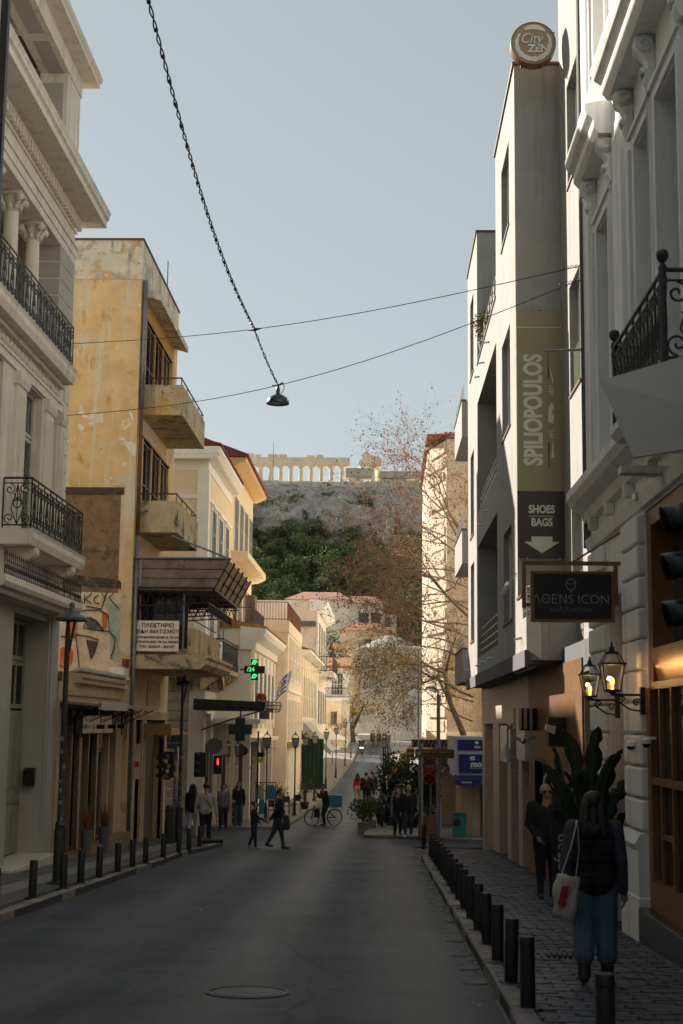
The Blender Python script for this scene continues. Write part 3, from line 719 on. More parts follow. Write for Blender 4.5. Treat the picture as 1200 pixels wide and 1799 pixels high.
sh.b('roller_shutter', mat('ribbed shutter metal', (.22,.17,.11), .5, .15, 5, .05, metal=.4), ls)
for k in range(3): MB().box(-7.3,-7.12,34.3+k*1.3,35.55+k*1.3,1.55,1.98).b('fascia_panel', alu, ls)
MB().box(-7.3,-7.0,32.5,40.6,-1.9,-1.2).b('plinth', M['sooty'], ls)
# thin canopy on scroll brackets
MB().hexa([(-7.3,32.5,2.25),(-6.35,32.5,2.17),(-6.35,40.9,2.17),(-7.3,40.9,2.25),(-7.3,32.5,2.31),(-6.35,32.5,2.23),(-6.35,40.9,2.23),(-7.3,40.9,2.31)]).b('canopy_sheet', mat('dusty canopy sheet', (.25,.21,.17), .8, .25, 3), ls)
MB().box(-6.4,-6.33,32.5,35.9,2.1,2.3).b('canopy_fascia', M['neo2'], ls)
for y in (33.2,35.0,36.8,38.6,40.4):
    bk = MB(); bk.tube([(-7.28,y,1.75),(-6.4,y,2.16)], .014, 5); bk.tube([(-7.28,y,1.45),(-7.28,y,2.2)], .014, 5)
    for (u,z,r) in ((-7.1,1.95,.12),(-6.85,2.03,.09),(-6.62,2.1,.06)): bk.tube([(a,y,b_) for a,b_ in scroll((u,z), r, 1.5)], .010, 5)
    bk.b('scroll_bracket', M['iron'], ls)
for y in (35.4,36.9,38.2): 
    bk = MB().tube([(-6.9,y,2.15),(-6.9,y,1.75)], .012, 5); bk.box(-7.0,-6.8,y-.05,y+.05,1.66,1.76); bk.b('canopy_lamp', M['iron'], ls)
MB().tube([(-7.25,32.9,-1.3),(-7.25,32.9,2.2)], .06, 8).b('downpipe', M['rust'], ls)
# ================================================================ 3  ochre block with brown louvres
oy = thing('ochre_apartment_block', 'tall weathered ochre apartment block with louvred windows and stained balconies', 'building', (-7.2,44.5,-1.8))
XY = -7.2
q = MB()
LV = [(43.4,47.6,9.75+0.0,11.7+.1),]
z_w2 = (10.55,13.35); z_w1 = (7.0,9.6)
ops = [(41.9,47.1,11.2,13.95),(41.9,47.1,7.6,10.3),(41.6,47.6,3.9,5.6),(41.5,43.0,-2.2,1.9),(43.5,47.5,-2.2,1.9)]
q.wall('x', -7.6, XY, 40.8, 48.4, -2.2, 14.9, ops)
q.box(-10.6,-7.6,40.8,41.2,8.6,14.9); q.box(-10.6,-7.6,48.0,48.4,-2.2,14.9); q.box(-10.6,-10.2,41.2,48.0,-2.2,14.9)
q.box(-14,-10.6,40.9,48.3,-2.2,12.3); q.b('wall', M['ochre'], oy)  # the rear wing is unseen, added and sized to stop low sun
rb_ = thing('rear_sun_blocker', 'unseen ochre block added behind the ochre apartment block to stop low sun', 'building', (-20,46,-2)); MB().box(-30,-14.2,40.9,60,-2.2,15.5).b('wall', M['ochretop'], rb_)  # unseen block, added to keep sun off the road and right pavement
MB().box(-10.62,XY+.012,40.78,48.42,14.9,16.1).b('parapet', M['ochretop'], oy); MB().box(-10.66,XY+.05,40.74,48.46,16.1,16.16).b('parapet_cap', M['rust'], oy)
MB().box(-10.6,-7.6,40.795,41.2,3.2,8.55).b('lower_gable', M['sooty'], oy); MB().box(-10.7,-7.51,40.78,41.0,8.38,8.6).b('soot_band', mat('soot blackened plaster', (.07,.055,.042), .95, .4, 3, .8, 10, stain=((.22,.14,.08), 2.4, .5, .6)), oy)
MB().box(-7.5,XY+.006,40.77,41.0,-1.9,8.6).b('corner_strip', M['ochre'], oy)
MB().prism([(-10.7,5.9),(-7.5,5.62),(-7.42,5.72),(-7.6,5.9),(-10.7,6.2)], 'y', 40.782, 40.9).b('crack_band', bpy.data.materials['soot blackened plaster'], oy, fix=True)
# yellow recessed field and hood on the top floor
MB().wall('x', XY,XY+.02,41.5,47.5,11.0,14.7,[(41.9,47.1,11.0,13.95)]).b('yellow_field', M['yellow'], oy)
MB().prism([(XY,14.55),(XY+.5,14.42),(XY+.5,14.62),(XY,14.85)], 'y', 41.35, 47.5).b('hood', M['ochretop'], oy)
fr_ = MB()
for (y0,y1,z0,z1) in ops[:2]:
    for k in range(3):
        a = y0+k*1.68; MB().box(XY-.1,XY+.012,a-.06,a+.06,z0,z1).b('window_post', M['yellow'] if z0 > 10 else M['ochre'], oy)
    MB().box(-7.7,-7.5,y0,y1,z0,z1).b('window_backing', M['dark'], oy)
    for k in range(3):
        a = y0+.1+k*1.66; w_ = 1.42
        fo = MB(); 
        for s_ in range(2): louvre(fo, 'x', -7.25, a+s_*w_/2, a+(s_+1)*w_/2-.02, z0+.02, z1-.06, 1, 36, .06)
        fo.b('shutter', M['shutter'], oy)
    MB().box(XY-.1,XY+.03,y0-.06,y1+.06,z1,z1+.06).b('lintel', M['shutter'], oy)
MB().box(XY,XY+.025,41.2,47.2,6.5,9.8).b('plain_field', M['ochre'], oy) if False else None
# downpipe at the corner
MB().tube([(XY+.09,40.95,14.9),(XY+.09,40.95,11.0)], .075, 8).b('downpipe', M['zinc'], oy, smooth=True); MB().tube([(XY+.09,40.95,11.0),(XY+.09,40.95,7.2)], .06, 8).b('downpipe', M['rust'], oy, smooth=True); MB().tube([(XY+.09,40.95,7.2),(XY+.09,40.95,-1.5)], .06, 8).b('downpipe', M['zinc'], oy, smooth=True)
MB().tube([(-7.3,46.3,16.1),(-7.3,46.3,17.3)], .02, 5).b('roof_rod', M['iron'], oy)
def box_balcony(y0, y1, x1, z0, h, rail=True):
    b = MB().box(XY,x1,y0,y1,z0,z0+.14); b.box(XY,x1-.12,y0,y0+.12,z0+.14,z0+h); b.box(x1-.12,x1,y0,y1,z0+.14,z0+h); b.box(XY,x1-.12,y1-.12,y1,z0+.14,z0+h)
    o = b.b('balcony', M['dirtyconc'], oy)
    if rail:
        r = MB().tube([(XY,y0+.06,z0+h+.22),(x1-.06,y0+.06,z0+h+.22),(x1-.06,y1-.06,z0+h+.22),(XY,y1-.06,z0+h+.22)], .028, 6)
        for k in range(5): yy = lerp(y0+.06,y1-.06,k/4); r.tube([(x1-.06,yy,z0+h),(x1-.06,yy,z0+h+.22)], .016, 5)
        r.b('rail', M['rail'], o)
# (positions follow the photograph: corner x about -6.1)
box_balcony(41.4,46.7,-5.96,10.9,.92)
box_balcony(41.3,45.9,-6.0,7.35,.94)
# roofed wooden canopy over the first floor balcony
cv = thing('timber_canopy', 'weathered timber canopy boxed with grey boards on the ochre block', 'canopy', (-5.8,44,5.6))
for k,(z0,z1) in enumerate(((6.24,6.5),(5.97,6.22),(5.7,5.95))):
    x1 = (-4.42,-4.56,-4.7)[k]
    MB().hexa([(-7.3,40.92,z0),(x1-.13,40.92,z0),(x1-.13,40.97,z0),(-7.3,40.97,z0),(-7.3,40.92,z1),(x1,40.92,z1),(x1,40.97,z1),(-7.3,40.97,z1)]).b('side_board', M['woodgrey'], cv, bev=.008)
    MB().hexa([(-7.3,47.6,z0),(x1-.13,47.6,z0),(x1-.13,47.65,z0),(-7.3,47.65,z0),(-7.3,47.6,z1),(x1,47.6,z1),(x1,47.65,z1),(-7.3,47.65,z1)]).b('side_board', M['woodgrey'], cv)
for k in range(5):                                       # sloping front panels, three lights each
    y0 = 41.0+k*1.33
    for j in range(3):
        a, b_ = j/3+.02, (j+1)/3-.02
        P = lambda t, yy, o_: (lerp(-4.86,-4.42,t)+o_, yy, lerp(5.66,6.52,t))
        MB().hexa([P(a,y0+.05,-.03),P(a,y0+1.28,-.03),P(b_,y0+1.28,-.03),P(b_,y0+.05,-.03),P(a,y0+.05,0),P(a,y0+1.28,0),P(b_,y0+1.28,0),P(b_,y0+.05,0)]).b('front_panel', M['woodpanel'], cv)
    MB().tube([(-4.87,y0,5.62),(-4.39,y0,6.56)], .035, 5).b('front_rib', M['iron'], cv)
MB().tube([(-4.39,47.68,6.56),(-4.87,47.68,5.62)], .035, 5).b('front_rib', M['iron'], cv)
MB().box(-7.2,-4.5,41.0,47.6,6.52,6.58).b('canopy_roof', M['woodgrey'], cv); MB().box(-7.2,-4.8,41.0,47.6,5.62,5.68).b('canopy_floor', M['woodgrey'], cv)
MB().tube([(-7.2,40.9,6.55),(-4.38,40.9,6.55)], .035, 6).b('top_pipe', M['zinc'], cv); MB().box(-7.0,-6.93,40.88,40.92,5.72,6.5).b('strap', M['zinc'], cv)
MB().tube([(-6.1,40.9,7.2),(-4.35,40.9,6.52)], .03, 6).b('stay_pole', M['zinc'], cv)
ts = MB()                                                # lattice trusses
for y in (41.05,42.6,44.2,45.8,47.4):
    ts.tube([(-7.15,y,5.6),(-4.75,y,5.55)], .022, 5); ts.tube([(-7.15,y,5.15),(-5.0,y,5.28)], .022, 5)
    for k in range(8): xx = -7.1+k*.28; ts.tube([(xx,y,5.17+k*.012),(xx+.14,y,5.56)], .013, 4); ts.tube([(xx+.14,y,5.56),(xx+.28,y,5.17+k*.012)], .013, 4)
for k in range(24): yy = 41.05+k*.27; ts.tube([(-5.0,yy,5.0),(-5.0,yy+.135,5.28)], .011, 4); ts.tube([(-5.0,yy+.135,5.28),(-5.0,yy+.27,5.0)], .011, 4)
ts.tube([(-5.0,41.05,5.0),(-5.0,47.5,5.0)], .02, 5); ts.tube([(-5.0,41.05,5.28),(-5.0,47.5,5.28)], .02, 5)
ts.b('lattice_truss', M['iron'], cv)
# first floor enclosed balcony with hand-lettered sign
eb = MB().prism([(XY,3.35),(-5.2,3.35),(-5.02,3.5),(-5.02,3.62),(-4.95,3.68),(-4.95,3.76),(XY,3.76)], 'y', 41.0, 47.8).b('first_floor_balcony', M['dirtyconc'], oy)
MB().box(-5.6,-5.4,41.35,47.6,3.76,4.55).b('balcony_parapet', M['dirtyconc'], eb); MB().box(XY,-5.6,41.35,41.45,3.76,3.95).b('balcony_parapet', M['dirtyconc'], eb)
gl = MB()
window(oy, 'y', 42.35, -7.15, -5.75, 4.0, 5.6, -1, M['ironblue'], 4, 3, .05, 'glassblue', name='glazed_screen')
for x in (-7.0,-5.72): MB().tube([(x,41.15,3.76),(x,41.15,5.65)], .03, 6).b('canopy_post', M['zinc'], oy)
MB().tube([(-5.5,41.6,4.8),(-5.5,47.5,4.8)], .02, 5).b('parapet_rail', M['iron'], oy)
sb = thing('shop_sign_board', 'cream Greek sign board with dark red lettering under the timber canopy', 'sign', (-6.45,41.1,3.8))
MB().box(-7.06,-5.84,41.06,41.1,3.86,4.74).b('board', M['creampale'], sb)
tr = mat('dark red lettering', (.13,.02,.02), .7, .1)
for (s_,sz,z) in (('ΠΛΕΚΤΗΡΙΟ',.165,4.6),('ΕΙΔΗ ΙΜΑΤΙΣΜΟΥ',.15,4.42),('ΑΦΟΙ ΜΑΝΩΛΑΚΑΚΗ & ΣΙΑ Ο.Ε.',.088,4.255),('ΜΗΤΡΟΠΟΛΕΩΣ 78 1ος ΟΡΟΦΟΣ',.088,4.12),('ΤΗΛ. 3225219 - 3241471',.1,3.985)): text(sb, s_, sz, (-6.45,41.055,z), FACE, tr, .003, bold=.004)
# ground floor of the block: two tall dark doorways, posts, scalloped awning
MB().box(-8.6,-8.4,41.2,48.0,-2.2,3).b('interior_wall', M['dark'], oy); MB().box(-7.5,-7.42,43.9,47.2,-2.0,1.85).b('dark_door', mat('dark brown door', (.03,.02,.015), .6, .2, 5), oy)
MB().box(-7.5,-7.42,41.5,43.0,-.8,.2).b('stall_riser', M['peach'], oy)
for y in (41.5,43.0,43.42,47.5): MB().box(-7.3,XY+.08,y,y+.28,-2.1,2.0).b('door_post', M['peach'], oy)
MB().box(-7.4,XY+.1,41.2,48.0,1.9,2.15).b('door_lintel', M['peach'], oy); MB().box(-7.3,XY+.03,44.0,46.5,2.35,3.1).b('old_sign_field', M['dirtyconc'], oy)
MB().box(-7.1,-6.95,41.6,41.65,.2,1.2).b('poster', mat('poster paper', (.5,.48,.45), .7), oy) ; MB().box(-7.1,-6.95,41.595,41.6,.55,.7).b('poster_print', bpy.data.materials['red tape'], oy)
aw = MB().hexa([(-7.1,43.3,1.75),(-6.3,43.3,1.45),(-6.3,47.2,1.45),(-7.1,47.2,1.75),(-7.1,43.3,1.78),(-6.3,43.3,1.48),(-6.3,47.2,1.48),(-7.1,47.2,1.78)])
for k in range(9): aw.poly([(-7.1+k*.089,43.29,1.74-k*.033),(-7.1+(k+1)*.089,43.29,1.74-(k+1)*.033),(-7.1+(k+.5)*.089,43.29,1.5-k*.033)])
aw.box(-7.1,-6.3,43.28,43.3,1.45,1.78)
aw.b('scalloped_awning', mat('ochre awning cloth', (.40,.22,.09), .85, .2, 4), oy)
# graffiti on the gable
gf = [('graffiti_field', (.78,.60,.42), [(-9.45,3.25),(-7.45,3.25),(-7.42,5.5),(-9.5,5.55)]),
      ('graffiti_teal', (.42,.47,.37), [(-7.75,3.6),(-7.48,3.5),(-7.5,5.2),(-7.95,5.2),(-7.8,4.7)]),
      ('graffiti_orange', (.62,.16,.05), [(-9.05,4.55),(-8.75,4.9),(-8.72,4.25),(-9.1,4.2)]),
      ('graffiti_orange', (.62,.16,.05), [(-8.05,5.0),(-7.86,4.92),(-7.88,4.5),(-8.0,4.45)]),
      ('graffiti_orange', (.66,.15,.03), [(-9.2,3.35),(-9.0,3.3),(-8.83,3.5),(-8.82,3.8),(-8.95,4.0),(-9.2,3.9)]),
      ('graffiti_dark', (.09,.085,.08), [(-8.45,4.15),(-8.12,4.1),(-8.2,3.75),(-8.3,3.6)]),
      ('graffiti_dark', (.12,.11,.1), [(-8.5,4.75),(-8.35,4.82),(-8.0,4.5),(-7.95,4.38),(-8.45,4.5)])]
for k,(n_,c_,p_) in enumerate(gf): MB().prism(p_, 'y', 40.775-.003*k, 40.795).b(n_, mat(n_, c_, .8, .2, 5, .1, 30, stain=((.66,.5,.34), 4, .56, .68)), oy, fix=True)
gl = MB(); ink = mat('black spray paint', (.02,.018,.018), .6)
for p_ in ([(-8.85,5.45),(-8.78,5.2),(-8.7,5.4),(-8.6,5.2)],[(-8.55,5.45),(-8.55,5.2)],[(-8.35,5.5),(-8.52,5.33),(-8.36,5.2)],[(-8.15,5.45),(-8.28,5.35),(-8.25,5.22),(-8.12,5.2)],[(-8.05,5.5),(-7.98,5.36),(-7.9,5.55),(-8.05,5.05),(-8.5,5.12)],[(-7.72,5.5),(-7.85,5.38),(-7.55,5.05)],
           [(-8.85,4.9),(-8.6,5.0),(-8.1,5.02),(-7.85,4.85),(-7.8,4.4),(-8.3,4.45),(-8.55,4.5),(-8.45,4.8),(-8.2,4.72),(-7.95,4.42)],[(-9.2,4.25),(-8.8,4.22),(-8.72,4.3),(-8.4,4.25),(-8.1,4.15)],[(-8.75,4.2),(-8.62,3.3)],[(-7.8,4.4),(-7.62,4.2),(-7.65,3.9),(-7.75,3.6)],[(-8.45,4.15),(-8.3,3.6),(-8.12,4.1)]):
    gl.tube([(x,40.752,z) for x,z in p_], .042, 4, flat=.3)
gl.b('graffiti_outline', ink, oy)
# ================================================================ 4  white neoclassical shop building, near right
XR = 3.15
rn = thing('white_neoclassical_building', 'white neoclassical shop building with consoled windows and bronze shopfront at right', 'building', (3.15,15,-.7))
q = MB()
WU = [(18.95,20.05,5.7,9.0),(16.0,16.95,5.7,9.0),(14.4,15.6,5.7,9.0),(11.0,12.2,5.7,9.0),(18.95,20.05,11.0,14.2),(15.0,16.6,11.0,14.2)]
SH_ = (9.0,16.95,-.25,4.4); DR = (18.3,19.75,-1.2,3.6)
q.wall('x', XR, 3.75, 4, 21.3, -1.4, 18.5, WU+[SH_,DR])
q.box(3.75,9,20.9,21.3,-1.4,18.5)
q.b('wall', M['whitecool'], rn)
for (y0,y1,z0,z1) in WU:
    MB().box(3.72,3.9,y0-.02,y1+.02,z0,z1).b('window_backing', M['dark'], rn)
    window(rn, 'x', 3.68, y0+.02, y1-.02, z0, z1, -1, M['white'], 2, 4, .07, 'glassblue')
    ar = MB()                                                # moulded architrave
    for (a,b_,o_) in ((y0-.16,y0-.0,.05),(y0-.22,y0-.16,.09),(y1+.0,y1+.16,.05),(y1+.16,y1+.22,.09)): ar.box(XR-o_,XR,a,b_,z0,z1+.02)
    ar.box(XR-.05,XR,y0-.22,y1+.22,z1+.02,z1+.16); ar.box(XR-.09,XR,y0-.22,y1+.22,z1+.16,z1+.22)
    ar.b('architrave', M['whitecool'], rn)
def hood(y0, y1, z, d=.42):
    MB().prism([(XR,z),(XR-d*.55,z),(XR-d*.7,z+.08),(XR-d*.72,z+.2),(XR-d*.92,z+.27),(XR-d,z+.34),(XR-d,z+.42),(XR,z+.5)], 'y', y0, y1).b('window_hood', M['whitecool'], rn)
hood(18.5,20.55,9.85); hood(13.9,17.5,9.85,.48); hood(10.5,12.7,9.85)
def console(y, z1, h=.62):
    p = [(XR,z1-h),(XR-.06,z1-h-.02),(XR-.12,z1-h+.1),(XR-.1,z1-h*.55),(XR-.2,z1-h*.25),(XR-.24,z1-.08),(XR-.22,z1),(XR,z1)]
    c = MB().prism(p, 'y', y-.1, y+.1).b('console', M['whitecool'], rn, bev=.02)
    for s_ in (-.1,.1):
        v = MB(); v.lathe([(.0001,-.02),(.11,-.02),(.11,.02),(.0001,.02)], (XR-.12,y+s_,z1-.12), 12, 'y'); v.tube([(a,y+s_*1.2,b_) for a,b_ in scroll((XR-.12,z1-.12), .085, 1.4)], .02, 5); v.b('volute', M['whitecool'], c, smooth=True)
    v = MB()
    for k in range(5): v.ball((XR-.12-.02*(k%2),y+(k-2)*.035,z1-h*.62-.03*abs(k-2)), .035, n=6, m=4)
    v.b('carved_leaf', M['whitecool'], c, smooth=True)
for y in (18.72,20.3,17.25,15.8,14.15): console(y, 9.85)
for (y0,y1) in ((17.85,18.5),(13.2,13.7),(20.75,21.28)):
    p = MB().box(XR-.06,XR,y0,y1,5.2,18.4); p.b('pilaster', M['whitecool'], rn)
for (y0,y1,z) in ((18.55,20.45,10.62),(14.6,17.0,10.75)):
    MB().prism([(XR,z),(XR-.18,z+.02),(XR-.24,z+.1),(XR-.24,z+.22),(XR,z+.26)], 'y', y0, y1).b('window_ledge', M['whitecool'], rn)
    for y in (y0+.2,y1-.2): MB().prism([(XR,z-.35),(XR-.08,z-.35),(XR-.16,z),(XR,z)], 'y', y-.08, y+.08).b('ledge_bracket', M['whitecool'], rn)
# belt course between shop and first floor
MB().prism([(XR,4.85),(XR-.1,4.87),(XR-.14,5.0),(XR-.3,5.1),(XR-.36,5.2),(XR-.36,5.32),(XR,5.4)], 'y', 4, 21.35).b('belt_course', M['whitecool'], rn)
MB().prism([(XR,4.42),(XR-.06,4.44),(XR-.1,4.6),(XR,4.66)], 'y', 4, 21.3).b('belt_course', M['whitecool'], rn)
for k in range(7): MB().box(XR-.13,XR,20.6-k*1.5,20.75-k*1.5,4.68,4.86).b('belt_bracket', M['whitecool'], rn, bev=.02)
for (y0,y1) in ((19.1,20.4),(15.6,17.4)): MB().box(XR-.05,XR-.001,y0,y1,5.42,5.62).b('panel_moulding', M['whitecool'], rn)
# rusticated piers, block by block
for (y0,y1,o_) in ((16.98,18.15,.10),(19.85,21.25,.07)):
    MB().box(XR-o_-.06,XR,y0-.02,y1+.04,-1.3,-.1).b('pier_base', M['whitecool'], rn, bev=.02)
    MB().prism([(XR,-.1),(XR-o_-.05,-.1),(XR-o_-.05,.42),(XR-o_-.09,.5),(XR-o_-.02,.62),(XR,.62)], 'y', y0, y1).b('pier_pedestal', M['whitecool'], rn)
    for k in range(10):
        z0 = .64+k*.375; MB().box(XR-o_,XR+.01,y0,y1,z0+.014,z0+.361).b('block', M['whitecool'], rn, bev=.03)
# entrance recess
MB().box(3.7,3.9,18.3,19.75,-1.2,3.6).b('door_leaf', mat('dark entrance door', (.03,.035,.035), .4, .1), rn)
# bronze shopfront
sf = MB()
sf.box(3.17,3.45,16.72,16.94,2.3,4.39); sf.box(3.12,3.24,16.72,16.94,.12,2.3); sf.box(3.17,3.45,9.0,16.72,4.2,4.39); sf.box(3.12,3.4,9.0,16.94,-.2,.12)
sf.b('shopfront_frame', M['bronze'], rn)
for z in (2.28,1.2): MB().box(3.13,3.19,9.0,16.72,z,z+.08).b('transom_bar', M['bronze'], rn)
for y in (16.25,15.6,13.8,12.0,10.2): MB().box(3.14,3.19,y,y+.06,.12,2.28).b('mullion', M['bronze'], rn)
MB().box(3.14,3.19,15.66,16.25,.62,.67).b('transom_bar', M['bronze'], rn)
for (z0,z1,xg) in ((.12,1.2,3.195),(1.28,2.28,3.195),(2.75,4.2,3.43)): MB().box(xg,xg+.012,9.0,16.72,z0,z1).b('shop_pane', M['glassblue'], rn)
gold = mat('brass fascia', (.42,.30,.15), .3, .12, 3, .03, metal=.75)
MB().hexa([(3.22,9.0,2.36),(3.34,9.0,2.36),(3.34,16.72,2.36),(3.22,16.72,2.36),(3.14,9.0,2.75),(3.34,9.0,2.75),(3.34,16.72,2.75),(3.14,16.72,2.75)]).b('brass_fascia', gold, rn)
for (a,b_) in (((16.7,4.15),(16.3,2.8)),((16.3,4.15),(15.9,2.8)),((16.0,2.8),(15.6,4.15)),((15.6,3.5),(15.0,2.9))): MB().tube([(3.6,a[0],a[1]),(3.6,b_[0],b_[1])], .02, 5).b('display_rod', M['bronze'], rn)
MB().box(2.98,3.5,9.0,16.94,-1.2,-.2).b('black_plinth', mat('polished black granite', (.015,.016,.02), .25, .2, 20, .02), rn, bev=.015)
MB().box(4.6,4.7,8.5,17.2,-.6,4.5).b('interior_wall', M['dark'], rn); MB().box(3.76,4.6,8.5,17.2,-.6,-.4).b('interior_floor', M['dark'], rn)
MB().box(3.02,3.16,16.85,17.05,4.55,4.62).b('spot_arm', M['steel'], rn); MB().box(2.6,3.16,15.3,15.5,4.58,4.66).b('spot_arm', M['whitecool'], rn)
# balcony with ball-finial posts
bal = MB().prism([(XR,4.98),(2.62,4.98),(2.55,5.06),(2.55,5.14),(XR,5.18)], 'y', 12.7, 15.7).b('balcony_slab', M['whitecool'], rn)
rl = MB(); iron_panel(rl, lambda u, z: (2.6,12.85+u,5.16+z), 2.75, .9, 1.6, .012); iron_panel(rl, lambda u, z: (2.6+u,12.85,5.16+z), .55, .9, 1.3, .013); iron_panel(rl, lambda u, z: (2.6+u,15.6,5.16+z), .55, .9, 1.3, .012)
rl.b('balcony_railing', M['iron'], bal)
for y in (12.85,15.6): MB().lathe([(.035,5.14),(.04,5.3),(.028,5.34),(.036,5.5),(.03,5.8),(.042,5.98),(.03,6.02),(.045,6.08),(.02,6.13),(.036,6.145),(.054,6.17),(.06,6.2),(.056,6.23),(.04,6.25),(.001,6.262)], (2.6,y,0), 12).b('railing_post', M['iron'], bal, smooth='auto')
# ---------------------------------------------------------------- ATHENS ICON sign
ai = thing('hanging_shop_sign', 'black hanging sign with pale lettering in a brown frame, below the banner', 'sign', (2.5,18.5,3.2))
MB().wall('y', 18.45, 18.55, 1.94, 3.02, 3.18, 3.84, [(1.98,2.98,3.215,3.805)]).b('frame', M['bronze'], ai)
MB().box(1.98,2.98,18.47,18.53,3.215,3.805).b('board', M['black'], ai)
MB().box(1.83,3.12,18.47,18.53,3.92,3.97).b('bracket_arm', M['bronze'], ai); MB().box(1.83,1.88,18.47,18.53,3.36,3.92).b('bracket_drop', M['bronze'], ai); MB().box(3.02,3.07,18.47,18.53,3.4,3.92).b('bracket_drop', M['bronze'], ai)
MB().box(1.88,1.94,18.48,18.52,3.38,3.42).b('bracket_pin', M['bronze'], ai)
MB().tube([(2.5,18.5,3.97),(3.15,18.1,4.36)], .014, 5).b('stay_rod', M['bronze'], ai)
pale = mat('pale blue grey lettering', (.22,.27,.30), .6, 0, bump=0)
text(ai, 'ΛΘΕΝS ICON', .168, (2.46,18.468,3.47), FACE, pale, .003, sx=.98, bold=-.002)
text(ai, 'coλλection', .10, (2.46,18.468,3.345), FACE, mat('dim grey lettering', (.11,.12,.13), .6, 0, bump=0), .003, sx=1.15)
em = MB().tube([(2.46+.062*math.cos(t/16*2*PI),18.466,3.665+.072*math.sin(t/16*2*PI)) for t in range(16)], .006, 5, closed=True); em.tube([(2.40,18.466,3.69),(2.44,18.466,3.675),(2.54,18.466,3.68)], .005, 5); em.ball((2.46,18.466,3.57), .011, n=8, m=5)
em.b('emblem', pale, ai)
# ---------------------------------------------------------------- wall lanterns (lit)
amber = mat('warm bulb', (1,.45,.1), .5, 0, bump=0, emit=((1.0,.36,.05), 3.2))
lgl = mat('lantern glass', (.16,.13,.11), .1, 0, bump=0, spec=.6); 
def glassy(name, tint=(.9,.9,.9), al=.25):
    m = bpy.data.materials.new(name); m.use_nodes = True; t = m.node_tree; N = t.nodes; L = t.links
    tr_ = N.new('ShaderNodeBsdfTransparent'); tr_.inputs[0].default_value = (*tint,1); gl_ = N.new('ShaderNodeBsdfGlossy'); gl_.inputs['Roughness'].default_value = .08
    fr = N.new('ShaderNodeFresnel'); fr.inputs[0].default_value = 1.5; mx = N.new('ShaderNodeMixShader'); ad = N.new('ShaderNodeMath'); ad.operation = 'ADD'; ad.inputs[1].default_value = al*.3; ad.use_clamp = True
    L.new(fr.outputs[0], ad.inputs[0]); L.new(ad.outputs[0], mx.inputs[0]); L.new(tr_.outputs[0], mx.inputs[1]); L.new(gl_.outputs[0], mx.inputs[2]); L.new(mx.outputs[0], N['Material Output'].inputs['Surface'])
    return m
M['clear'] = glassy('clear lamp glass')
def lantern(par, c, s=1.0, bulb=None, glassm='clear'):
    "tapered square lantern head: base at c"
    x, y, z = c; f = MB(); r0, r1 = .085*s, .135*s; h = .30*s
    cs = [(sx, sy) for sx in (-1,1) for sy in (-1,1)]
    for (sx, sy) in cs: f.tube([(x+sx*r0,y+sy*r0,z+.03*s),(x+sx*r1,y+sy*r1,z+.03*s+h)], .009*s, 4); f.tube([(x+sx*r1,y+sy*r1,z+.04*s+h),(x+sx*.07*s,y+sy*.07*s,z+h+.17*s)], .009*s, 4)
    f.box(x-r0*1.1,x+r0*1.1,y-r0*1.1,y+r0*1.1,z,z+.03*s); f.box(x-r1*1.15,x+r1*1.15,y-r1*1.15,y+r1*1.15,z+.03*s+h,z+.055*s+h)
    f.box(x-.075*s,x+.075*s,y-.075*s,y+.075*s,z+h+.165*s,z+h+.19*s); f.lathe([(.05*s,h+.19*s),(.03*s,h+.22*s),(.035*s,h+.24*s),(.012*s,h+.26*s),(.016*s,h+.285*s),(.001,h+.32*s)], (x,y,z), 8); f.lathe([(.001,-.05*s),(.03*s,-.03*s),(.05*s,0)], (x,y,z), 8)
    o = f.b('lantern_frame', M['iron'], par)
    gq = MB()
    P = lambda sx, sy, t: (x+sx*lerp(r0,r1,t)*.97, y+sy*lerp(r0,r1,t)*.97, z+.03*s+h*t)
    for (a, b_) in (((-1,-1),(1,-1)),((1,-1),(1,1)),((1,1),(-1,1)),((-1,1),(-1,-1))): gq.poly([P(*a,0),P(*b_,0),P(*b_,1),P(*a,1)])
    gq.b('lantern_glass', M[glassm], o)
    if bulb:
        MB().lathe([(.016*s,.03*s),(.016*s,.08*s),(.026*s,.11*s),(.028*s,.14*s),(.015*s,.17*s),(.001,.175*s)], c, 10).b('bulb', bulb, o, smooth=True)
    return o
for (x,y,z,s_,lb) in ((2.72,16.9,2.25,1.0,'larger lit black wall lantern, nearest to the shop window'),(2.72,18.7,2.22,.9,'smaller lit black wall lantern, left of the other one')):
    t = thing('wall_lantern', lb, 'lantern', (3.1,y,z), 'lit wall lanterns')
    lantern(t, (x,y,z), s_*.96, amber)
    br = MB().tube([(x,y,z-.03),(3.1,y,z-.03)], .016, 6); br.box(3.04,3.10,y-.04,y+.04,z-.26,z+.06); br.tube([(a,y,b_) for a,b_ in scroll((x+.1,z-.09), .05, 1.4)], .01, 5); br.tube([(x+.05,y,z-.1),(x+.2,y,z-.2),(3.06,y,z-.22)], .011, 5); br.tube([(a,y,b_) for a,b_ in scroll((3.0,z-.12), .05, 1.4)], .01, 5)
    br.b('bracket', M['iron'], t)
    lt = bpy.data.lights.new('lantern_glow', 'POINT'); lt.energy = 1.5; lt.color = (1,.55,.2); lt.shadow_soft_size = .03
    lo = bpy.data.objects.new('lantern_glow', lt); COL.objects.link(lo); lo.parent = t; lo.location = (x-3.1, 0, .2)
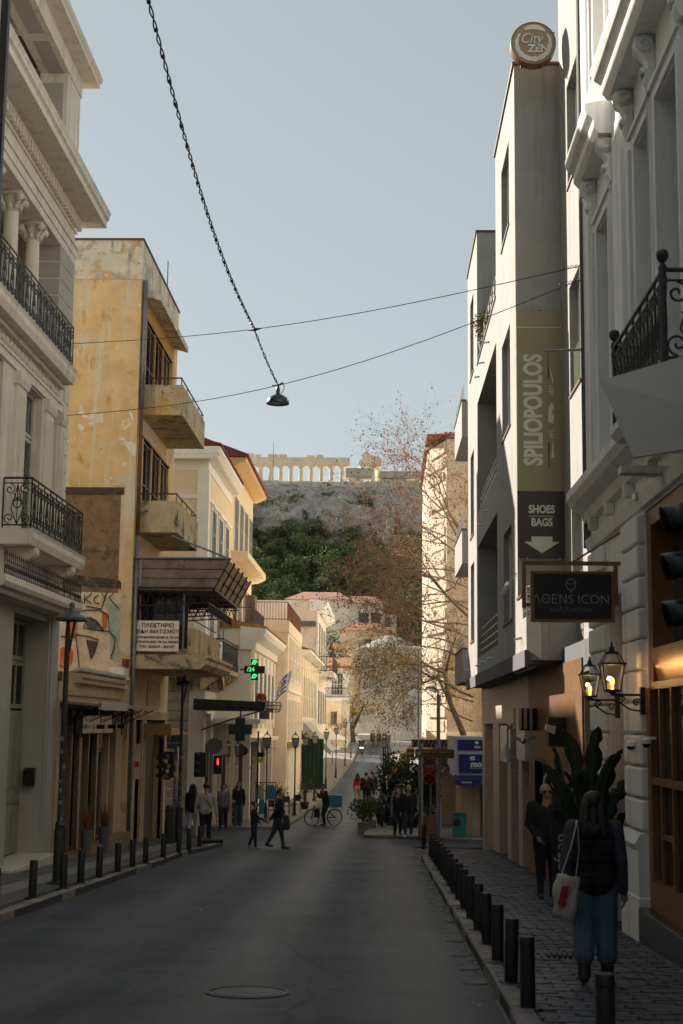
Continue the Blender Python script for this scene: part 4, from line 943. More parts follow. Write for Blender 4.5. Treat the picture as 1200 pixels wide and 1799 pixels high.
for (x,y,z,lb) in ((3.0,17.35,1.62,'white dome security camera under the brass fascia, left one'),(3.05,16.6,1.66,'white dome security camera under the brass fascia, right one'),(3.05,20.3,1.1,'small dark camera on the white pier behind the plant')):
    t = thing('security_camera', lb, 'camera', (x,y,z)); MB().lathe([(.06,.0),(.06,.05),(.03,.07)], (x,y,z), 12).b('housing', M['white'] if z > 1.2 else M['black'], t, smooth='auto'); MB().ball((x,y,z), .05, n=12, m=8).b('dome', M['black'], t, smooth=True); MB().box(x,3.16,y-.02,y+.02,z+.05,z+.08).b('arm', M['white'], t)
# ---------------------------------------------------------------- grey panel and traffic light at the right edge
ps = thing('blank_sign_panel', 'plain grey panel seen from below at the right edge, before the iron balcony', 'panel', (2.2,10.5,3.9))
MB().hexa([(1.635,10.5,4.425),(2.9,10.75,4.86),(2.92,10.79,4.86),(1.645,10.54,4.425),(1.84,10.3,3.80),(2.9,10.3,3.98),(2.92,10.34,3.98),(1.85,10.34,3.80)]).b('sheet', mat('grey painted sheet', (.40,.38,.36), .6, .04), ps, fix=True)
MB().tube([(2.24,10.25,4.24),(2.6,10.3,3.75)], .035, 8).b('tube_arm', M['white'], ps); MB().tube([(2.85,10.6,4.4),(3.2,10.6,4.4)], .03, 6).b('wall_arm', M['steel'], ps)
tl = thing('traffic_light', 'dark green traffic light with hooded lamps cut by the right picture edge', 'traffic light', (1.95,8,g(8)))
tg = mat('dark green signal housing', (.006,.017,.016), .4, .1)
MB().box(1.73,1.95,7.86,8.14,2.22,3.28).b('housing', tg, tl, bev=.03); MB().tube([(2.0,8,g(8)),(2.0,8,3.5)], .06, 10).b('pole', tg, tl)
for z in (3.0,2.73,2.46):
    h_ = MB(); n = 12
    for i in range(n+1):
        a = math.radians(-20+220*i/n); h_.v += [(1.73,8+.105*math.cos(a),z+.105*math.sin(a)),(1.57+.08*(1-math.sin(a))*.5,8+.11*math.cos(a),z+.105*math.sin(a)-.02)]
    h_.f = [(2*i,2*i+1,2*i+3,2*i+2) for i in range(n)]
    o = h_.b('hood', tg, tl, smooth=True); md = o.modifiers.new('solid','SOLIDIFY'); md.thickness = .008
    MB().lathe([(.0001,-.02),(.09,-.005)], (1.73,8,z), 14, 'x').b('lens', M['black'], tl)
# ================================================================ 5  grey and white modern building
gb = thing('modern_grey_building', 'pale rendered modern building with projecting bays, loggias and shop floor at right', 'building', (3.2,33,-1.4))
q = MB()
WW = [(24.6,26.0,11.97,13.99),(24.6,26.0,7.92,10.0),(24.65,26.05,3.76,5.84)]
q.wall('x', 3.5, 3.9, 21.38, 27.1, 3.2, 17.5, WW)
BW = [(28.35,30.2,12.15,13.95),(28.35,30.3,7.9,10.0),(28.3,30.2,3.95,5.85)]
q.wall('x', 2.6, 2.95, 27.35, 31.55, 3.2, 15.0, BW); q.box(2.6,3.9,27.1,27.35,3.2,15.0); q.box(2.6,5,31.55,31.8,3.2,15.0); q.box(2.95,3.6,27.35,31.55,14.8,15.0)
q.box(4.6,4.8,31.8,38.2,3.2,11.5)                                   # loggia back wall
for (z0,z1) in ((10.55,11.6),(6.6,7.5),(3.2,3.62)): q.box(2.6,2.8,31.8,38.2,z0,z1)
for z in (10.55,6.6,3.2): q.box(2.8,4.6,31.8,38.2,z,z+.2)
q.wall('x', 2.6, 2.9, 38.45, 42.4, 3.2, 15.45, [(39.7,41.2,11.9,14.2),(39.7,41.2,7.2,9.6),(39.7,41.2,4.2,6.4)]); q.box(2.6,6,38.2,38.45,3.2,15.45); q.box(2.6,6,42.15,42.4,3.2,15.45) if False else q.box(2.9,6,42.1,42.4,3.2,15.45)
q.box(3.4,3.7,42.4,48.3,2.6,12.2)
q.b('wall', M['rgrey'], gb)
MB().box(2.56,3.62,27.06,31.84,15.0,15.06).b('coping', M['rail'], gb); MB().box(2.56,5,38.16,42.44,15.45,15.5).b('coping', M['rail'], gb); MB().box(2.57,2.83,31.84,38.15,11.6,11.64).b('coping', M['rail'], gb)
for (y0,y1,z0,z1) in WW:
    MB().box(3.85,4.0,y0,y1,z0,z1).b('window_backing', M['dark'], gb); window(gb, 'x', 3.72, y0+.01, y1-.01, z0, z1, -1, M['white'], 2, 1, .07, 'glassblue'); MB().box(3.47,3.7,y0-.03,y1+.03,z0-.05,z0).b('sill', M['rail'], gb); MB().box(3.56,3.58,y0+.02,y1-.02,z0+.05,z0+.85).b('glass_guard', mat('green glass guard', (.14,.17,.13), .1, 0, bump=0, spec=.8) if (z0 == 11.97) else bpy.data.materials['green glass guard'], gb)
for (y0,y1,z0,z1) in BW:
    MB().box(2.9,3.0,y0,y1,z0,z1).b('window_backing', M['dark'], gb); window(gb, 'x', 2.78, y0+.01, y1-.01, z0, z1, -1, M['white'], 2, 1, .06, 'glassblue'); MB().box(2.57,2.78,y0-.03,y1+.03,z0-.05,z0).b('sill', M['rail'], gb)
for (z0,z1) in ((11.9,14.2),(7.2,9.6),(4.2,6.4)):
    MB().box(2.86,2.95,39.7,41.2,z0,z1).b('window_backing', M['dark'], gb); window(gb, 'x', 2.74, 39.71, 41.19, z0, z1, -1, M['white'], 1, 1, .06, 'glassblue'); MB().box(2.57,2.75,39.66,41.24,z0-.05,z0).b('sill', M['rail'], gb)
for (z0,z1) in ((7.5,10.3),(3.7,6.4)): window(gb, 'x', 4.5, 33.0, 37.2, z0-.5, z1, -1, M['black'], 3, 1, .07, 'glass', name='loggia_window')
def tube_rail(y0, y1, x, z, h, n=4, k=8, nm='railing'):
    r = MB()
    for i in range(n): r.tube([(x,y0,z+h*(i+1)/n),(x,y1,z+h*(i+1)/n)], .017, 5)
    for i in range(k+1): yy = lerp(y0,y1,i/k); r.tube([(x,yy,z),(x,yy,z+h)], .014, 5)
    return r.b(nm, M['steel'], gb)
tube_rail(31.85,38.15,2.68,11.64,.75); tube_rail(31.85,38.15,2.68,7.5,.5,3); tube_rail(31.85,38.15,2.68,3.62,.75)
for (z0,h) in ((10.8,1.15),(6.8,1.05),(3.15,1.0)):                   # end balconies
    e = MB().box(2.5,3.4,43.9,48.2,z0,z0+.15); e.box(2.5,2.62,43.9,48.2,z0+.15,z0+h); e.box(2.62,3.4,43.9,44.02,z0+.15,z0+h); e.box(2.62,3.4,48.08,48.2,z0+.15,z0+h); e.b('end_balcony', M['rgrey'], gb)
    MB().box(2.47,2.65,43.87,48.23,z0+h,z0+h+.04).b('coping', M['rail'], gb); tube_rail(43.95,48.15,2.56,z0+h+.04,.45,3,6)
# nearer low balcony box with splayed corner
MB().prism([(2.6,27.1),(2.6,25.55),(2.83,25.3),(3.9,25.3),(3.9,27.1)], 'z', 3.0, 3.78).b('low_balcony', M['rgrey'], gb, fix=True)
MB().prism([(2.6,27.09),(2.6,26.2),(2.75,26.2),(2.75,27.09)], 'z', 3.78, 4.2).b('low_parapet', M['rgrey'], gb, fix=True); MB().box(2.57,2.78,26.18,27.09,4.2,4.24).b('coping', M['rail'], gb)
r = MB()
for k in range(4): r.tube([(2.62,25.6,3.9+k*.14),(2.62,26.2,3.9+k*.14)], .016, 5); r.tube([(2.62,25.6,3.9+k*.14),(2.85,25.36,3.9+k*.14),(3.85,25.36,3.9+k*.14)], .016, 5)
for p in ((2.62,25.6),(2.62,26.15),(2.85,25.36),(3.2,25.36)): r.tube([(*p,3.78),(*p,4.34)], .014, 5)
r.b('railing', M['steel'], gb)
for (y,z) in ((26.4,3.45),(33.2,3.4),(35.6,3.42),(37.2,3.4),(34.2,7.0),(36.3,6.95),(33.8,11.1),(35.6,11.05),(37.3,11.1),(42.0,3.45)): MB().tube([(2.62,y,z),(2.46,y,z-.03)], .025, 6).b('drain_spout', M['steel'], gb)
# soffit with strip light and slots
MB().box(2.58,3.6,25.45,42.6,2.93,3.0).b('soffit', M['rdark'], gb); MB().box(2.55,2.62,25.4,42.7,2.88,3.18).b('soffit_edge', M['rdark'], gb)
MB().box(2.75,2.85,26.3,29.8,2.91,2.928).b('soffit_strip', M['white'], gb)
MB().box(3.2,3.9,21.38,27.1,2.7,3.2).b('soffit_beam', M['rdark'], gb)
# ground floor: beige piers, doors, wood slat front
GO = [(41.0,44.2,-2.2,1.9),(36.4,38.9,-2.2,1.9),(33.5,35.4,-2.2,1.9),(31.0,32.6,-2.2,1.6)]
q = MB().wall('x', 3.2, 3.6, 30.8, 45.2, -2.2, 2.93, GO); q.box(3.6,7,44.9,45.2,-2.2,2.93); q.b('shop_wall', M['beige'], gb)
tl_ = MB()
for k in range(16): tl_.box(3.197,3.199,30.85,45.1,-1.6+k*.3,-1.592+k*.3)
tl_.b('tile_joint', M['neo2'], gb)
MB().box(4.2,4.3,22.0,45.0,-2.2,3.0).b('interior_wall', M['dark'], gb)
for (y0,y1,z0,z1) in GO[1:]: MB().box(3.57,3.6,y0,y1,-2.0,z1).b('dark_glazing', M['glass'], gb)
MB().box(3.5,3.55,41.0,44.2,-2,1.9).b('recess_wall', M['beige'], gb)
sgw = mat('white lightbox', (.6,.58,.54), .4, .06, 6)
MB().box(3.1,3.2,35.4,37.3,.95,1.85).b('fascia_sign', sgw, gb); MB().box(3.08,3.2,35.5,36.5,1.05,1.4).b('fascia_sign', M['steel'], gb); MB().box(3.1,3.2,31.0,32.9,1.1,2.0).b('fascia_sign', sgw, gb); MB().box(3.05,3.2,33.9,34.25,1.3,1.75).b('meter_box', M['steel'], gb)
wd = MB(); y = 22.7
while y < 30.8:
    if not (28.0 < y+.04 < 29.5): wd.box(3.17,3.2,y,y+.065,-1.3,2.93)
    else: wd.box(3.17,3.2,y,y+.065,1.15,2.93)
    y += .085
wd.b('wood_slats', M['wood'], gb); MB().wall('x', 3.205, 3.5, 22.65, 30.79, -1.6, 2.93, [(28.0,29.5,-1.6,1.15)]).b('wood_backing', M['shutter'], gb)
MB().box(3.4,3.46,28.0,29.5,-1.5,1.15).b('door_glass', M['glass'], gb); MB().wall('x', 3.15, 3.4, 27.9, 29.6, -1.4, 1.22, [(28.0,29.5,-1.5,1.15)]).b('door_frame', M['black'], gb)
rs = thing('round_door_sign', 'white ring emblem with swirl on the dark bar entrance behind the plant', 'sign', (2.95,23.95,.9))
ringm = mat('white emblem paint', (.45,.5,.52), .6, 0, bump=0)
MB().tube([(2.95+.25*math.cos(t/24*2*PI),23.95,.92+.25*math.sin(t/24*2*PI)) for t in range(24)], .03, 6, closed=True, flat=.4).b('ring', ringm, rs)
MB().tube([(a,23.94,b_) for a,b_ in scroll((2.95,.92), .15, 1.6, 0, 1, 26)], .022, 5).b('swirl', ringm, rs); MB().lathe([(.0001,0),(.22,0),(.22,.02)], (2.95,23.96,.92), 24, 'y').b('disc', M['black'], rs)
ls_ = thing('metal_bar_sign', 'small dark sign of four steel bars above a winged emblem on the slat wall', 'sign', (3.05,28.6,1.9))
MB().box(2.82,3.17,29.2,29.3,1.75,2.2).b('backplate', M['black'], ls_)
for k in range(4): MB().box(2.68+k*.11,2.74+k*.11,29.1,29.18,1.78,2.2).b('bar', M['steel'], ls_)
for s_ in (-1,1): MB().hexa([(2.88,29.1,1.5),(2.88+s_*.26,29.1,1.6),(2.88+s_*.26,29.14,1.6),(2.88,29.14,1.5),(2.88,29.1,1.58),(2.88+s_*.22,29.1,1.66),(2.88+s_*.22,29.14,1.66),(2.88,29.14,1.58)]).b('wing', M['steel'], ls_, fix=True)
MB().ball((2.88,29.1,1.54), .06, n=8, m=6).b('body', M['steel'], ls_, smooth=True)
wb = thing('wall_speaker_box', 'dark box light mounted on the wood slats beside the sunlit patch', 'wall box', (3.1,24.6,1.5)); MB().box(2.86,3.17,24.6,24.95,1.5,2.0).b('box', M['black'], wb, bev=.02); MB().prism([(2.80,1.78),(2.95,1.70),(2.98,1.84),(2.82,1.88)], 'y', 24.45, 24.62).b('spotlight', M['steel'], wb)
# charcoal gap pipe between the two right buildings
MB().tube([(3.1,21.34,4.5),(3.1,21.34,18)], .06, 8).b('downpipe', M['rdark'], gb)
# ---------------------------------------------------------------- vertical banner
bn = thing('vertical_banner', 'tall olive banner with vertical white lettering above a dark arrow panel', 'banner', (3.05,27,5))
MB().box(2.6,3.5,27.02,27.06,6.3,9.87).b('olive_panel', mat('olive banner vinyl', (.27,.245,.13), .5, .05, 2, .02), bn); MB().box(2.6,3.5,27.015,27.06,5.02,6.29).b('dark_panel', mat('dark brown banner vinyl', (.035,.028,.027), .5, .05), bn)
lw = mat('off white vinyl', (.60,.58,.52), .5, .03, bump=0); VT = (PI/2, -PI/2, 0)
text(bn, 'SPILIOPOULOS', .49, (2.93,27.018,7.9), VT, lw, .003, sx=.68, bold=.018)
text(bn, 'EST.', .11, (3.27,27.018,7.43), VT, lw, .003); text(bn, '1827', .11, (3.27,27.018,8.28), VT, lw, .003)
MB().box(2.62,3.48,27.014,27.019,9.53,9.545).b('rule', lw, bn); 
shp = MB().prism([(3.2,7.66),(3.3,7.62),(3.32,7.78),(3.26,7.84),(3.32,7.92),(3.28,8.04),(3.22,7.95)], 'y', 27.014, 27.019); shp.b('shoe_emblem', lw, bn, fix=True)
for (a,b_) in ((6.95,7.3),(8.42,8.75)): MB().prism([(3.25,a),(3.31,a),(3.29,b_)] if a < 8 else [(3.29,a),(3.23,b_+.1),(3.31,a+.05)], 'y', 27.014, 27.019).b('leaf_rule', lw, bn, fix=True)
MB().prism([(3.20,6.75),(3.215,6.75),(3.225,7.25),(3.195,7.25)], 'y', 27.014, 27.019).b('dark_rule', M['black'], bn, fix=True); MB().prism([(3.20,8.5),(3.23,8.5),(3.215,9.15)], 'y', 27.014, 27.019).b('dark_rule', M['black'], bn, fix=True)
text(bn, 'SHOES', .21, (3.06,27.01,5.94), FACE, lw, .003, sx=.8, bold=.008); text(bn, 'BAGS', .21, (3.06,27.01,5.69), FACE, lw, .003, sx=.8, bold=.008); MB().box(2.8,3.3,27.008,27.014,5.81,5.818).b('rule', lw, bn)
MB().prism([(2.86,5.42),(3.26,5.42),(3.26,5.32),(3.4,5.32),(3.06,5.1),(2.72,5.32),(2.86,5.32)], 'y', 27.006, 27.014).b('arrow', lw, bn, fix=True)
for (x,z) in ((2.78,4.99),(3.4,4.99),(3.04,9.9)): MB().ball((x,27.02,z), .028, n=8, m=5).b('fixing', M['steel'], bn, smooth=True)
# ---------------------------------------------------------------- round rooftop sign
cz = thing('round_rooftop_sign', 'round brown sign with white brush ring on the roof edge', 'sign', (2.93,26.6,15.0))
MB().lathe([(.0001,0),(.44,0),(.44,.22),(.0001,.22)], (2.93,26.5,15.17), 36, 'y').b('disc', mat('taupe sign face', (.27,.20,.125), .5, .06, 3, .02), cz, smooth='auto')
MB().lathe([(.445,-.012),(.445,.232),(.425,.232),(.425,-.012),(.445,-.012)], (2.93,26.5,15.17), 36, 'y', caps=False).b('rim', M['bronze'], cz)
sw = MB()
for (a0,a1,r) in ((140,398,.33),(48,122,.34)):
    n = 30
    for i in range(n):
        t0, t1 = math.radians(lerp(a0,a1,i/n)), math.radians(lerp(a0,a1,(i+1)/n)); w0, w1 = (.006+.042*math.sin(PI*i/n)**.5*(1+.25*math.sin(i*2.1)) for i in (i,i+1))
        sw.prism([(2.93+(r+w0)*math.cos(t0),15.17+(r+w0)*math.sin(t0)),(2.93+(r+w1)*math.cos(t1),15.17+(r+w1)*math.sin(t1)),(2.93+(r-w1)*math.cos(t1),15.17+(r-w1)*math.sin(t1)),(2.93+(r-w0)*math.cos(t0),15.17+(r-w0)*math.sin(t0))], 'y', 26.49, 26.499)
sw.b('brush_ring', lw, cz, fix=True); text(cz, 'City', .30, (2.88,26.49,15.26), FACE, lw, .004, shear=.3, sx=.85); text(cz, 'ZEN', .22, (3.03,26.49,15.05), FACE, lw, .004, bold=.008)
fr_ = MB()
for x in (2.7,3.05): fr_.tube([(x,26.6,14.7),(x,26.9,15.05)], .02, 5)
fr_.tube([(3.2,26.7,14.8),(3.36,26.7,15.5)], .02, 5); fr_.tube([(3.1,26.9,15.05),(3.1,26.7,14.75)], .02, 5); fr_.b('support_frame', M['rail'], cz)
# small lantern arm on the corner pilaster
hb = thing('bracket_rod', 'thin horizontal steel rod crossing in front of the olive banner', 'rod', (3.2,21.9,7.7)); MB().tube([(3.2,21.9,7.72),(2.55,21.9,7.70)], .022, 6).b('rod', M['zinc'], hb)
# ---------------------------------------------------------------- pavement menu stand and big potted plant
ms = thing('menu_stand', 'tall black menu stand with white vertical lettering on the right pavement', 'stand', (2.6,22.0,g(22)+KH))
zb = g(22)+KH
MB().box(2.6,3.0,21.95,22.0,zb+.08,zb+1.68).b('panel', M['black'], ms); MB().box(2.52,3.08,21.8,22.2,zb,zb+.03).b('foot', M['iron'], ms); MB().box(2.75,2.85,21.98,22.05,zb+.03,zb+.3).b('stem', M['iron'], ms)
text(ms, 'Rooftop', .26, (2.72,21.945,zb+.62), VT, mat('dim white print', (.3,.32,.33), .6, 0, bump=0), .002)
def strelitzia(x, y, z, label, leaves):
    t = thing('potted_palm', label, 'plant', (x,y,z))
    MB().lathe([(.2,0),(.25,.5),(.23,.5),(.22,.44),(.0001,.44)], (x,y,z), 4, a0=PI/4).b('pot', M['iron'], t)
    lm = mat('banana leaf', (.016,.034,.017), .35, .35, 2.5, .15, 14, spec=.5)
    for (bx, by, bz, tx, ty, tz, wd_, roll) in leaves:                # blade from base to tip, in offsets from the pot
        a = Vector((x+bx,y+by,z+bz)); e = Vector((x+tx,y+ty,z+tz)); d_ = e-a; L_ = d_.length; n = 16; rows = []; spine = []
        sd_ = d_.normalized().cross(Vector((0,-1,0))); sd_ = sd_.normalized() if sd_.length > .05 else Vector((1,0,0))
        sd_ = (Matrix.Rotation(roll,3,d_.normalized()) @ sd_); nr = d_.normalized().cross(sd_)
        ctl = a.lerp(e,.45)+Vector((0,0,.42*L_))
        for i in range(n+1):
            u = i/n; p = a*(1-u)**2+ctl*(2*u*(1-u))+e*u*u; spine.append(p)
            w_ = wd_*1.45*((u+.02)**.5)*((1-u)**.65)+.002
            row = []
            for s_ in (-1,-.5,0,.5,1):
                tear = (random.uniform(-.55,-.2) if abs(s_) == 1 and random.random() < .22 else 0)
                row.append(p+sd_*(w_*s_*(1+tear))+nr*(abs(s_)*w_*.22)+Vector((0,0,-w_*.25*abs(s_)+random.uniform(-.015,.015)*abs(s_))))
            rows.append(row)
        o = MB().sheet(rows).b('leaf', lm, t, smooth=True); md = o.modifiers.new('solid','SOLIDIFY'); md.thickness = .004
        base = Vector((x+random.uniform(-.06,.06),y+random.uniform(-.06,.06),z+.42)); MB().tube([base, base.lerp(a,.6)+Vector((0,0,.06)), a]+[tuple(v) for v in spine], [.022,.02,.017]+[.013-.0006*i for i in range(n+1)], 5).b('stalk', M['leaf'], o)
strelitzia(2.86,19.6,g(19.6)+KH,'tall potted banana-leaf plant beside the white pier at right',[(-.12,-.1,1.0,-.72,-.2,2.05,.15,.3),(-.1,-.2,1.2,-.42,-.3,2.5,.17,-.3),(-.05,-.15,1.25,.05,-.35,2.55,.18,.15),(0,-.2,1.15,.36,-.35,2.25,.17,.3),(.05,-.1,1.0,.52,-.3,1.9,.15,-.4),(.08,-.2,.85,.5,-.35,1.45,.16,.5),(.0,-.3,.8,.28,-.6,1.35,.17,.2),(-.12,-.3,.85,-.62,-.5,1.45,.15,-.2),(.05,-.25,.5,.42,-.55,.85,.12,.4),(-.15,-.2,.5,-.5,-.4,.95,.12,0),(-.08,-.25,1.1,-.25,-.5,1.95,.16,.5),(.08,-.1,.5,.4,-.2,.6,.10,.3),(-.3,.1,1.1,-.5,.1,2.3,.15,.8)])
# ================================================================ 6  left side beyond the crossing
def simple_window(par, ax, p, u0, u1, z0, z1, out, fm, shutters=None, sill=True, hood=False):
    o = window(par, ax, p, u0, u1, z0, z1, out, fm, 2, 1, .06, 'glassblue', .1 if sill else None)
    if shutters:
        w_ = (u1-u0)/2
        for s_ in (0,1): louvre(MB(), ax, p+.062*out, u0+s_*w_+.01, u0+(s_+1)*w_-.01, z0, z1, out, 14, .05).b('shutter', shutters, par)
    if hood:
        q = MB(); lo, hi = sorted((p, p+.14*out)); f = (q.box(lo,hi,u0-.15,u1+.15,z1+.12,z1+.24) if ax == 'x' else q.box(u0-.15,u1+.15,lo,hi,z1+.12,z1+.24)); q.b('hood', fm, par)
        q = MB(); lo, hi = sorted((p, p+.07*out))
        for (a,b_,c,d) in ((u0-.13,u0,z0,z1+.12),(u1,u1+.13,z0,z1+.12),(u0,u1,z1,z1+.12)): (q.box(lo,hi,a,b_,c,d) if ax == 'x' else q.box(a,b_,lo,hi,c,d))
        q.b('surround', fm, par)
    return o
blueg = mat('blue grey shutter', (.30,.34,.36), .6, .06)
# A: cream corner house with white trim
A = thing('cream_corner_house', 'cream corner house with white trim, red tile eaves and griffin balcony', 'building', (-7.1,60,-2.4))
MB().box(-18,-7.1,57.0,66.2,3.6,12.4).b('upper_wall', M['cream'], A)
MB().box(-18,-7.06,56.96,66.2,12.0,12.4).b('frieze', M['white'], A); MB().box(-7.5,-7.02,56.92,57.5,3.9,12.0).b('corner_pilaster', M['white'], A)
MB().box(-18,-7.04,56.95,66.2,10.85,11.0).b('string_course', M['white'], A)
MB().prism([(-18,12.4),(-7.0,12.4),(-6.7,12.55),(-6.55,12.75),(-6.55,12.9),(-18,13.0)], 'y', 56.4, 66.2).b('cornice', M['white'], A); MB().box(-18,-6.6,56.38,56.9,12.6,12.88).b('cornice', M['white'], A)
dn = meshof(MB().box(0,.28,0,.12,0,.16), 'modillion', M['white'])
for k in range(20): piece(dn, A, (-7.0, 57.2+k*.45, 12.42))
MB().prism([(-18,12.95),(-6.5,12.92),(-12,15.0),(-18,15.0)], 'y', 56.5, 66.2).b('roof', M['redtile'], A)
tile_row(A, (-6.5,56.5,12.95), (-6.5,66.1,12.95), (1,0,0), M['redtile'], .09, .2); tile_row(A, (-11.5,56.42,12.95), (-6.6,56.42,12.95), (0,-1,0), M['redtile'], .09, .2)
for (y0,y1) in ((58.5,59.6),(61.0,62.1),(63.6,64.7)):
    for (z0,z1) in ((8.6,10.6),(4.0,7.0)): simple_window(A, 'x', -7.1, y0, y1, z0, z1, 1, M['white'], blueg, True, True)
# lower floor (greyed stone with tall dark doorway)
MB().wall('y', 57.05, 57.4, -18, -7.5, -2.6, 3.6, [(-9.0,-8.0,-2.6,1.6)]).b('lower_wall', M['neo2'], A)
for k in range(14):
    z0 = -1.9+k*.38; MB().box(-9.6,-7.62,56.99,57.05,z0+.012,z0+.365).b('block', M['neo2'], A, bev=.012)
MB().wall('x', -7.5, -7.1, 57.05, 66.2, -2.6, 3.6, [(58.0,60.2,-2.6,2.2),(61.2,65.6,-2.6,2.0)]).b('lower_wall', M['creampale'], A)
MB().box(-7.62,-6.98,56.93,57.5,-2.5,3.3).b('corner_pier', M['whitecool'], A, bev=.02); MB().box(-7.7,-6.9,56.85,57.6,3.3,3.75).b('pier_capital', M['creampale'], A)
MB().box(-7.6,-7.5,57.9,65.8,-2.6,2.2).b('dark_shopfront', M['dark'], A)
# griffin balcony on scroll consoles
bs = MB().box(-8.4,-6.15,55.95,63.0,3.78,3.95).b('balcony_slab', M['dirtyconc'], A)
for y in (56.3,57.4,58.6,60.0,61.4,62.6):
    c = MB().prism([(-7.1,3.1),(-6.95,3.1),(-6.75,3.3),(-6.5,3.45),(-6.3,3.6),(-6.3,3.78),(-7.1,3.78)], 'y', y-.13, y+.13).b('console', M['dirtyconc'], A, bev=.02)
for x in (-8.2,-7.6,-6.9,-6.35): MB().prism([(57.0,3.1),(56.85,3.1),(56.6,3.35),(56.1,3.6),(56.1,3.78),(57.0,3.78)], 'x', x-.13, x+.13).b('console', M['dirtyconc'], A, bev=.02)
rl = MB(); iron_panel(rl, lambda u, z: (-8.4+u,56.0,3.95+z), 2.2, 1.15, .8, .016); iron_panel(rl, lambda u, z: (-6.2,56.0+u,3.95+z), 6.9, 1.15, .7, .016)
rl.prism([(-7.35,4.15),(-7.2,4.2),(-7.15,4.45),(-7.0,4.5),(-6.75,4.4),(-6.65,4.15),(-6.6,4.45),(-6.75,4.62),(-6.95,4.7),(-7.05,4.95),(-7.2,4.9),(-7.12,4.75),(-7.3,4.6)], 'y', 55.985, 56.015)
for p in ((-6.2,56.0),(-6.2,62.9)): rl.tube([(*p,3.95),(*p,5.45)], [.03,.012], 6)
rl.b('griffin_railing', M['iron'], bs)
for (y,z) in ((59.5,4.0),(61.5,4.0)): MB().box(-7.1,-6.7,y,y+.7,z+.1,z+1.2).b('air_conditioner', M['white'], A, bev=.02)
# A2: taller yellowish house
A2 = thing('pale_yellow_house', 'taller pale yellow house with dark red eaves behind the cream house', 'building', (-7.1,72,-2.4))
MB().box(-16,-7.1,66.25,77.5,-2.6,13.9).b('wall', M['cream'], A2); MB().prism([(-16,13.9),(-6.9,13.9),(-6.45,14.1),(-6.4,14.25),(-16,14.4)], 'y', 66.0, 78.0).b('cornice', mat('yellow eave plaster', (.66,.47,.2), .8, .06), A2)
MB().prism([(-16,14.4),(-6.3,14.28),(-6.3,14.4),(-12,16.5),(-16,16.5)], 'y', 65.9, 78.1).b('roof', M['redtile'], A2)
for (y0,y1) in ((67.5,68.8),(70.0,71.3),(72.5,73.8),(75.0,76.3)):
    for (z0,z1) in ((10.0,12.6),(6.2,8.6)): simple_window(A2, 'x', -7.1, y0, y1, z0, z1, 1, M['white'], blueg)
MB().prism([(-7.1,9.3),(-6.7,9.35),(-6.3,9.55),(-6.3,9.85),(-7.1,9.9)], 'y', 66.6, 77.2).b('balcony', M['cream'], A2)
lb_ = MB().box(-7.1,-5.95,66.5,73,5.9,6.2).b('balcony', M['cream'], A2)
rl = MB()
for k in range(40): rl.tube([(-6.0,66.6+k*.16,6.2),(-6.0,66.6+k*.16,7.2)], .012, 4)
for z in (6.3,7.2): rl.tube([(-6.0,66.6,z),(-6.0,72.9,z)], .02, 4); rl.tube([(-7.1,66.6,z),(-6.0,66.6,z)], .02, 4)
rl.b('railing', M['iron'], lb_)
MB().box(-6.5,-6.05,68.0,69.2,6.2,7.9).b('balcony_locker', M['woodgrey'], A2)
# C: low classical house with orange tiles
C_ = thing('low_classical_house', 'low cream classical house with fluted pilasters and orange tile edge', 'building', (-5.6,68,-2.4))
MB().wall('x', -6.0, -5.6, 62, 75, -2.6, 5.4, [(62.5,66.5,-2.6,1.0),(67.5,70.6,-2.6,1.0),(71.4,74.6,-2.6,1.0)]).b('wall', M['creampale'], C_); MB().box(-12,-6.0,62.02,74.98,-2.6,5.99).b('rear_wall', M['creampale'], C_)
MB().prism([(-6.1,5.0),(-5.45,5.0),(-5.4,5.3),(-5.1,5.55),(-5.0,5.75),(-5.0,5.9),(-6.1,6.0)], 'y', 61.8, 75.2).b('cornice', M['white'], C_)
MB().prism([(-12,6.0),(-5.0,5.92),(-9,7.0),(-12,7.0)], 'y', 61.9, 75.1).b('roof', M['ortile'], C_); tile_row(C_, (-4.98,62,5.93), (-4.98,75.1,5.93), (1,0,0), M['ortile'], .08, .2)
for k in range(6): MB().box(-5.6,-5.5,62.2+k*2.4,62.75+k*2.4,1.6,4.9).b('pilaster', M['white'], C_)
for k in range(5): simple_window(C_, 'x', -5.6, 63.0+k*2.4, 64.0+k*2.4, 2.0, 4.2, 1, M['white'], blueg)
for (y0,y1) in ((62.5,66.5),(67.5,70.6),(71.4,74.6)): MB().box(-5.95,-5.9,y0,y1,-2.6,1.0).b('shop_interior', M['dark'], C_)
MB().box(-5.6,-5.0,62.2,70.8,1.05,1.2).b('shop_canopy', M['creampale'], C_)
rl = MB()
for k in range(26): rl.tube([(-5.05,60.0+k*.2,2.0),(-5.05,60.0+k*.2,2.8)], .014, 4)
for z in (2.0,2.8): rl.tube([(-5.05,60.0,z),(-5.05,65.1,z)], .02, 4)
b_ = MB().box(-7.0,-5.0,59.9,65.2,1.8,2.0).b('balcony_slab', M['creampale'], C_); rl.b('railing', M['iron'], b_)
fl = MB(); red = mat('red geranium', (.45,.03,.04), .7); 
for k in range(70): fl.ball((-5.05+random.uniform(-.2,.12),60.2+random.uniform(0,1.6),2.95+random.uniform(-.12,.12)), random.uniform(.03,.06), n=5, m=3)
pb = thing('balcony_geraniums', 'red geraniums in a box on the balcony beside the green cross', 'plant', (-5.05,60.8,2.8)); fl.b('flowers', red, pb)
lf_ = MB()
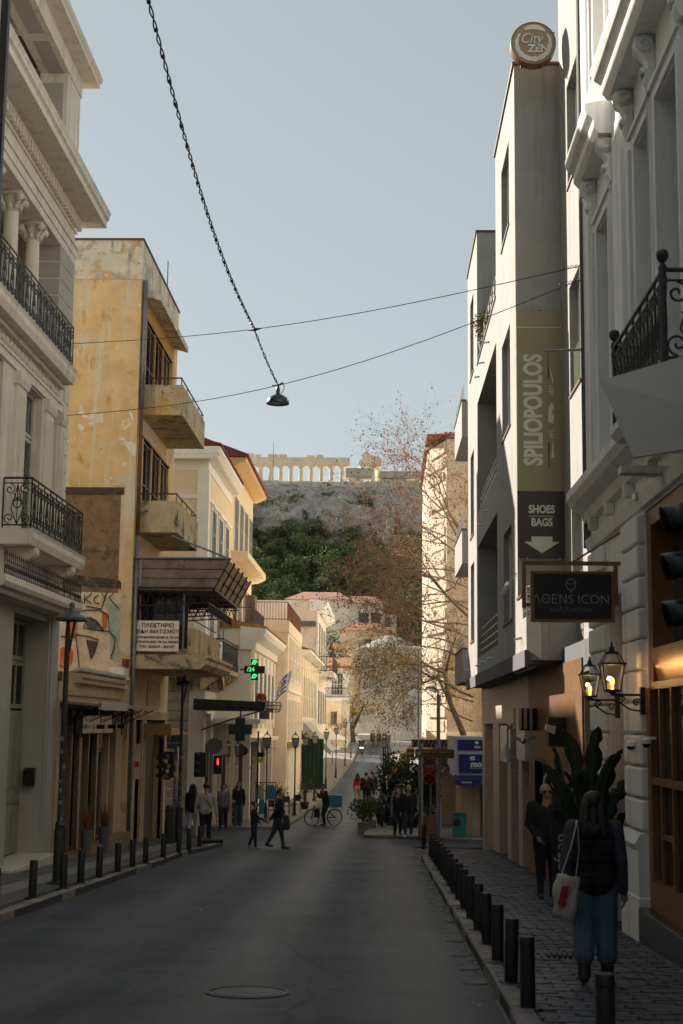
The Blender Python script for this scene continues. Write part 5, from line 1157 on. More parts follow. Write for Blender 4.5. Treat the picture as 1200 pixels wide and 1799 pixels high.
for k in range(120): p = (-5.05+random.uniform(-.22,.16),60.2+random.uniform(0,1.6),2.84+random.uniform(-.14,.12)); lf_.poly([(p[0]+random.uniform(-.06,.06),p[1]+random.uniform(-.06,.06),p[2]+random.uniform(-.06,.06)) for _ in range(3)])
lf_.b('leaves', M['leaf'], pb); MB().box(-5.2,-4.95,60.1,61.9,2.55,2.78).b('planter', M['woodgrey'], pb)
# E: flat roofed house with roof railing
E_ = thing('flat_roof_house', 'flat roofed cream house with roof terrace railing and tall white windows', 'building', (-4.9,80,-2.4))
MB().box(-12,-4.9,75.3,88,-2.6,7.0).b('wall', M['creamgrey'], E_); MB().box(-12,-4.85,75.25,88.05,6.6,7.2).b('parapet', M['creamgrey'], E_)
rl = MB()
for k in range(40): rl.tube([(-11+k*.155,75.35,7.2),(-11+k*.155,75.35,8.2)], .012, 4)
for k in range(80): rl.tube([(-4.95,75.35+k*.157,7.2),(-4.95,75.35+k*.157,8.2)], .012, 4)
for z in (7.3,8.2): rl.tube([(-11,75.35,z),(-4.95,75.35,z),(-4.95,87.9,z)], .022, 4)
rl.b('roof_railing', M['rust'], E_)
for k in range(4):
    for (z0,z1) in ((4.2,6.4),(.9,3.1)): simple_window(E_, 'x', -4.9, 76.4+k*3, 77.7+k*3, z0, z1, 1, M['white'], M['white'])
MB().box(-4.9,-4.82,75.3,88,3.5,3.7).b('string_course', M['white'], E_)
# G: long low house with pilasters and red eave
G_ = thing('long_low_house', 'long low house with thin pilasters and dark red tile eave', 'building', (-4.9,98,-2.2))
MB().box(-12,-4.9,88.1,109,-2.6,6.0).b('wall', M['creamgrey'], G_); MB().prism([(-12,6.0),(-4.7,6.0),(-4.3,6.2),(-4.3,6.35),(-12,6.4)], 'y', 88.0, 109.1).b('cornice', M['white'], G_); MB().prism([(-12,6.4),(-4.25,6.37),(-9,7.6),(-12,7.6)], 'y', 88.0, 109.1).b('roof', M['redtile'], G_)
for k in range(9): MB().box(-4.9,-4.78,88.6+k*2.3,89.1+k*2.3,1.4,5.9).b('pilaster', M['creampale'], G_)
for k in range(8): simple_window(G_, 'x', -4.9, 89.4+k*2.3, 90.6+k*2.3, 2.2, 4.8, 1, M['white'], M['palegreen'])
# D: tall gable house
D_ = thing('tall_gable_house', 'tall cream house with a blank gable wall and small iron balcony', 'building', (-4.9,120,-1.5))
MB().box(-13,-4.9,109.2,127.5,-2,11.2).b('wall', M['creamgrey'], D_); MB().prism([(-5.5,10.4),(-4.6,10.4),(-4.1,10.9),(-4.1,11.2),(-5.5,11.3)], 'y', 109.1, 127.7).b('cornice', M['white'], D_); MB().box(-4.95,-4.8,109.15,110.2,-1.5,10.4).b('corner_pilaster', M['white'], D_)
for k in range(4):
    for (z0,z1) in ((6.3,9.6),(1.8,4.4)): simple_window(D_, 'x', -4.9, 111.5+k*4.5, 113.2+k*4.5, z0, z1, 1, M['white'], blueg)
b_ = MB().box(-4.9,-3.7,113,124,5.5,5.9).b('balcony_slab', M['white'], D_)
rl = MB()
for k in range(60): rl.tube([(-3.75,113.1+k*.18,5.9),(-3.75,113.1+k*.18,7.1)], .02, 4)
for k in range(6): rl.tube([(-4.9+k*.22,113.1,5.9),(-4.9+k*.22,113.1,7.1)], .02, 4)
for z in (6.0,7.1): rl.tube([(-4.9,113.1,z),(-3.75,113.1,z),(-3.75,123.9,z)], .03, 4)
rl.b('railing', M['iron'], b_)
MB().box(-6.2,-5.0,109.0,109.2,9.2,9.6).b('gable_lamp_box', M['neodark'], D_)
# H: white house with orange roof facing the street
H_ = thing('white_balcony_house', 'small white house with orange tile roof and flag balcony up the street', 'building', (-4.3,150,0))
MB().wall('y', 145, 145.4, -5.6, -3.3, -1.5, 7.4, [(-5.0,-3.8,4.7,6.9)]).b('wall', M['white'], H_); MB().box(-9,-3.35,145.4,160,-1.5,7.4).b('side_wall', M['creampale'], H_)
for x in (-5.5,-3.6): MB().box(x,x+.3,144.85,145,4.4,7.3).b('pilaster', M['white'], H_)
MB().hexa([(-5.8,144.6,7.4),(-3.0,144.6,7.4),(-3.0,152,8.6),(-5.8,152,8.6),(-5.8,144.6,7.6),(-3.0,144.6,7.6),(-3.0,152,8.8),(-5.8,152,8.8)]).b('roof', M['ortile'], H_); tile_row(H_, (-5.8,144.55,7.55), (-3.0,144.55,7.55), (0,-1,0), M['ortile'], .12, .27)
window(H_, 'y', 145.2, -5.0, -3.8, 4.7, 6.9, -1, M['white'], 4, 4, .06, 'glassblue')
b_ = MB().box(-5.6,-3.0,143.9,145,4.2,4.45).b('balcony_slab', M['white'], H_); rl = MB()
for k in range(22): rl.tube([(-5.5+k*.115,144.0,4.45),(-5.5+k*.115,144.0,5.4)], .015, 4)
for z in (4.5,5.4): rl.tube([(-5.5,144.0,z),(-3.05,144.0,z)], .03, 4)
rl.b('railing', M['iron'], b_); window(H_, 'y', 144.98, -5.1,-4.3, .6, 2.4, -1, M['shutter'], 1, 1, .1, 'glass')
# yellow side wall piece and lower house at the street bend
Y_ = thing('ochre_lane_house', 'narrow ochre walled house at the bend under the white balcony house', 'building', (-4.6,141,-.6)); MB().box(-9,-3.9,139.5,143.8,-1.5,4.0).b('wall', M['cream'], Y_); window(Y_, 'y', 139.48, -4.8,-4.2,1.7,3.0,-1, M['shutter'], 1, 1, .1, 'glass'); MB().box(-9,-3.8,139.4,143.9,4.0,4.15).b('cornice', M['white'], Y_)
# ================================================================ 7  right side beyond the crossing
stone = mat('weathered stone rubble', (.62,.53,.41), .92, .22, 1.2, .8, 5, stain=[((.42,.34,.25), 2.4, .52, .68), ((.76,.68,.56), 1.6, .6, .75)], dist=.08)
S_ = thing('tall_stone_house', 'tall old stone and plaster house with sunlit street edge behind the bare tree', 'building', (3.5,88,-2.3))
MB().prism([(3.46,75),(2.55,78.6),(2.6,90),(16,90),(16,75)], 'z', -2.6, 17.0).b('wall', stone, S_, fix=True)
MB().prism([(3.36,74.75),(2.35,78.6),(2.4,90.2),(16,90.2),(16,74.75)], 'z', 17.0, 17.2).b('eave', M['rust'], S_, fix=True); MB().hexa([(2.4,74.7,17.2),(16,74.7,17.2),(16,90.2,17.2),(2.4,90.2,17.2),(6,80,18.6),(14,80,18.6),(14,85,18.6),(6,85,18.6)]).b('roof', M['redtile'], S_); tile_row(S_, (3.4,74.72,17.25), (9,74.72,17.25), (0,-1,0), M['redtile'], .1, .24)
for k in range(26):                                  # ragged quoins along the sunlit street edge
    z0 = -2.2+k*.74; t0 = random.uniform(.0,.1); t1 = random.uniform(.75,1.02); o_ = random.uniform(.02,.14)
    a_ = Vector((3.46,75)).lerp(Vector((2.55,78.6)),t0); c_ = Vector((3.46,75)).lerp(Vector((2.55,78.6)),t1)
    MB().prism([(a_.x+.1,a_.y+.03),(a_.x-o_,a_.y-.02),(c_.x-o_,c_.y),(c_.x+.1,c_.y+.03)], 'z', z0, z0+random.uniform(.45,.7)).b('quoin', stone, S_, fix=True)
MB().box(3.46,16,74.9,75.0,1.3,1.5).b('string_course', M['creampale'], S_)
for (x0,z0) in ((4.6,5.5),(4.6,9.5),(4.6,13)): window(S_, 'y', 74.98, x0, x0+1.1, z0, z0+1.9, -1, M['shutter'], 2, 2, .08, 'glass')
W_ = thing('tower_of_stone', 'octagonal grey stone tower with ribbed roof far up the street', 'tower', (1.2,172,0))
MB().lathe([(4.3,0),(4.3,.6),(3.9,.7),(3.9,10.0),(4.15,10.1),(4.2,10.6),(3.9,10.7)], (1.2,172,0), 8, a0=PI/8).b('shaft', mat('grey marble ashlar', (.6,.55,.47), .85, .18, .8, .5, 3, stain=((.44,.4,.33), 1.5, .55, .7), dist=.05), W_)
for k in range(24): a = 2*PI*k/24; MB().hexa([(1.2+4.2*math.cos(a-.12),172+4.2*math.sin(a-.12),10.6),(1.2+4.2*math.cos(a+.12),172+4.2*math.sin(a+.12),10.6),(1.2+.4*math.cos(a+.1),172+.4*math.sin(a+.1),12.2),(1.2+.4*math.cos(a-.1),172+.4*math.sin(a-.1),12.2),(1.2+4.2*math.cos(a-.09),172+4.2*math.sin(a-.09),10.85),(1.2+4.2*math.cos(a+.09),172+4.2*math.sin(a+.09),10.85),(1.2+.4*math.cos(a+.08),172+.4*math.sin(a+.08),12.45),(1.2+.4*math.cos(a-.08),172+.4*math.sin(a-.08),12.45)]).b('roof_slab', bpy.data.materials['grey marble ashlar'], W_, fix=True)
def squig(par, c, w_, h_, m_):
    "unreadable small script as a pen line"
    q = MB().tube([(c[0]+w_*i/16, c[1], c[2]+h_*.5*math.sin(i*2.4)+h_*.2*math.sin(i*1.1)) for i in range(17)], h_*.14, 4); return q.b('lettering', m_, par)
# kiosk with ice cream boards
K_ = thing('street_kiosk', 'small white and blue kiosk with printed boards and a rolled shutter', 'kiosk', (4,52,-2.1))
navy = mat('navy board', (.012,.035,.14), .45, .05, 3, .02); kw = mat('kiosk white', (.52,.54,.56), .5, .06, 3, .02)
MB().box(2.85,6.5,51.2,54.5,-2.3,.1).b('body', M['peach'], K_); MB().box(2.55,6.5,50.55,54.6,.1,1.45).b('fascia', kw, K_)
MB().box(2.72,6.5,50.5,50.55,.98,1.34).b('board', navy, K_); MB().box(2.76,6.5,50.47,50.55,.2,.84).b('board', navy, K_); MB().hexa([(2.6,50.0,-.2),(6.5,50.0,-.2),(6.5,50.5,.05),(2.6,50.5,.05),(2.6,50.0,-.02),(6.5,50.0,-.02),(6.5,50.5,.12),(2.6,50.5,.12)]).b('valance', navy, K_, fix=True)
ow = mat('off white print', (.75,.75,.72), .6, 0, bump=0)
MB().ball((3.22,50.46,.70), .10, 1,.1,.75, n=14, m=8).b('logo_oval', ow, K_); text(K_, 'mo', .30, (3.36,50.455,.50), FACE, ow, .004, bold=.012); squig(K_, (3.12,50.455,.36), .5, .05, ow); squig(K_, (3.15,50.44,.70), .14, .04, mat('red print', (.4,.03,.04), .6))
MB().ball((3.38,50.49,1.24), .07, 1,.1,.8, n=12, m=8).b('logo_oval', ow, K_); text(K_, 'mo', .16, (3.4,50.49,1.1), FACE, ow, .003, bold=.006)
for x in (2.8,3.5,4.2): squig(K_, (x,49.985,-.11), .36, .09, ow)
sh = MB()
for k in range(26): z = -2.0+k*.08; sh.prism([(51.19,z),(51.15,z+.035),(51.19,z+.075)], 'x', 3.55, 5.2)
sh.b('roller_shutter', M['zinc'], K_); gt = MB()
for p_ in ([(3.75,-.9),(3.95,-.85),(3.75,-1.15),(3.98,-1.1)],[(4.1,-.85),(4.05,-1.15),(4.25,-1.1),(4.2,-.9),(4.1,-.95)],[(4.3,-.8),(4.4,-1.2)]): gt.tube([(x,51.12,z) for x,z in p_], .03, 4, flat=.4)
gt.b('graffiti', ink, K_)
bx = thing('utility_box', 'turquoise metal utility box in front of the kiosk', 'box', (2.9,50.6,g(50.6)+KH)); tq = mat('turquoise paint', (.02,.19,.16), .5, .15, 4); z0 = g(50.6)+KH; MB().box(2.55,3.0,50.3,50.8,z0,z0+.78).b('cabinet', tq, bx, bev=.015); MB().box(2.52,3.03,50.27,50.83,z0+.78,z0+.82).b('lid', tq, bx); MB().lathe([(.0001,-.01),(.13,0)], (2.68,50.29,z0+.5), 12, 'y').b('sticker', M['black'], bx)
# cafe building with lattice canopy and yellow awning on the far right corner
F_ = thing('corner_cafe', 'shaded corner cafe with lattice canopy and ochre side awning', 'cafe', (2,62,-2.4))
MB().box(2.2,9,60,74,-2.6,.9).b('wall', M['peach'], F_); MB().box(1.3,6,57.5,60,.95,1.25).b('canopy_roof', M['iron'], F_); lt_ = MB()
for k in range(26): x = 1.3+k*.18; lt_.tube([(x,57.45,.95),(x+.09,57.45,1.25)], .015, 4); lt_.tube([(x+.09,57.45,1.25),(x+.18,57.45,.95)], .015, 4)
lt_.b('lattice', M['woodgrey'], F_); MB().hexa([(.3,60,-.6),(1.4,60,.85),(1.4,68,.85),(.3,68,-.6),(.3,60,-.55),(1.4,60,.9),(1.4,68,.9),(.3,68,-.55)]).b('awning', mat('ochre awning', (.42,.24,.06), .85, .1), F_, fix=True); MB().box(.28,.34,60,68,-.8,-.55).b('awning_valance', M['creampale'], F_); MB().prism([(.3,-.6),(1.4,.85),(1.4,-.6)], 'y', 67.95, 68.0).b('awning_side', bpy.data.materials['ochre awning'], F_, fix=True)
for y in (60.5,67.5): MB().tube([(.35,y,-2.4),(.35,y,-.6)], .03, 6).b('awning_post', M['iron'], F_)
MB().box(2.1,2.19,60.5,73,-2.4,.5).b('dark_front', M['dark'], F_)
for (x0,y0,y1,h,lb) in ((5.6,54.8,74.4,17.5,'unseen pale house added behind the kiosk and cafe to bounce sunlight'),(4.7,90.6,118,14.5,'unseen pale house added behind the tall stone house to bounce sunlight'),(5.6,118.5,150,12.5,'second unseen pale house added up the right side to bounce sunlight')):  # unseen houses, added to bounce sunlight onto the far left facades
    t = thing('bounce_row_house', lb, 'building', (x0+3,(y0+y1)/2,g(y0)), 'unseen bounce houses on the right side up the street'); MB().box(x0,x0+9,y0,y1,-3,h).b('wall', M['creampale'], t); MB().box(x0-.25,x0+9,y0-.1,y1+.1,h,h+.3).b('cornice', M['white'], t)
    for k in range(int((y1-y0)/3.6)):
        for z in (1.5,5.5,9.0): window(t, 'x', x0, y0+1+k*3.6, y0+2.2+k*3.6, z, z+2.1, -1, M['white'], 2, 1, .07, 'glassblue')
# sunlit low wall closing the lane, right of the parked car
LW = thing('lane_wall', 'pale low wall closing the lane beside the stone tower', 'wall', (0,205,.6)); MB().box(-9,9,205,205.6,-.5,3.2).b('masonry', M['creampale'], LW); MB().box(-9.1,9.1,204.9,205.7,3.2,3.4).b('coping', M['white'], LW)
# ================================================================ 8  hillside houses
HH = thing('hillside_villa', 'long cream hillside villa with pink tile roof and dark blue windows', 'building', (-6,215,10))
MB().box(-14,-4.8,215,225,5,20.4).b('wall', M['creampale'], HH); MB().box(-4.8,.3,217,225,5,20.0).b('wing_wall', M['creampale'], HH); MB().box(.3,2.4,217,225,5,18.5).b('wing_wall', M['creamgrey'], HH)
pk = mat('pink roof tile', (.42,.2,.14), .8, .15, 2, .2)
MB().hexa([(-14.6,214.4,20.4),(-4.4,214.4,20.4),(-4.4,225.6,20.4),(-14.6,225.6,20.4),(-12,219,21.9),(-6.5,219,21.9),(-6.5,221,21.9),(-12,221,21.9)]).b('roof', pk, HH); MB().hexa([(-4.8,216.4,20.0),(.9,216.4,20.0),(.9,225.6,20.0),(-4.8,225.6,20.0),(-4.8,221,21.5),(-1,221,21.5),(-1,222,21.5),(-4.8,222,21.5)]).b('roof', pk, HH)
dbw = mat('dark teal window frame', (.06,.09,.11), .5, .1)
window(HH, 'y', 214.98, -10.6, -8.1, 17.0, 19.1, -1, dbw, 2, 2, .18, 'glassblue'); 
for (x0,x1) in ((-3.3,-1.3),(-.9,.0+.2)): pass
for (x0,x1) in ((-3.4,-1.9),(-1.5,-.1)): window(HH, 'y', 216.98, x0, x1, 16.6 if x0 < -2 else 16.0, 18.6, -1, dbw, 2, 2, .15, 'glassblue')
window(HH, 'y', 216.98, .6, 1.5, 16.5, 18.0, -1, dbw, 1, 1, .15, 'glassblue')
H2 = thing('terracotta_cottage', 'small cream cottage with terracotta roof below the hillside villa', 'building', (0,190,6)); MB().box(-5.2,1.2,190,197,2,14.2).b('wall', M['cream'], H2); MB().hexa([(-5.6,189.5,14.2),(1.6,189.5,14.2),(1.6,197.5,14.2),(-5.6,197.5,14.2),(-3.5,193,15.4),(-.5,193,15.4),(-.5,194,15.4),(-3.5,194,15.4)]).b('roof', M['ortile'], H2); window(H2, 'y', 189.98, -2.2,-1.2,11.6,13.0,-1, dbw, 1, 1, .12, 'glass'); window(H2, 'y', 189.98, .0,.8,11.4,12.6,-1, dbw, 1, 1, .12, 'glass')
H3 = thing('brick_red_shed', 'brick red walled shed roof among the hillside houses', 'building', (-1,180,4)); MB().box(-2.4,3.0,182,188,1,10.8).b('wall', mat('brick red plaster', (.36,.19,.12), .85, .15), H3); MB().box(-2.6,3.2,181.8,188.2,10.8,11.1).b('coping', M['creamgrey'], H3)
H4 = thing('ochre_cottage', 'plain ochre cottage beside the dark cypress up the hill', 'building', (-5,185,4)); MB().box(-7.4,-4.6,184,189,1,11.2).b('wall', M['creampale'], H4); MB().hexa([(-7.7,183.7,11.2),(-4.3,183.7,11.2),(-4.3,189.3,11.2),(-7.7,189.3,11.2),(-6.5,186,12.2),(-5.5,186,12.2),(-5.5,187,12.2),(-6.5,187,12.2)]).b('roof', M['ortile'], H4); window(H4, 'y', 183.98, -6.4,-5.6,8.2,9.6,-1, M['shutter'], 1, 1, .12, 'glass')
H5 = thing('gable_shed', 'low grey gabled shed roof behind the conifers', 'building', (1,176,2)); MB().prism([(-2.2,1),(3,1),(3,7.0),(.4,8.4),(-2.2,7.0)], 'y', 177, 181).b('wall', M['creamgrey'], H5); MB().prism([(-2.6,6.9),(.4,8.5),(3.4,6.9),(3.4,7.1),(.4,8.75),(-2.6,7.1)], 'y', 176.6, 181.2).b('roof', M['rust'], H5)
# ================================================================ 9  rock hill, rampart, temple
rock = mat('limestone cliff', (.62,.53,.45), .95, .25, .3, 1.0, 1.3, stain=[((.38,.31,.26), .5, .50, .60), ((.78,.69,.59), .8, .58, .66), ((.27,.22,.18), 1.4, .58, .66), ((.085,.105,.045), .16, .57, .62)], dist=1.2)
PRO = [(285,4),(320,16),(355,28),(385,38),(402,45),(409,51),(413,59),(417,66),(421,71),(425,74.2),(434,75.4),(520,76),(620,60),(800,30)]
def prof(s):
    n = len(PRO)-1; k = min(int(s*n), n-1); t = s*n-k; a, b = PRO[k], PRO[k+1]; return lerp(a[0],b[0],t), lerp(a[1],b[1],t)
rows = []; NS = 150
for i in range(NS+1):
    s = i/NS; y, z = prof(s); r = []
    cl = max(0, 1-abs(z-60)/17) if y < 430 else 0
    for j in range(150):
        x = -130+j*1.65
        if x < -60: x = -60-(-60-x)*1.8
        if x > 40: x = 40+(x-40)*1.8
        n1 = noise.fractal((x*.05, z*.04, 3.1), 1.0, 2.1, 5); n2 = noise.ridged_multi_fractal((x*.12, z*.07+y*.02, 1.7), 1.0, 2.2, 4, 1.0, 2.0)
        gr = noise.fractal((x*.02, y*.02, 7.7), 1, 2, 4)
        sag = max(0, (abs(x+15)-45)/60)**1.3*18
        r.append((x, y-cl*(n1*6+n2*3.2+1.6*noise.fractal((x*.4,z*.3,9.1),1.0,2.0,3))+ .8*n1, z+gr*2.2*(1-cl)*(1 if y < 405 else .15)+cl*n1*1.5-sag))
    rows.append(r)
def soil_below(m, z0, z1, col):
    t = m.node_tree; N = t.nodes; L = t.links; p = N['Principled BSDF']; src = p.inputs['Base Color'].links[0].from_socket
    ge = N.new('ShaderNodeNewGeometry'); sp = N.new('ShaderNodeSeparateXYZ'); L.new(ge.outputs['Position'], sp.inputs[0]); nz = N.new('ShaderNodeTexNoise'); nz.inputs['Scale'].default_value = .15; L.new(ge.outputs['Position'], nz.inputs['Vector'])
    ad = N.new('ShaderNodeMath'); ad.operation = 'MULTIPLY_ADD'; ad.inputs[1].default_value = -14; L.new(nz.outputs[0], ad.inputs[0]); L.new(sp.outputs[2], ad.inputs[2])
    mr = N.new('ShaderNodeMapRange'); mr.inputs[1].default_value = z0-7; mr.inputs[2].default_value = z1-7; L.new(ad.outputs[0], mr.inputs[0])
    mx = N.new('ShaderNodeMix'); mx.data_type = 'RGBA'; mx.inputs[6].default_value = (*col,1); L.new(mr.outputs[0], mx.inputs[0]); L.new(src, mx.inputs[7]); L.new(mx.outputs[2], p.inputs['Base Color'])
soil_below(rock, 50, 54, (.075,.095,.035))
hill = MB().sheet(rows).b('rock_hill', rock, smooth=False); tag(hill, kind='structure')
ramp_m = mat('rampart ashlar', (.74,.65,.52), .9, .2, .35, .9, 1.2, stain=[((.42,.34,.26), .7, .52, .66), ((.74,.65,.5), .4, .6, .75)], dist=.3)
RP = thing('citadel_rampart', 'old stone rampart wall along the cliff top below the temple', 'wall', (-15,424,72))
x = -70.0; hh = 75.2
while x < 60:
    w_ = random.uniform(2.5, 6); hh = min(76.2, max(73.6, hh+random.uniform(-.7,.7))); d_ = random.uniform(-.4,.4)
    MB().box(x,x+w_,421.8+d_,426,66.5+random.uniform(-2,2),hh).b('wall_section', ramp_m, RP, bev=.15)
    x += w_
for k in range(9): x = -24+k*3.4; MB().hexa([(x,420.5,67),(x+1.1,420.5,67),(x+1.1,423,67),(x,423,67),(x,421.6,72.8),(x+1.1,421.6,72.8),(x+1.1,423,72.8),(x,423,72.8)]).b('buttress', ramp_m, RP)
MB().box(-11,-3,421,425,75.0,78.0).b('ruin_block', ramp_m, RP, bev=.3); MB().box(-1,16,421.5,425,75.0,77.2).b('ruin_block', ramp_m, RP, bev=.3)
mar = mat('honey marble', (.84,.70,.5), .8, .12, .4, .4, 2, stain=((.68,.52,.34), .8, .58, .75), dist=.1)
TP = thing('ancient_temple', 'ancient marble temple with roofless colonnade on the cliff top', 'temple', (-20,455,77))
MB().box(-47,6,453,476,76.4,78.2).b('stylobate', mar, TP)
cm = MB().lathe([(.85,0),(.62,5.3),(.9,5.75)], (0,0,0), 12); cm.box(-.95,.95,-.95,.95,5.75,6.1); cmm = meshof(cm, 'column', mar)
for k in range(17):
    x = -46+k*3.3
    if k < 11 or k in (12,13): piece(cmm, TP, (x,454.5,78.2), (0,0,k*.3))
for k in range(1,7): piece(cmm, TP, (-46,454.5+k*3.3,78.2)); piece(cmm, TP, (-1.2,454.5+k*3.3,78.2))
MB().box(-47,-10.5,453.6,455.4,84.3,87.2).b('entablature', mar, TP); MB().box(-7.2,-.2,453.6,455.4,84.3,86.8).b('entablature', mar, TP); MB().box(-47,-45.2,455.4,475,84.3,87.2).b('entablature', mar, TP)
MB().prism([(453.6,87.2),(460,87.2),(464,89.0),(466,88.8),(466,87.2)], 'x', -47, -45.4).b('pediment_fragment', mar, TP); MB().prism([(-6.4,86.8),(-.4,86.8),(-.4,87.2),(-4.2,88.5),(-4.6,89.1),(-5.6,89.1),(-6.4,88.2)], 'y', 453.6, 455.2).b('pediment_fragment', mar, TP)
x = -47.2
while x < -11:
    w_ = random.uniform(1.2,3.4)
    if random.random() < .7: MB().box(x,x+w_,453.3,455.6,87.2,87.5+random.choice((.3,.6,.9,.5))).b('cornice_block', mar, TP)
    x += w_+random.uniform(0,.6)
x = -10.5
while x < -7.5: MB().box(x,x+1.6,454,456,78.2,80.5+random.uniform(0,2.2)).b('wall_block', mar, TP); x += 1.65
x = -.2
while x < 40: MB().box(x,x+2.5,456,458,76.4,80.5+random.uniform(0,1.4)-x*.03).b('wall_block', mar, TP); x += 2.55
pole = thing('flag_mast', 'thin bare mast rising above the temple', 'mast', (-35,450,76)); MB().tube([(-35,450,76),(-35,450,91.5)], [.14,.05], 6).b('mast', M['iron'], pole)
# ================================================================ 10  hillside trees
def leafmat(name, a, b_):
    m = mat(name, a, .95, 0, bump=0, spec=.08); t = m.node_tree; N = t.nodes; L = t.links; oi = N.new('ShaderNodeObjectInfo'); ge = N.new('ShaderNodeNewGeometry'); mx = N.new('ShaderNodeMix'); mx.data_type = 'RGBA'
    ad = N.new('ShaderNodeMath'); ad.operation = 'MULTIPLY_ADD'; ad.inputs[1].default_value = .6; L.new(ge.outputs['Random Per Island'], ad.inputs[0]); m2 = N.new('ShaderNodeMath'); m2.operation = 'MULTIPLY'; m2.inputs[1].default_value = .4; L.new(oi.outputs['Random'], m2.inputs[0]); L.new(m2.outputs[0], ad.inputs[2])
    L.new(ad.outputs[0], mx.inputs[0]); mx.inputs[6].default_value = (*a,1); mx.inputs[7].default_value = (*b_,1); L.new(mx.outputs[2], N['Principled BSDF'].inputs['Base Color']); return m
pine = leafmat('pine needles', (.06,.095,.04), (.24,.27,.12)); olive = leafmat('olive leaves', (.13,.15,.09), (.26,.26,.16)); cyp = leafmat('cypress leaves', (.012,.024,.011), (.03,.045,.02)); grn = leafmat('bright shrub leaves', (.09,.16,.03), (.22,.30,.06))
bark = mat('tree bark', (.10,.075,.05), .9, .3, 6, .5, 20)
def crown(n, clumps, lf, leaf):
    "many leaf faces gathered into clumps"
    q = MB()
    for (cx,cy,cz,r,rz) in clumps:
        for k in range(int(n*r*r)):
            while True:
                d = Vector((random.uniform(-1,1),random.uniform(-1,1),random.uniform(-1,1)))
                if .35 < d.length < 1: break
            d = d*(.75+.25*random.random())/max(d.length,.7) if random.random() < .65 else d
            p = Vector((cx+d.x*r, cy+d.y*r, cz+d.z*rz)); s_ = leaf*random.uniform(.6,1.3); a = Vector((random.gauss(0,1),random.gauss(0,1),random.gauss(0,1))).normalized(); b_ = a.orthogonal().normalized()
            q.poly([p+a*s_, p+b_*s_*.6, p-a*s_*.8, p-b_*s_*.6])
    return q
def tree_proto(name, label, cat, clumps, n, leaf, lm, trunk, group):
    t = thing(name, label, cat, (0,0,0), group)
    tb = MB()
    for pts, r in trunk: tb.tube(pts, r, 6)
    tb.b('trunk', bark, t, smooth=True); crown(n, clumps, None, leaf).b('crown', lm, t)
    return t
protos = []
for k in range(4):
    cl = [(random.uniform(-1.9,1.9),random.uniform(-1.9,1.9),random.uniform(2.6,6.4),random.uniform(1.0,1.8),random.uniform(.7,1.15)) for _ in range(13)]
    tr = [([(0,0,-2),(.15,.1,2),(.3,-.1,5.5)],[.25,.2,.08])]+[([(.12,.08,2+.25*i),(c[0],c[1],c[2])],[.1,.03]) for i,c in enumerate(cl[:6])]
    protos.append(tree_proto('pine_tree','dark green pine among the trees on the slope under the cliff','tree',cl,46,.26,pine,tr,'pines on the slope under the cliff'))
ol = tree_proto('olive_tree','pale grey green tree at the lower edge of the hillside wood','tree',[(random.uniform(-1.4,1.4),random.uniform(-1.4,1.4),random.uniform(1.6,3.4),random.uniform(.9,1.4),random.uniform(.7,1.0)) for _ in range(9)],60,.2,olive,[([(0,0,-1),(0,.1,1.5),(.4,0,3)],[.2,.16,.05])],'pale trees at the foot of the hillside wood')
cyt = tree_proto('cypress_tree','slim dark cypress standing in the hillside wood','tree',[(0,0,.8+.55*i,.75*(1-i/13)**.6+.12,.7) for i in range(12)],150,.15,cyp,[([(0,0,-1),(0,0,5)],[.14,.04])],'slim cypresses in the hillside wood')
def hillz(x, y):
    for (a, za), (b, zb) in zip(PRO, PRO[1:]):
        if a <= y <= b: return lerp(za, zb, (y-a)/(b-a))+noise.fractal((x*.02,y*.02,7.7),1,2,4)*2.2
    return 0
used = set(); cnt = 0
spots = []
for k in range(900):
    x = random.uniform(-54,24); y = random.uniform(312,410)
    if all((x-a)**2+((y-b)*.8)**2 > 5.0**2 for a,b in spots): spots.append((x,y))
spots.sort(key=lambda p: p[1])
for (x,y) in spots:
    if abs(x+.4-y*.0) > 70: continue
    r = random.random(); z = hillz(x,y); s_ = random.uniform(1.0,1.7)
    src = cyt if r < .09 else ol if (r < .2 and y < 350) else protos[random.randrange(4)]
    if src is cyt: s_ *= 1.25
    key = src.name
    if key not in used: used.add(key); o = src; o.location = (x,y,z)
    else: o = dup(src, (x,y,z))
    o.scale = (s_*random.uniform(.9,1.15), s_, s_*random.uniform(.85,1.1)); o.rotation_euler = (0,0,random.uniform(0,6.28))
    hp = ('left part of the hillside wood','middle of the hillside wood','right part of the hillside wood')[0 if x < -28 else 1 if x < -6 else 2]; vp_ = ('lowest row','lower rows','upper rows','top row')[0 if y < 338 else 1 if y < 365 else 2 if y < 392 else 3]
    o['label'] = '%s, %s, %s' % ({'pine_tree': 'rounded green pine', 'olive_tree': 'pale grey green tree', 'cypress_tree': 'slim dark cypress'}[o.name.split('.')[0]], hp, vp_)
for s_ in protos+[ol,cyt]:
    if s_.name not in used: s_.location = (-40+random.uniform(0,20),390,hillz(-30,390))
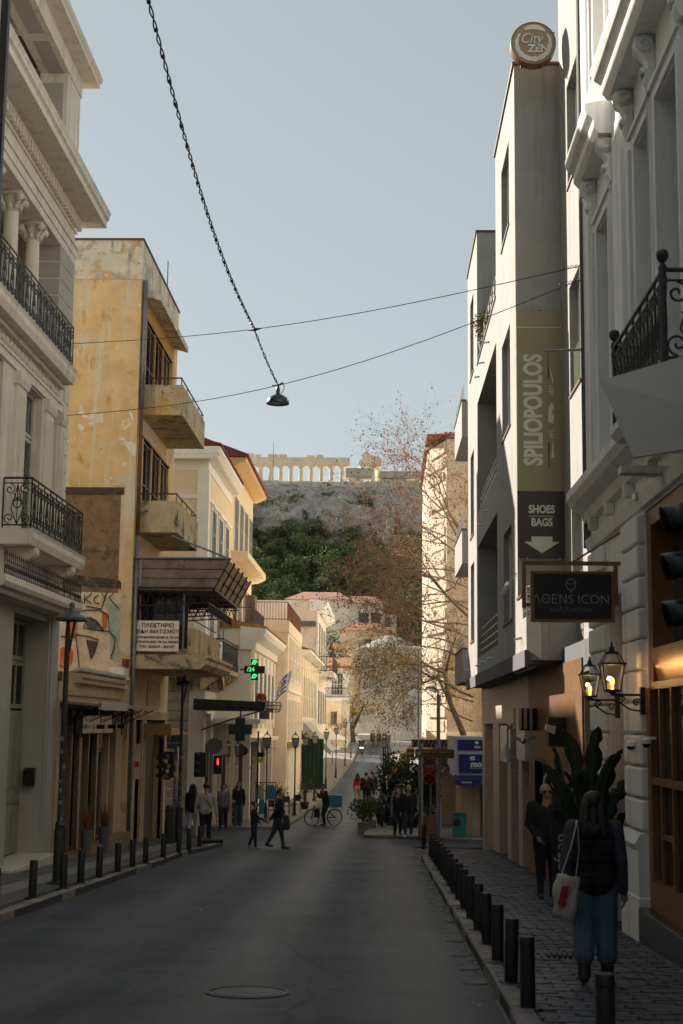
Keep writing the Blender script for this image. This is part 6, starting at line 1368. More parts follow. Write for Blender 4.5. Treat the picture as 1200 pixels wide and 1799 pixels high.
# scrub on the cliff ledges: uncountable
sc_ = MB()
for k in range(420):
    x = random.uniform(-58,32); z = random.choice((random.gauss(56,2.5),random.gauss(67.5,1.2),random.uniform(50,73)))
    if noise.noise((x*.09,z*.16,5)) < .12: continue
    y = 409+(z-51)*.62-2.5-3*noise.fractal((x*.05,z*.04,3.1),1.0,2.1,5)
    for j in range(16):
        p = Vector((x+random.gauss(0,1.0),y+random.gauss(-.6,.6),z+random.gauss(0,.55))); a = Vector((random.gauss(0,1),random.gauss(0,1),random.gauss(0,1))).normalized(); b_ = a.orthogonal().normalized(); sc_.poly([p+a*.42,p+b_*.3,p-a*.4,p-b_*.3])
tag(sc_.b('cliff_scrub', pine), 'dark scrub growing in patches on the cliff ledges', 'scrub', kind='stuff')
gb_ = MB()
for k in range(1500):
    x = random.uniform(-50,25); y = random.uniform(330,400); p = Vector((x,y,hillz(x,y)+random.uniform(.1,.9))); a = Vector((random.gauss(0,1),random.gauss(0,1),random.gauss(0,1))).normalized(); b_ = a.orthogonal().normalized(); gb_.poly([p+a*.5,p+b_*.4,p-a*.5,p-b_*.4])
tag(gb_.b('slope_undergrowth', grn), 'bright green undergrowth between the pines', 'undergrowth', kind='stuff')
# street trees behind
ct = dup(cyt, (-5.9,170,2.0), 0, 'single slim cypress above the white balcony house'); ct.scale = (.7,.7,1.35); ct['group'] = 'street end trees'
nt_ = tree_proto('conifer_tree','loose yellow green conifer beside the stone tower','tree',[(random.uniform(-1.6,1.6),random.uniform(-1,1),random.uniform(1.5,8.5),random.uniform(.8,1.5),random.uniform(.9,1.4)) for _ in range(18)],60,.17,leafmat('yellow green needles',(.06,.085,.02),(.17,.17,.05)),[([(0,0,-1),(0,0,8.5)],[.25,.05])],'street end trees'); nt_.location = (-5.4,166,.5); nt_.scale = (1.15,1.1,1.1)
nt2 = dup(nt_, (-6.3,196,5.5), 1.2, 'dark round tree beside the small terracotta cottage'); nt2.scale = (1.0,1,1.0)
yt = tree_proto('yellow_lane_tree','low yellow green tree overhanging the lane by the parked car','tree',[(random.uniform(-3,3),random.uniform(-1.5,1.5),random.uniform(3.0,5.2),random.uniform(.7,1.2),random.uniform(.5,.9)) for _ in range(14)],55,.15,leafmat('autumn leaves',(.16,.13,.02),(.36,.24,.04)),[([(0,0,-.5),(-.2,0,1.5),(-1.5,0,3.6)],[.35,.28,.1]),([(-.2,0,1.5),(1.0,.2,4)],[.25,.08]),([(-.2,0,1.8),(-.2,.8,4.5)],[.2,.06])],'street end trees'); yt.location = (-2.9,160,g(160))
# ================================================================ 11  branching bare tree at the right corner
def branch_tree(root, label, seed, starts, leafs, loc, depth=5, name='bare_plane_tree', droop=.0):
    rnd = random.Random(seed); q = MB(); tips = []
    def grow(p, d, r, ln, lv):
        pts = [p]; rr = [r]; n = 5 if lv < 3 else 3
        for i in range(n):
            d = (d+Vector((rnd.gauss(0,.16),rnd.gauss(0,.16),rnd.gauss(0,.12)-(droop*lv*.06)))).normalized(); p = p+d*ln/n; pts.append(p); rr.append(max(.0035, r*(1-.62*(i+1)/n)))
            if lv >= 2: tips.append((p, lv))
        q.tube(pts, rr, 6 if lv < 2 else 4 if lv < 3 else 3)
        if lv >= depth: return
        k = (3,4,5,5,3,2)[lv] if lv < 6 else 2
        for i in range(k):
            t = rnd.uniform(.35,1) if i < k-1 else 1.0; idx = min(n, max(1, int(t*n))); nd = (d+Vector((rnd.gauss(0,.62),rnd.gauss(0,.62),rnd.gauss(0,.45)))).normalized(); grow(pts[idx], nd, rr[idx]*.72, ln*rnd.uniform(.52,.78), lv+1)
    for (p, d, r, ln, lv) in starts: grow(Vector(p), Vector(d).normalized(), r, ln, lv)
    t = thing(name, label, 'tree', loc); q.b('branches', mat(name+' bark', (.34,.25,.17), .85, .3, 3, .2, 20), t, smooth=True)
    for (nm, col, cnt, zlo, zhi, sz) in leafs:
        lf = MB(); c = [p for p, lv in tips if zlo <= p.z <= zhi]
        for k in range(cnt if c else 0):
            p = rnd.choice(c)+Vector((rnd.gauss(0,.05),rnd.gauss(0,.05),rnd.uniform(-.14,.02))); a = Vector((rnd.gauss(0,.5),rnd.gauss(0,.5),-1)).normalized()*sz*rnd.uniform(.6,1.3); b_ = a.orthogonal().normalized()*sz*rnd.uniform(.25,.6); lf.poly([p,p+a*.5+b_,p+a,p+a*.5-b_])
        lf.b(nm, mat(nm.replace('_',' '), col, .7, .35, 3, 0), t)
    return t
st = [((4.3,60,-2.2),(-.02,0,1),.22,6.5,0)]
rb = random.Random(3)
for (z, dx, dz, r, ln) in ((8.0,-.5,.85,.07,3.9),(6.2,-.75,.75,.08,4.2),(5.4,-1,.4,.055,3.4),(4.4,-1,.3,.05,3.1),(3.0,-1,.38,.06,3.0),(9.0,-.2,1,.07,3.9),(9.5,-.5,.7,.055,3.6),(4.0,-1,.12,.04,2.7),(6.6,-.95,.45,.05,3.5),(2.0,-.8,.5,.04,2.4),(7.6,-.9,.35,.05,3.6),(8.6,-.8,.45,.05,3.6),(2.8,-1,.2,.035,2.6),(5.0,-.95,.5,.05,3.4),(7.0,-.9,.15,.045,3.3),(6.0,-.9,.2,.045,3.2),(8.2,-.95,.1,.04,3.2),(9.2,-.9,.25,.04,3.3)):
    st.append(((3.85,60+rb.uniform(-1,1),z),(dx,rb.uniform(-.25,.25),dz),r,ln,1))
branch_tree(None, 'large bare tree with brown seed clusters and a few yellow leaves beside the modern building', 11, st, [('dry_leaves',(.24,.10,.055),4600,6,18,.095),('dry_leaves',(.30,.15,.06),1500,-3,6,.085),('yellow_leaves',(.70,.40,.03),1100,-1,5.2,.10),('yellow_leaves',(.66,.37,.03),150,5.2,10,.10)], (4.0,60,-2.2), 5, droop=.22)
branch_tree(None, 'small leafless twiggy tree on the left pavement up the street', 5, [((-4.0,132,.2+g(132)),(0,0,1),.12,1.8,0),((-4.0,132,1.8+g(132)),(.5,0,.8),.06,1.5,1),((-4.0,132,1.8+g(132)),(-.4,.2,.8),.06,1.5,1)], [('dry_leaves',(.35,.2,.1),500,-3,12,.1)], (-4.0,132,g(132)), 5, 'twiggy_street_tree')
branch_tree(None, 'grey leafless tree behind the timber canopy on the hill foot', 8, [((-24,205,12),(0,0,1),.3,5,0)], [], (-24,205,12), 5, 'grey_bare_tree')
# ================================================================ 12  street furniture and shop things
pgreen = mat('dark green lamp paint', (.02,.028,.026), .45, .2, 8, .08, 60)
def saucer_lamp(x, y, h, label):
    z = g(y)+KH; t = thing('street_lamp', label, 'street lamp', (x,y,z), 'saucer street lamps on the left pavement')
    MB().lathe([(.16,0),(.16,.03),(.10,.06),(.10,.9),(.085,.95),(.095,1.0),(.06,1.06),(.052,2.4),(.042,h-.25)], (x,y,z), 12).b('pole', pgreen, t, smooth='auto')
    MB().lathe([(.20,-.005),(.2,.02),(.1,.022)], (x,y,z), 14).b('base_plate', pgreen, t)
    s_ = MB().tube([(x,y,z+h-.75),(x+.0,y,z+h-.3),(x,y,z+h)], .035, 8); s_.tube([(x+.01,y,z+h-.8),(x+.13,y,z+h-.1)], .025, 6); s_.b('neck', pgreen, t)
    MB().lathe([(.02,.30),(.045,.28),(.045,.13),(.06,.11),(.20,.075),(.28,.02),(.285,-.02),(.275,-.03),(.26,-.02),(.16,.03),(.0001,.03)], (x+.06,y,z+h-.1), 24).b('shade', mat('slate lamp shade', (.055,.065,.07), .4, .1) if 'slate lamp shade' not in bpy.data.materials else bpy.data.materials['slate lamp shade'], t, smooth='auto')
    st = MB()
    for k in range(7): zz = z+1.1+k*.22+random.uniform(-.05,.05); a = random.uniform(-2.4,-.8); st.box(x+.056*math.cos(a)-.03,x+.056*math.cos(a)+.03,y+.06*math.sin(a)-.006,y+.06*math.sin(a),zz,zz+random.uniform(.05,.09))
    tag(st.b('stickers', M['slabpale'], t), kind='stuff')
    return t
saucer_lamp(-5.52,25.0,4.65,'dark green saucer street lamp in front of the graffiti, near left'); saucer_lamp(-5.95,43.0,4.75,'dark green saucer street lamp under the stained first floor balcony')
# traffic light group at the left corner
tl2 = thing('traffic_signal', 'grey pole traffic signal with stickers and side facing heads at left corner', 'traffic light', (-6.35,44.2,g(44.2)))
zg = g(44.2)
MB().tube([(-6.25,44.2,zg),(-6.25,44.2,zg+2.95)], .07, 10).b('pole', M['zinc'], tl2, smooth=True)
MB().box(-6.62,-6.42,44.1,44.35,zg+1.95,zg+2.8).b('backplate', pgreen, tl2, bev=.02); MB().box(-6.42,-6.33,44.08,44.3,zg+2.0,zg+2.8).b('head', M['black'], tl2, bev=.02)
for k in range(3): MB().hexa([(-6.85,44.1,zg+2.02+k*.27),(-6.62,44.1,zg+2.05+k*.27),(-6.62,44.34,zg+2.05+k*.27),(-6.85,44.34,zg+2.02+k*.27),(-6.85,44.1,zg+2.1+k*.27),(-6.62,44.1,zg+2.25+k*.27),(-6.62,44.34,zg+2.25+k*.27),(-6.85,44.34,zg+2.1+k*.27)]).b('hood', M['black'], tl2)
for k,c_ in enumerate(((.5,.08,.06),(.55,.5,.4),(.45,.42,.05),(.5,.5,.48),(.4,.1,.2))): a_ = .15*k; MB().box(-6.6+.05*(k%3),-6.5+.05*(k%3),44.085,44.095,zg+2.0+a_,zg+2.11+a_).b('sticker', mat('sticker %d' % k, c_, .6, .1), tl2)
for k in range(6): MB().box(-6.3+random.uniform(-.02,.04),-6.22+random.uniform(-.02,.04),44.118,44.128,zg+1.9+k*.16,zg+2.02+k*.16).b('sticker', bpy.data.materials['sticker %d' % (k % 5)], tl2)
pd = thing('pedestrian_signal', 'pedestrian signal showing a red figure beside a round sign back', 'traffic light', (-5.35,47.0,g(47)))
zg = g(47)
MB().tube([(-5.5,47,zg),(-5.5,47,zg+3.2)], .055, 10).b('pole', M['zinc'], pd, smooth=True); MB().box(-5.42,-5.14,46.9,47.1,zg+2.15,zg+2.75).b('head', M['black'], pd, bev=.02); MB().box(-6.05,-5.65,46.85,47.1,zg+2.05,zg+2.85).b('side_head', pgreen, pd, bev=.03)
for k in range(3): MB().ball((-5.95,46.85,zg+2.2+k*.27), .1, n=8, m=5).b('hood', pgreen, pd, smooth=True)
rd = mat('red signal light', (.8,.02,.01), .5, 0, bump=0, emit=((1.0,.03,.015), 2.2)); MB().box(-5.30,-5.25,46.885,46.9,zg+2.45,zg+2.6).b('red_figure', rd, pd); MB().ball((-5.275,46.89,zg+2.63), .025, n=8, m=5).b('red_figure_head', rd, pd)
MB().lathe([(.0001,-.012),(.26,-.012),(.26,.012),(.0001,.012)], (-5.4,46.9,zg+3.05), 20, 'y').b('round_sign_back', M['neodark'], pd)
np_ = thing('street_name_plate', 'small blue street name plates on the rusticated corner wall', 'sign', (-8.2,56.9,1)); MB().box(-8.45,-7.95,56.95,56.985,1.05,1.45).b('plate', mat('enamel blue', (.02,.045,.11), .4, .05), np_); MB().box(-8.45,-7.95,56.95,56.985,.82,1.0).b('plate', bpy.data.materials['enamel blue'], np_)
for z in (1.35,1.25,1.15,.91): squig(np_, (-8.38,56.945,z), .36, .035, M['slabpale'])
# electricity cabinet by the corner
ec = thing('corner_cabinet', 'dark green ribbed street cabinet by the left corner lamp', 'cabinet', (-6.0,42.3,g(42.3)+KH)); z0 = g(42.3)+KH; MB().lathe([(.14,0),(.14,1.05),(.12,1.1),(.0001,1.12)], (-6.08,42.0,z0), 14).b('body', pgreen, ec, smooth='auto'); MB().lathe([(.145,.95),(.145,1.0)], (-6.08,42.0,z0), 14).b('band', M['iron'], ec)
# far lantern posts
lp0 = None
def post(x, y, label, h=3.05):
    global lp0
    z = g(y)+KH
    if lp0 is None:
        t = thing('lantern_post', label, 'street lamp', (x,y,z), 'black lantern posts up the street')
        MB().lathe([(.11,0),(.11,.05),(.075,.1),(.07,.55),(.05,.62),(.033,.75),(.03,h-.1),(.05,h-.06),(.03,h)], (x,y,z), 10).b('pole', M['iron'], t, smooth='auto'); lantern(t, (x,y,z+h), 1.2, None, 'frost'); lp0 = t
        return t
    return dup(lp0, (x,y,z), 0, label)
M['frost'] = mat('frosted lamp glass', (.30,.31,.32), .35, .05, 4, 0, spec=.6)
for k,y in enumerate((60.5,66.0,72.5,79.5,90.0,102.0,116.0,127.0)):
    post((xl(y)-.32) if y > 60.6 else -4.75, y, '%s black lantern post on the left pavement up the street, counted from the crossing' % ORD[k])
for k,y in enumerate((70.0,76.0,83.0)): post(xr(y)+.35, y, '%s black lantern post on the right side up the street, counted from the crossing' % ORD[k])
# overhead wires with hanging lamp
w1a, w1b = Vector((3.5,24.1,9.83)), Vector((-7.32,32.13,10.56)); w2a, w2b = Vector((3.5,24.3,9.64)), Vector((-7.34,31.93,8.8))
wr = one(MB().tube([w1a.lerp(w1b,i/20)+Vector((0,0,-.3*math.sin(PI*i/20))) for i in range(21)], .008, 5), 'overhead_wire', M['iron'], 'upper thin span wire crossing the street above the hanging lamp', 'wire', tuple(w1a))
wr2 = one(MB().tube([w2a.lerp(w2b,i/20)+Vector((0,0,-.55*math.sin(PI*i/20))) for i in range(21)], .008, 5), 'overhead_wire', M['iron'], 'lower thin span wire carrying the hanging lamp', 'wire', tuple(w2a))
lc = w2a.lerp(w2b,.519)+Vector((0,0,-.55))
hl = thing('hanging_street_lamp', 'dark saucer lamp hanging from wires over the street', 'lamp', tuple(lc))
MB().lathe([(.02,-.02),(.04,-.05),(.042,-.17),(.075,-.2),(.13,-.22),(.20,-.27),(.232,-.34),(.235,-.385),(.22,-.39),(.20,-.35),(.0001,-.33)], lc, 24).b('shade', mat('lamp enamel', (.025,.035,.035), .3, .1), hl, smooth='auto'); MB().lathe([(.0001,-.375),(.19,-.37)], lc, 20).b('diffuser', mat('lamp lens', (.3,.28,.24), .4), hl)
MB().tube([lc+Vector((-.12,.1,.02)),lc,lc+Vector((.1,-.08,.03))], .02, 6).b('clamp', M['iron'], hl); MB().tube([lc+Vector((.1,-.08,.03)),lc+Vector((.13,-.02,-.06)),lc+Vector((.05,0,-.2))], .008, 5).b('lead', M['iron'], hl)
c1 = w1a.lerp(w1b,.5705)+Vector((0,0,-.3)); 
cb = thing('twisted_cable', 'dark twisted cable bundle descending from the top to the hanging lamp', 'cable', tuple(lc))
def twist(mb, a, b, sag, n, r):
    for ph in (0, PI):
        pts = []
        for i in range(n+1):
            p = a.lerp(b,i/n)+Vector((0,0,-sag*math.sin(PI*i/n))); d = (b-a).normalized(); e = d.orthogonal().normalized(); h = d.cross(e); an = i*.8+ph; pts.append(p+e*(r*math.cos(an))+h*(r*math.sin(an)))
        mb.tube(pts, .011, 5)
TOPPT = (-2.99,15.6,11.0)
tc_ = MB(); twist(tc_, lc, c1, .05, 26, .016); twist(tc_, c1, Vector(TOPPT), .55, 190, .02)
for i in range(26): p = c1.lerp(Vector(TOPPT),i/25)+Vector((0,0,-.55*math.sin(PI*i/25))); tc_.ball(p, .032, n=6, m=4)
tc_.b('cable', mat('dark violet cable', (.018,.014,.028), .5), cb); MB().tube([c1+(w1b-w1a).normalized()*t for t in (-.18,0,.18)], [.012,.035,.012], 6).b('wire_clamp', M['iron'], cb)
for (p,q,lb) in ((w1a,w1b,'upper'),(w2a,w2b,'lower')):
    d = (q-p).normalized(); tb = thing('turnbuckle', 'small chain turnbuckle at the right end of the %s span wire' % lb, 'turnbuckle', tuple(p)); m_ = MB()
    for k in range(5): m_.tube([p+d*(.05+k*.09)+Vector((.02*math.cos(a),0,.03*math.sin(a))) if k % 2 else p+d*(.05+k*.09)+d*(.04*math.cos(a))+Vector((0,0,.025*math.sin(a))) for a in (0,1.05,2.1,3.14,4.2,5.2)], .007, 4, closed=True)
    m_.b('links', M['iron'], tb)
# left corner pharmacy crosses, canopy, flag
def cross(mb, x, y, z, a, b, d):
    for (x0,x1,z0,z1) in ((-a,a,-b,b),(-b,b,b,a),(-b,b,-a,-b)): mb.box(x+x0,x+x1,y,y+d,z+z0,z+z1)
    return mb
pc = thing('green_led_cross', 'lit green pharmacy cross reading 24 hanging high on the left', 'sign', (-4.9,58,3.9)); yc = 58.0; cx, cz_ = -5.12, 3.98
led = mat('green led', (.02,.5,.12), .5, 0, bump=0, emit=((.05,1.0,.25), .7)); cross(MB(), cx, yc, cz_, .42, .15, .14).b('box', M['black'], pc, bev=.01); text(pc, '/24', .24, (cx-.15,yc-.01,cz_), FACE, led, .004)
for (u,v) in ((0,.28),(.02,-.28)):
    MB().tube([(cx+a,yc-.01,cz_+v+b_) for a,b_ in scroll((0,0), .11, 1.4)], .014, 4).b('led_curl', led, pc)
    MB().tube([(cx-.12,yc-.01,cz_+v-.08),(cx,yc-.01,cz_+v+.1),(cx+.12,yc-.01,cz_+v+.02)], .014, 4).b('led_curl', led, pc)
MB().box(cx-.6,cx-.42,yc+.04,yc+.1,cz_-.03,cz_+.03).b('arm', M['iron'], pc)
pc2 = thing('dark_green_cross', 'unlit dark green pharmacy cross with pale edge on the left corner', 'sign', (-4.9,52,1.5)); cx, yc, cz_ = -5.07, 52.0, 1.6
cross(MB(), cx, yc, cz_, .40, .155, .16).b('box', mat('deep green sign', (.012,.035,.03), .4, .05), pc2); cross(MB(), cx, yc+.04, cz_, .425, .18, .08).b('edge', M['slabpale'], pc2); MB().tube([(cx,yc+.08,cz_+.4),(cx,yc+.08,2.35)], .03, 6).b('hanger', M['iron'], pc2)
dc = thing('black_metal_canopy', 'black ornate metal canopy over the pharmacy at the left corner', 'canopy', (-5.6,55,2.2)); MB().prism([(-7.0,2.3),(-4.35,2.3),(-4.3,2.42),(-4.3,2.62),(-7.0,2.72)], 'y', 53.6, 58.4).b('canopy_box', M['black'], dc); MB().tube([(-6.7,53.7,1.55),(-5.6,53.7,1.95),(-4.5,53.7,2.28)], .03, 6).b('curved_brace', M['iron'], dc)
for k in range(6): MB().box(-6.9+k*.42,-6.6+k*.42,53.55,53.6,2.4,2.6).b('fret_panel', M['iron'], dc)
cage = thing('wire_basket_lamp', 'round wire basket hanging at the end of the black canopy', 'lamp', (-4.05,54,2.3)); q = MB()
for zz,rr in ((2.62,.26),(2.5,.3),(2.35,.28),(2.25,.2)): q.tube([(-4.0+rr*math.cos(a/14*2*PI),54+rr*math.sin(a/14*2*PI),zz) for a in range(14)], .014, 4, closed=True)
for k in range(10): a = k/10*2*PI; q.tube([(-4+.26*math.cos(a),54+.26*math.sin(a),2.62),(-4+.3*math.cos(a),54+.3*math.sin(a),2.48),(-4+.2*math.cos(a),54+.2*math.sin(a),2.25)], .01, 4)
q.b('basket', M['slabpale'], cage)
fg = thing('greek_flag', 'blue and white striped flag on a slanted pole over the left pavement', 'flag', (-5.0,70,2.2))
MB().tube([(-5.0,70.6,1.9),(-4.25,69.6,4.6)], .025, 6).b('pole', M['white'], fg)
fw = mat('flag white', (.72,.72,.72), .8, .04); fb = mat('flag blue', (.04,.10,.30), .8, .08)
def FP(u, v, o_=0): return (-4.36-1.05*u*.95-v*.28+.0, 69.75+.12*math.sin(u*7+v*3)+o_, 4.35-u*.95-v*1.15*.9+.05*math.sin(u*5))
def FP(u, v, o_=0): return (-4.32-.24*v-.62*u, 69.7+.10*math.sin(u*8+v*2)+o_, 4.4-1.0*v-.62*u*(.6+.4*u))
def fsheet(u0,u1,v0,v1,o_): return [[FP(lerp(u0,u1,i/8),lerp(v0,v1,j/2),o_) for j in range(3)] for i in range(9)]
MB().sheet(fsheet(0,1,0,1,0)).b('field', fw, fg, smooth=True)
for k in range(9):
    if k % 2 == 0:
        u0 = .42 if k < 5 else 0
        for o_ in (-.006,.006): MB().sheet(fsheet(u0,1,k/9,(k+1)/9,o_)).b('stripe', fb, fg, smooth=True)
for o_ in (-.006,.006):
    for (u0,u1,v0,v1) in ((0,.16,0,.22),(.26,.42,0,.22),(0,.16,.33,.555),(.26,.42,.33,.555)): MB().sheet(fsheet(u0,u1,v0,v1,o_)).b('canton', fb, fg, smooth=True)
# grey awnings, green drape, shopfronts, wares
ag = thing('grey_awning', 'pale grey folding awning over the shop with the green drape', 'awning', (-4.2,94,0)); agm = mat('pale grey awning cloth', (.38,.39,.40), .8, .06)
for (y0,y1) in ((89.6,94.2),(94.4,99.2)): MB().hexa([(-4.85,y0,1.95),(-3.0,y0,.1),(-3.0,y1,.1),(-4.85,y1,1.95),(-4.85,y0,1.99),(-3.0,y0,.14),(-3.0,y1,.14),(-4.85,y1,1.99)]).b('cloth', agm, ag, fix=True); MB().prism([(-4.85,1.93),(-3.05,.12),(-3.05,-.1),(-4.85,1.2)], 'y', y0, y0+.02).b('cheek', agm, ag, fix=True)
gd = thing('green_drape', 'dark green curtain hanging under the grey awning', 'curtain', (-4,89.4,-2.3)); rows = []
for i in range(9): z = lerp(.9,-2.2,i/8); rows.append([(lerp(-4.85,-3.5,j/16), 89.4+.07*math.sin(j*1.9+i*.2), z) for j in range(17)])
MB().sheet(rows).b('cloth', mat('green cloth', (.006,.04,.026), .85, .15), gd, smooth=True)
sw_ = thing('white_shutter_shop', 'closed cream panelled shopfront left of the green drape', 'shopfront', (-4.9,82,-2.4)); 
for k in range(6): MB().box(-4.9,-4.84,76.2+k*1.9,77.8+k*1.9,-2.3,.6).b('panel', M['creampale'], sw_)
MB().box(-4.9,-4.6,75.8,87.9,.62,.86).b('fascia', mat('cream fascia', (.5,.42,.26), .7), sw_)
def hang(c, w_, h_, col, nm, label, cat='clothes'):
    x,y,z = c; q = MB().hexa([(x-w_/2,y-.03,z-h_),(x+w_/2,y-.03,z-h_),(x+w_/2,y+.03,z-h_),(x-w_/2,y+.03,z-h_),(x-w_*.32,y-.02,z),(x+w_*.32,y-.02,z),(x+w_*.32,y+.02,z),(x-w_*.32,y+.02,z)])
    q.hexa([(x-w_*.62,y-.03,z-h_*.45),(x-w_*.45,y-.03,z-h_*.5),(x-w_*.45,y+.03,z-h_*.5),(x-w_*.62,y+.03,z-h_*.45),(x-w_*.32,y-.02,z-.04),(x-w_*.2,y-.02,z),(x-w_*.2,y+.02,z),(x-w_*.32,y+.02,z-.04)]); q.hexa([(x+w_*.45,y-.03,z-h_*.5),(x+w_*.62,y-.03,z-h_*.45),(x+w_*.62,y+.03,z-h_*.45),(x+w_*.45,y+.03,z-h_*.5),(x+w_*.2,y-.02,z),(x+w_*.32,y-.02,z-.04),(x+w_*.32,y+.02,z-.04),(x+w_*.2,y+.02,z)])
    t = thing(nm, label, cat, (x,y,z)); q.b('garment', mat(nm+str(c), col, .85, .12), t, bev=.015, fix=True); MB().tube([(x-.15,y,z),(x,y,z+.06),(x+.15,y,z)], .008, 4).b('hanger', M['iron'], t)
hang((-4.62,61.2,-.75),.42,.62,(.06,.22,.32),'hanging_shirt','blue shirt with white print hanging on the shop rack'); hang((-4.98,61.2,-1.35),.3,.62,(.05,.25,.36),'hanging_shirt','lower bright blue shirt on the shop rack'); hang((-5.05,61.3,-.75),.3,.6,(.5,.45,.36),'hanging_shirt','cream shirt hanging beside the blue ones'); hang((-6.05,59.2,-.75),.34,.62,(.5,.16,.05),'hanging_shirt','orange garment hanging by the souvenir shop door'); hang((-5.75,59.0,-.7),.32,.5,(.03,.02,.03),'hanging_shirt','dark garment hanging beside the orange one')
rk_ = thing('clothes_rack', 'thin dark clothes rack at the souvenir shop', 'rack', (-4.9,61.2,-2.3)); q = MB()
for x in (-5.25,-4.4): q.tube([(x,61.25,-2.3),(x,61.25,-.65)], .02, 5)
q.tube([(-5.25,61.25,-.65),(-4.4,61.25,-.65)], .018, 5); q.b('frame', M['iron'], rk_)
ys_ = thing('yellow_shop_sign', 'small bright yellow shop sign on a post by the souvenir shop', 'sign', (-5.0,60.4,.35)); MB().box(-5.12,-4.88,60.4,60.44,.2,.38).b('panel', mat('yellow sign', (.6,.5,.02), .5, .04), ys_); MB().box(-5.1,-4.88,60.4,60.44,.42,.62).b('panel', M['black'], ys_); MB().tube([(-5.12,60.45,-2.2),(-5.12,60.45,1.5)], .04, 6).b('post', M['iron'], ys_)
gs = thing('round_green_sign', 'round dark green projecting sign above the souvenir shop', 'sign', (-5.5,58.5,.8)); MB().lathe([(.0001,-.03),(.2,-.03),(.2,.03),(.0001,.03)], (-5.55,58.4,.72), 20, 'y').b('disc', mat('bottle green', (.01,.06,.03), .45), gs); MB().lathe([(.215,-.02),(.215,.02),(.2,.02),(.2,-.02),(.215,-.02)], (-5.55,58.4,.72), 20, 'y', caps=False).b('rim', M['creampale'], gs); squig(gs, (-5.68,58.36,.72), .26, .04, M['slabpale'])
br_ = thing('brown_notice_board', 'brown paper notice board beside the pharmacy door', 'board', (-6.1,54.5,.8)); MB().box(-6.15,-5.75,54.4,54.45,.65,1.05).b('board', M['beige'], br_)
for k,(x,y) in enumerate(((-6.35,57.6),(-6.1,57.9),(-5.75,58.3))): t = thing('wall_lantern', '%s dark unlit wall lantern from the left beside the souvenir shop' % ORD[k], 'lantern', (x,y,.55), 'unlit souvenir shop lanterns'); lantern(t, (x,y,.5), 1.1, None, 'frost'); MB().tube([(x,y,.45),(x,y,.2),(x-.2,y+.1,.2)], .015, 5).b('bracket', M['iron'], t)
for k in range(5): MB().box(-7.0+k*.34,-6.85+k*.34,57.55,57.62,-2.2,1.0).b('door_jamb', (M['cream'] if k % 2 else M['shutter']), A)
# potted shrubs on the left pavement, chairs
def shrub(name, label, x, y, z, r, h, lm, potw, poth, potm, n=260, round_=True, leaf=.05, cat='plant'):
    t = thing(name, label, cat, (x,y,z))
    if potw:
        if round_: MB().lathe([(potw*.72,0),(potw,poth),(potw*1.06,poth),(potw*1.06,poth+.04),(potw*.92,poth+.04),(potw*.9,poth-.05),(.0001,poth-.05)], (x,y,z), 16).b('pot', potm, t, smooth='auto')
        else: MB().box(x-potw,x+potw,y-potw*.8,y+potw*.8,z,z+poth).b('planter', potm, t, bev=.02)
    st = MB()
    for k in range(9): a = random.uniform(0,6.28); q = (x+math.cos(a)*r*.7*random.random(),y+math.sin(a)*r*.7*random.random(),z+poth+h*random.uniform(.5,.95)); st.tube([(x,y,z+poth-.05),(lerp(x,q[0],.3),lerp(y,q[1],.3),lerp(z+poth,q[2],.5)),q], [.018,.012,.005], 4)
    st.b('stems', bark, t); crown(n/(r*r)/5, [(x+random.uniform(-.5,.5)*r,y+random.uniform(-.5,.5)*r,z+poth+h*random.uniform(.35,.85),r*.62,h*.34) for _ in range(13)], None, leaf).b('foliage', lm, t)
    return t
terr = mat('terracotta pot', (.34,.12,.06), .75, .12, 4)
shrub('potted_oleander','wiry potted shrub with pink flowers on the left pavement', -4.35,63.2,g(63)+KH,.42,1.15,leafmat('wiry leaves',(.05,.055,.035),(.12,.10,.06)),.24,.32,M['iron'],420,True,.045)
shrub('potted_oleander','smaller wiry potted shrub farther up beside the cafe chairs', -3.7,71.5,g(71)+KH,.4,1.2,bpy.data.materials['wiry leaves'],.22,.3,M['iron'],380,True,.045)
shrub('planter_hedge','low green shrub in a stone planter at the right street corner', -.62,55.6,g(55.6)+.03,.62,.95,leafmat('hedge leaves',(.03,.055,.012),(.10,.13,.03)),.22,.34,M['kerb'],900,False,.05)
shrub('planter_hedge','second low green shrub behind the stone planter', -.35,57.2,g(57.2)+KH,.45,.8,bpy.data.materials['hedge leaves'],.22,.3,M['kerb'],500,False,.05)
shrub('terracotta_planter','large terracotta pot with dark shrub beside the sign pole', 1.72,50.9,g(50.9)+KH,.55,1.6,cyp,.33,.66,terr,900,True,.06)
shrub('dark_bush','big dark leafy bush behind the walking couple', 1.2,57.5,g(57)+KH,1.15,2.3,leafmat('bay leaves',(.012,.025,.012),(.04,.06,.025)),.4,.5,M['iron'],1500,True,.08)
shrub('dark_bush','dark bush with small pale blossoms left of the brown sign', .2,63.5,g(63)+KH,.7,1.9,bpy.data.materials['bay leaves'],.3,.4,M['iron'],800,True,.07)
shrub('corner_ivy','tall dark climbing plant along the cafe front up the street', .55,74,g(74)+KH,.55,2.3,cyp,.2,.3,M['iron'],900,True,.07)
shrub('roof_terrace_plant','sunlit bushy plant on the roof terrace of the modern building', 2.75,37.0,11.62,.4,1.0,leafmat('olive green leaves',(.09,.10,.03),(.22,.22,.08)),.2,.3,M['kerb'],500,True,.05)
shrub('terrace_climber','small green plant on the balcony rail of the modern building', 2.7,35.0,11.5,.22,.5,bpy.data.materials['olive green leaves'],.1,.15,M['kerb'],160,True,.04)
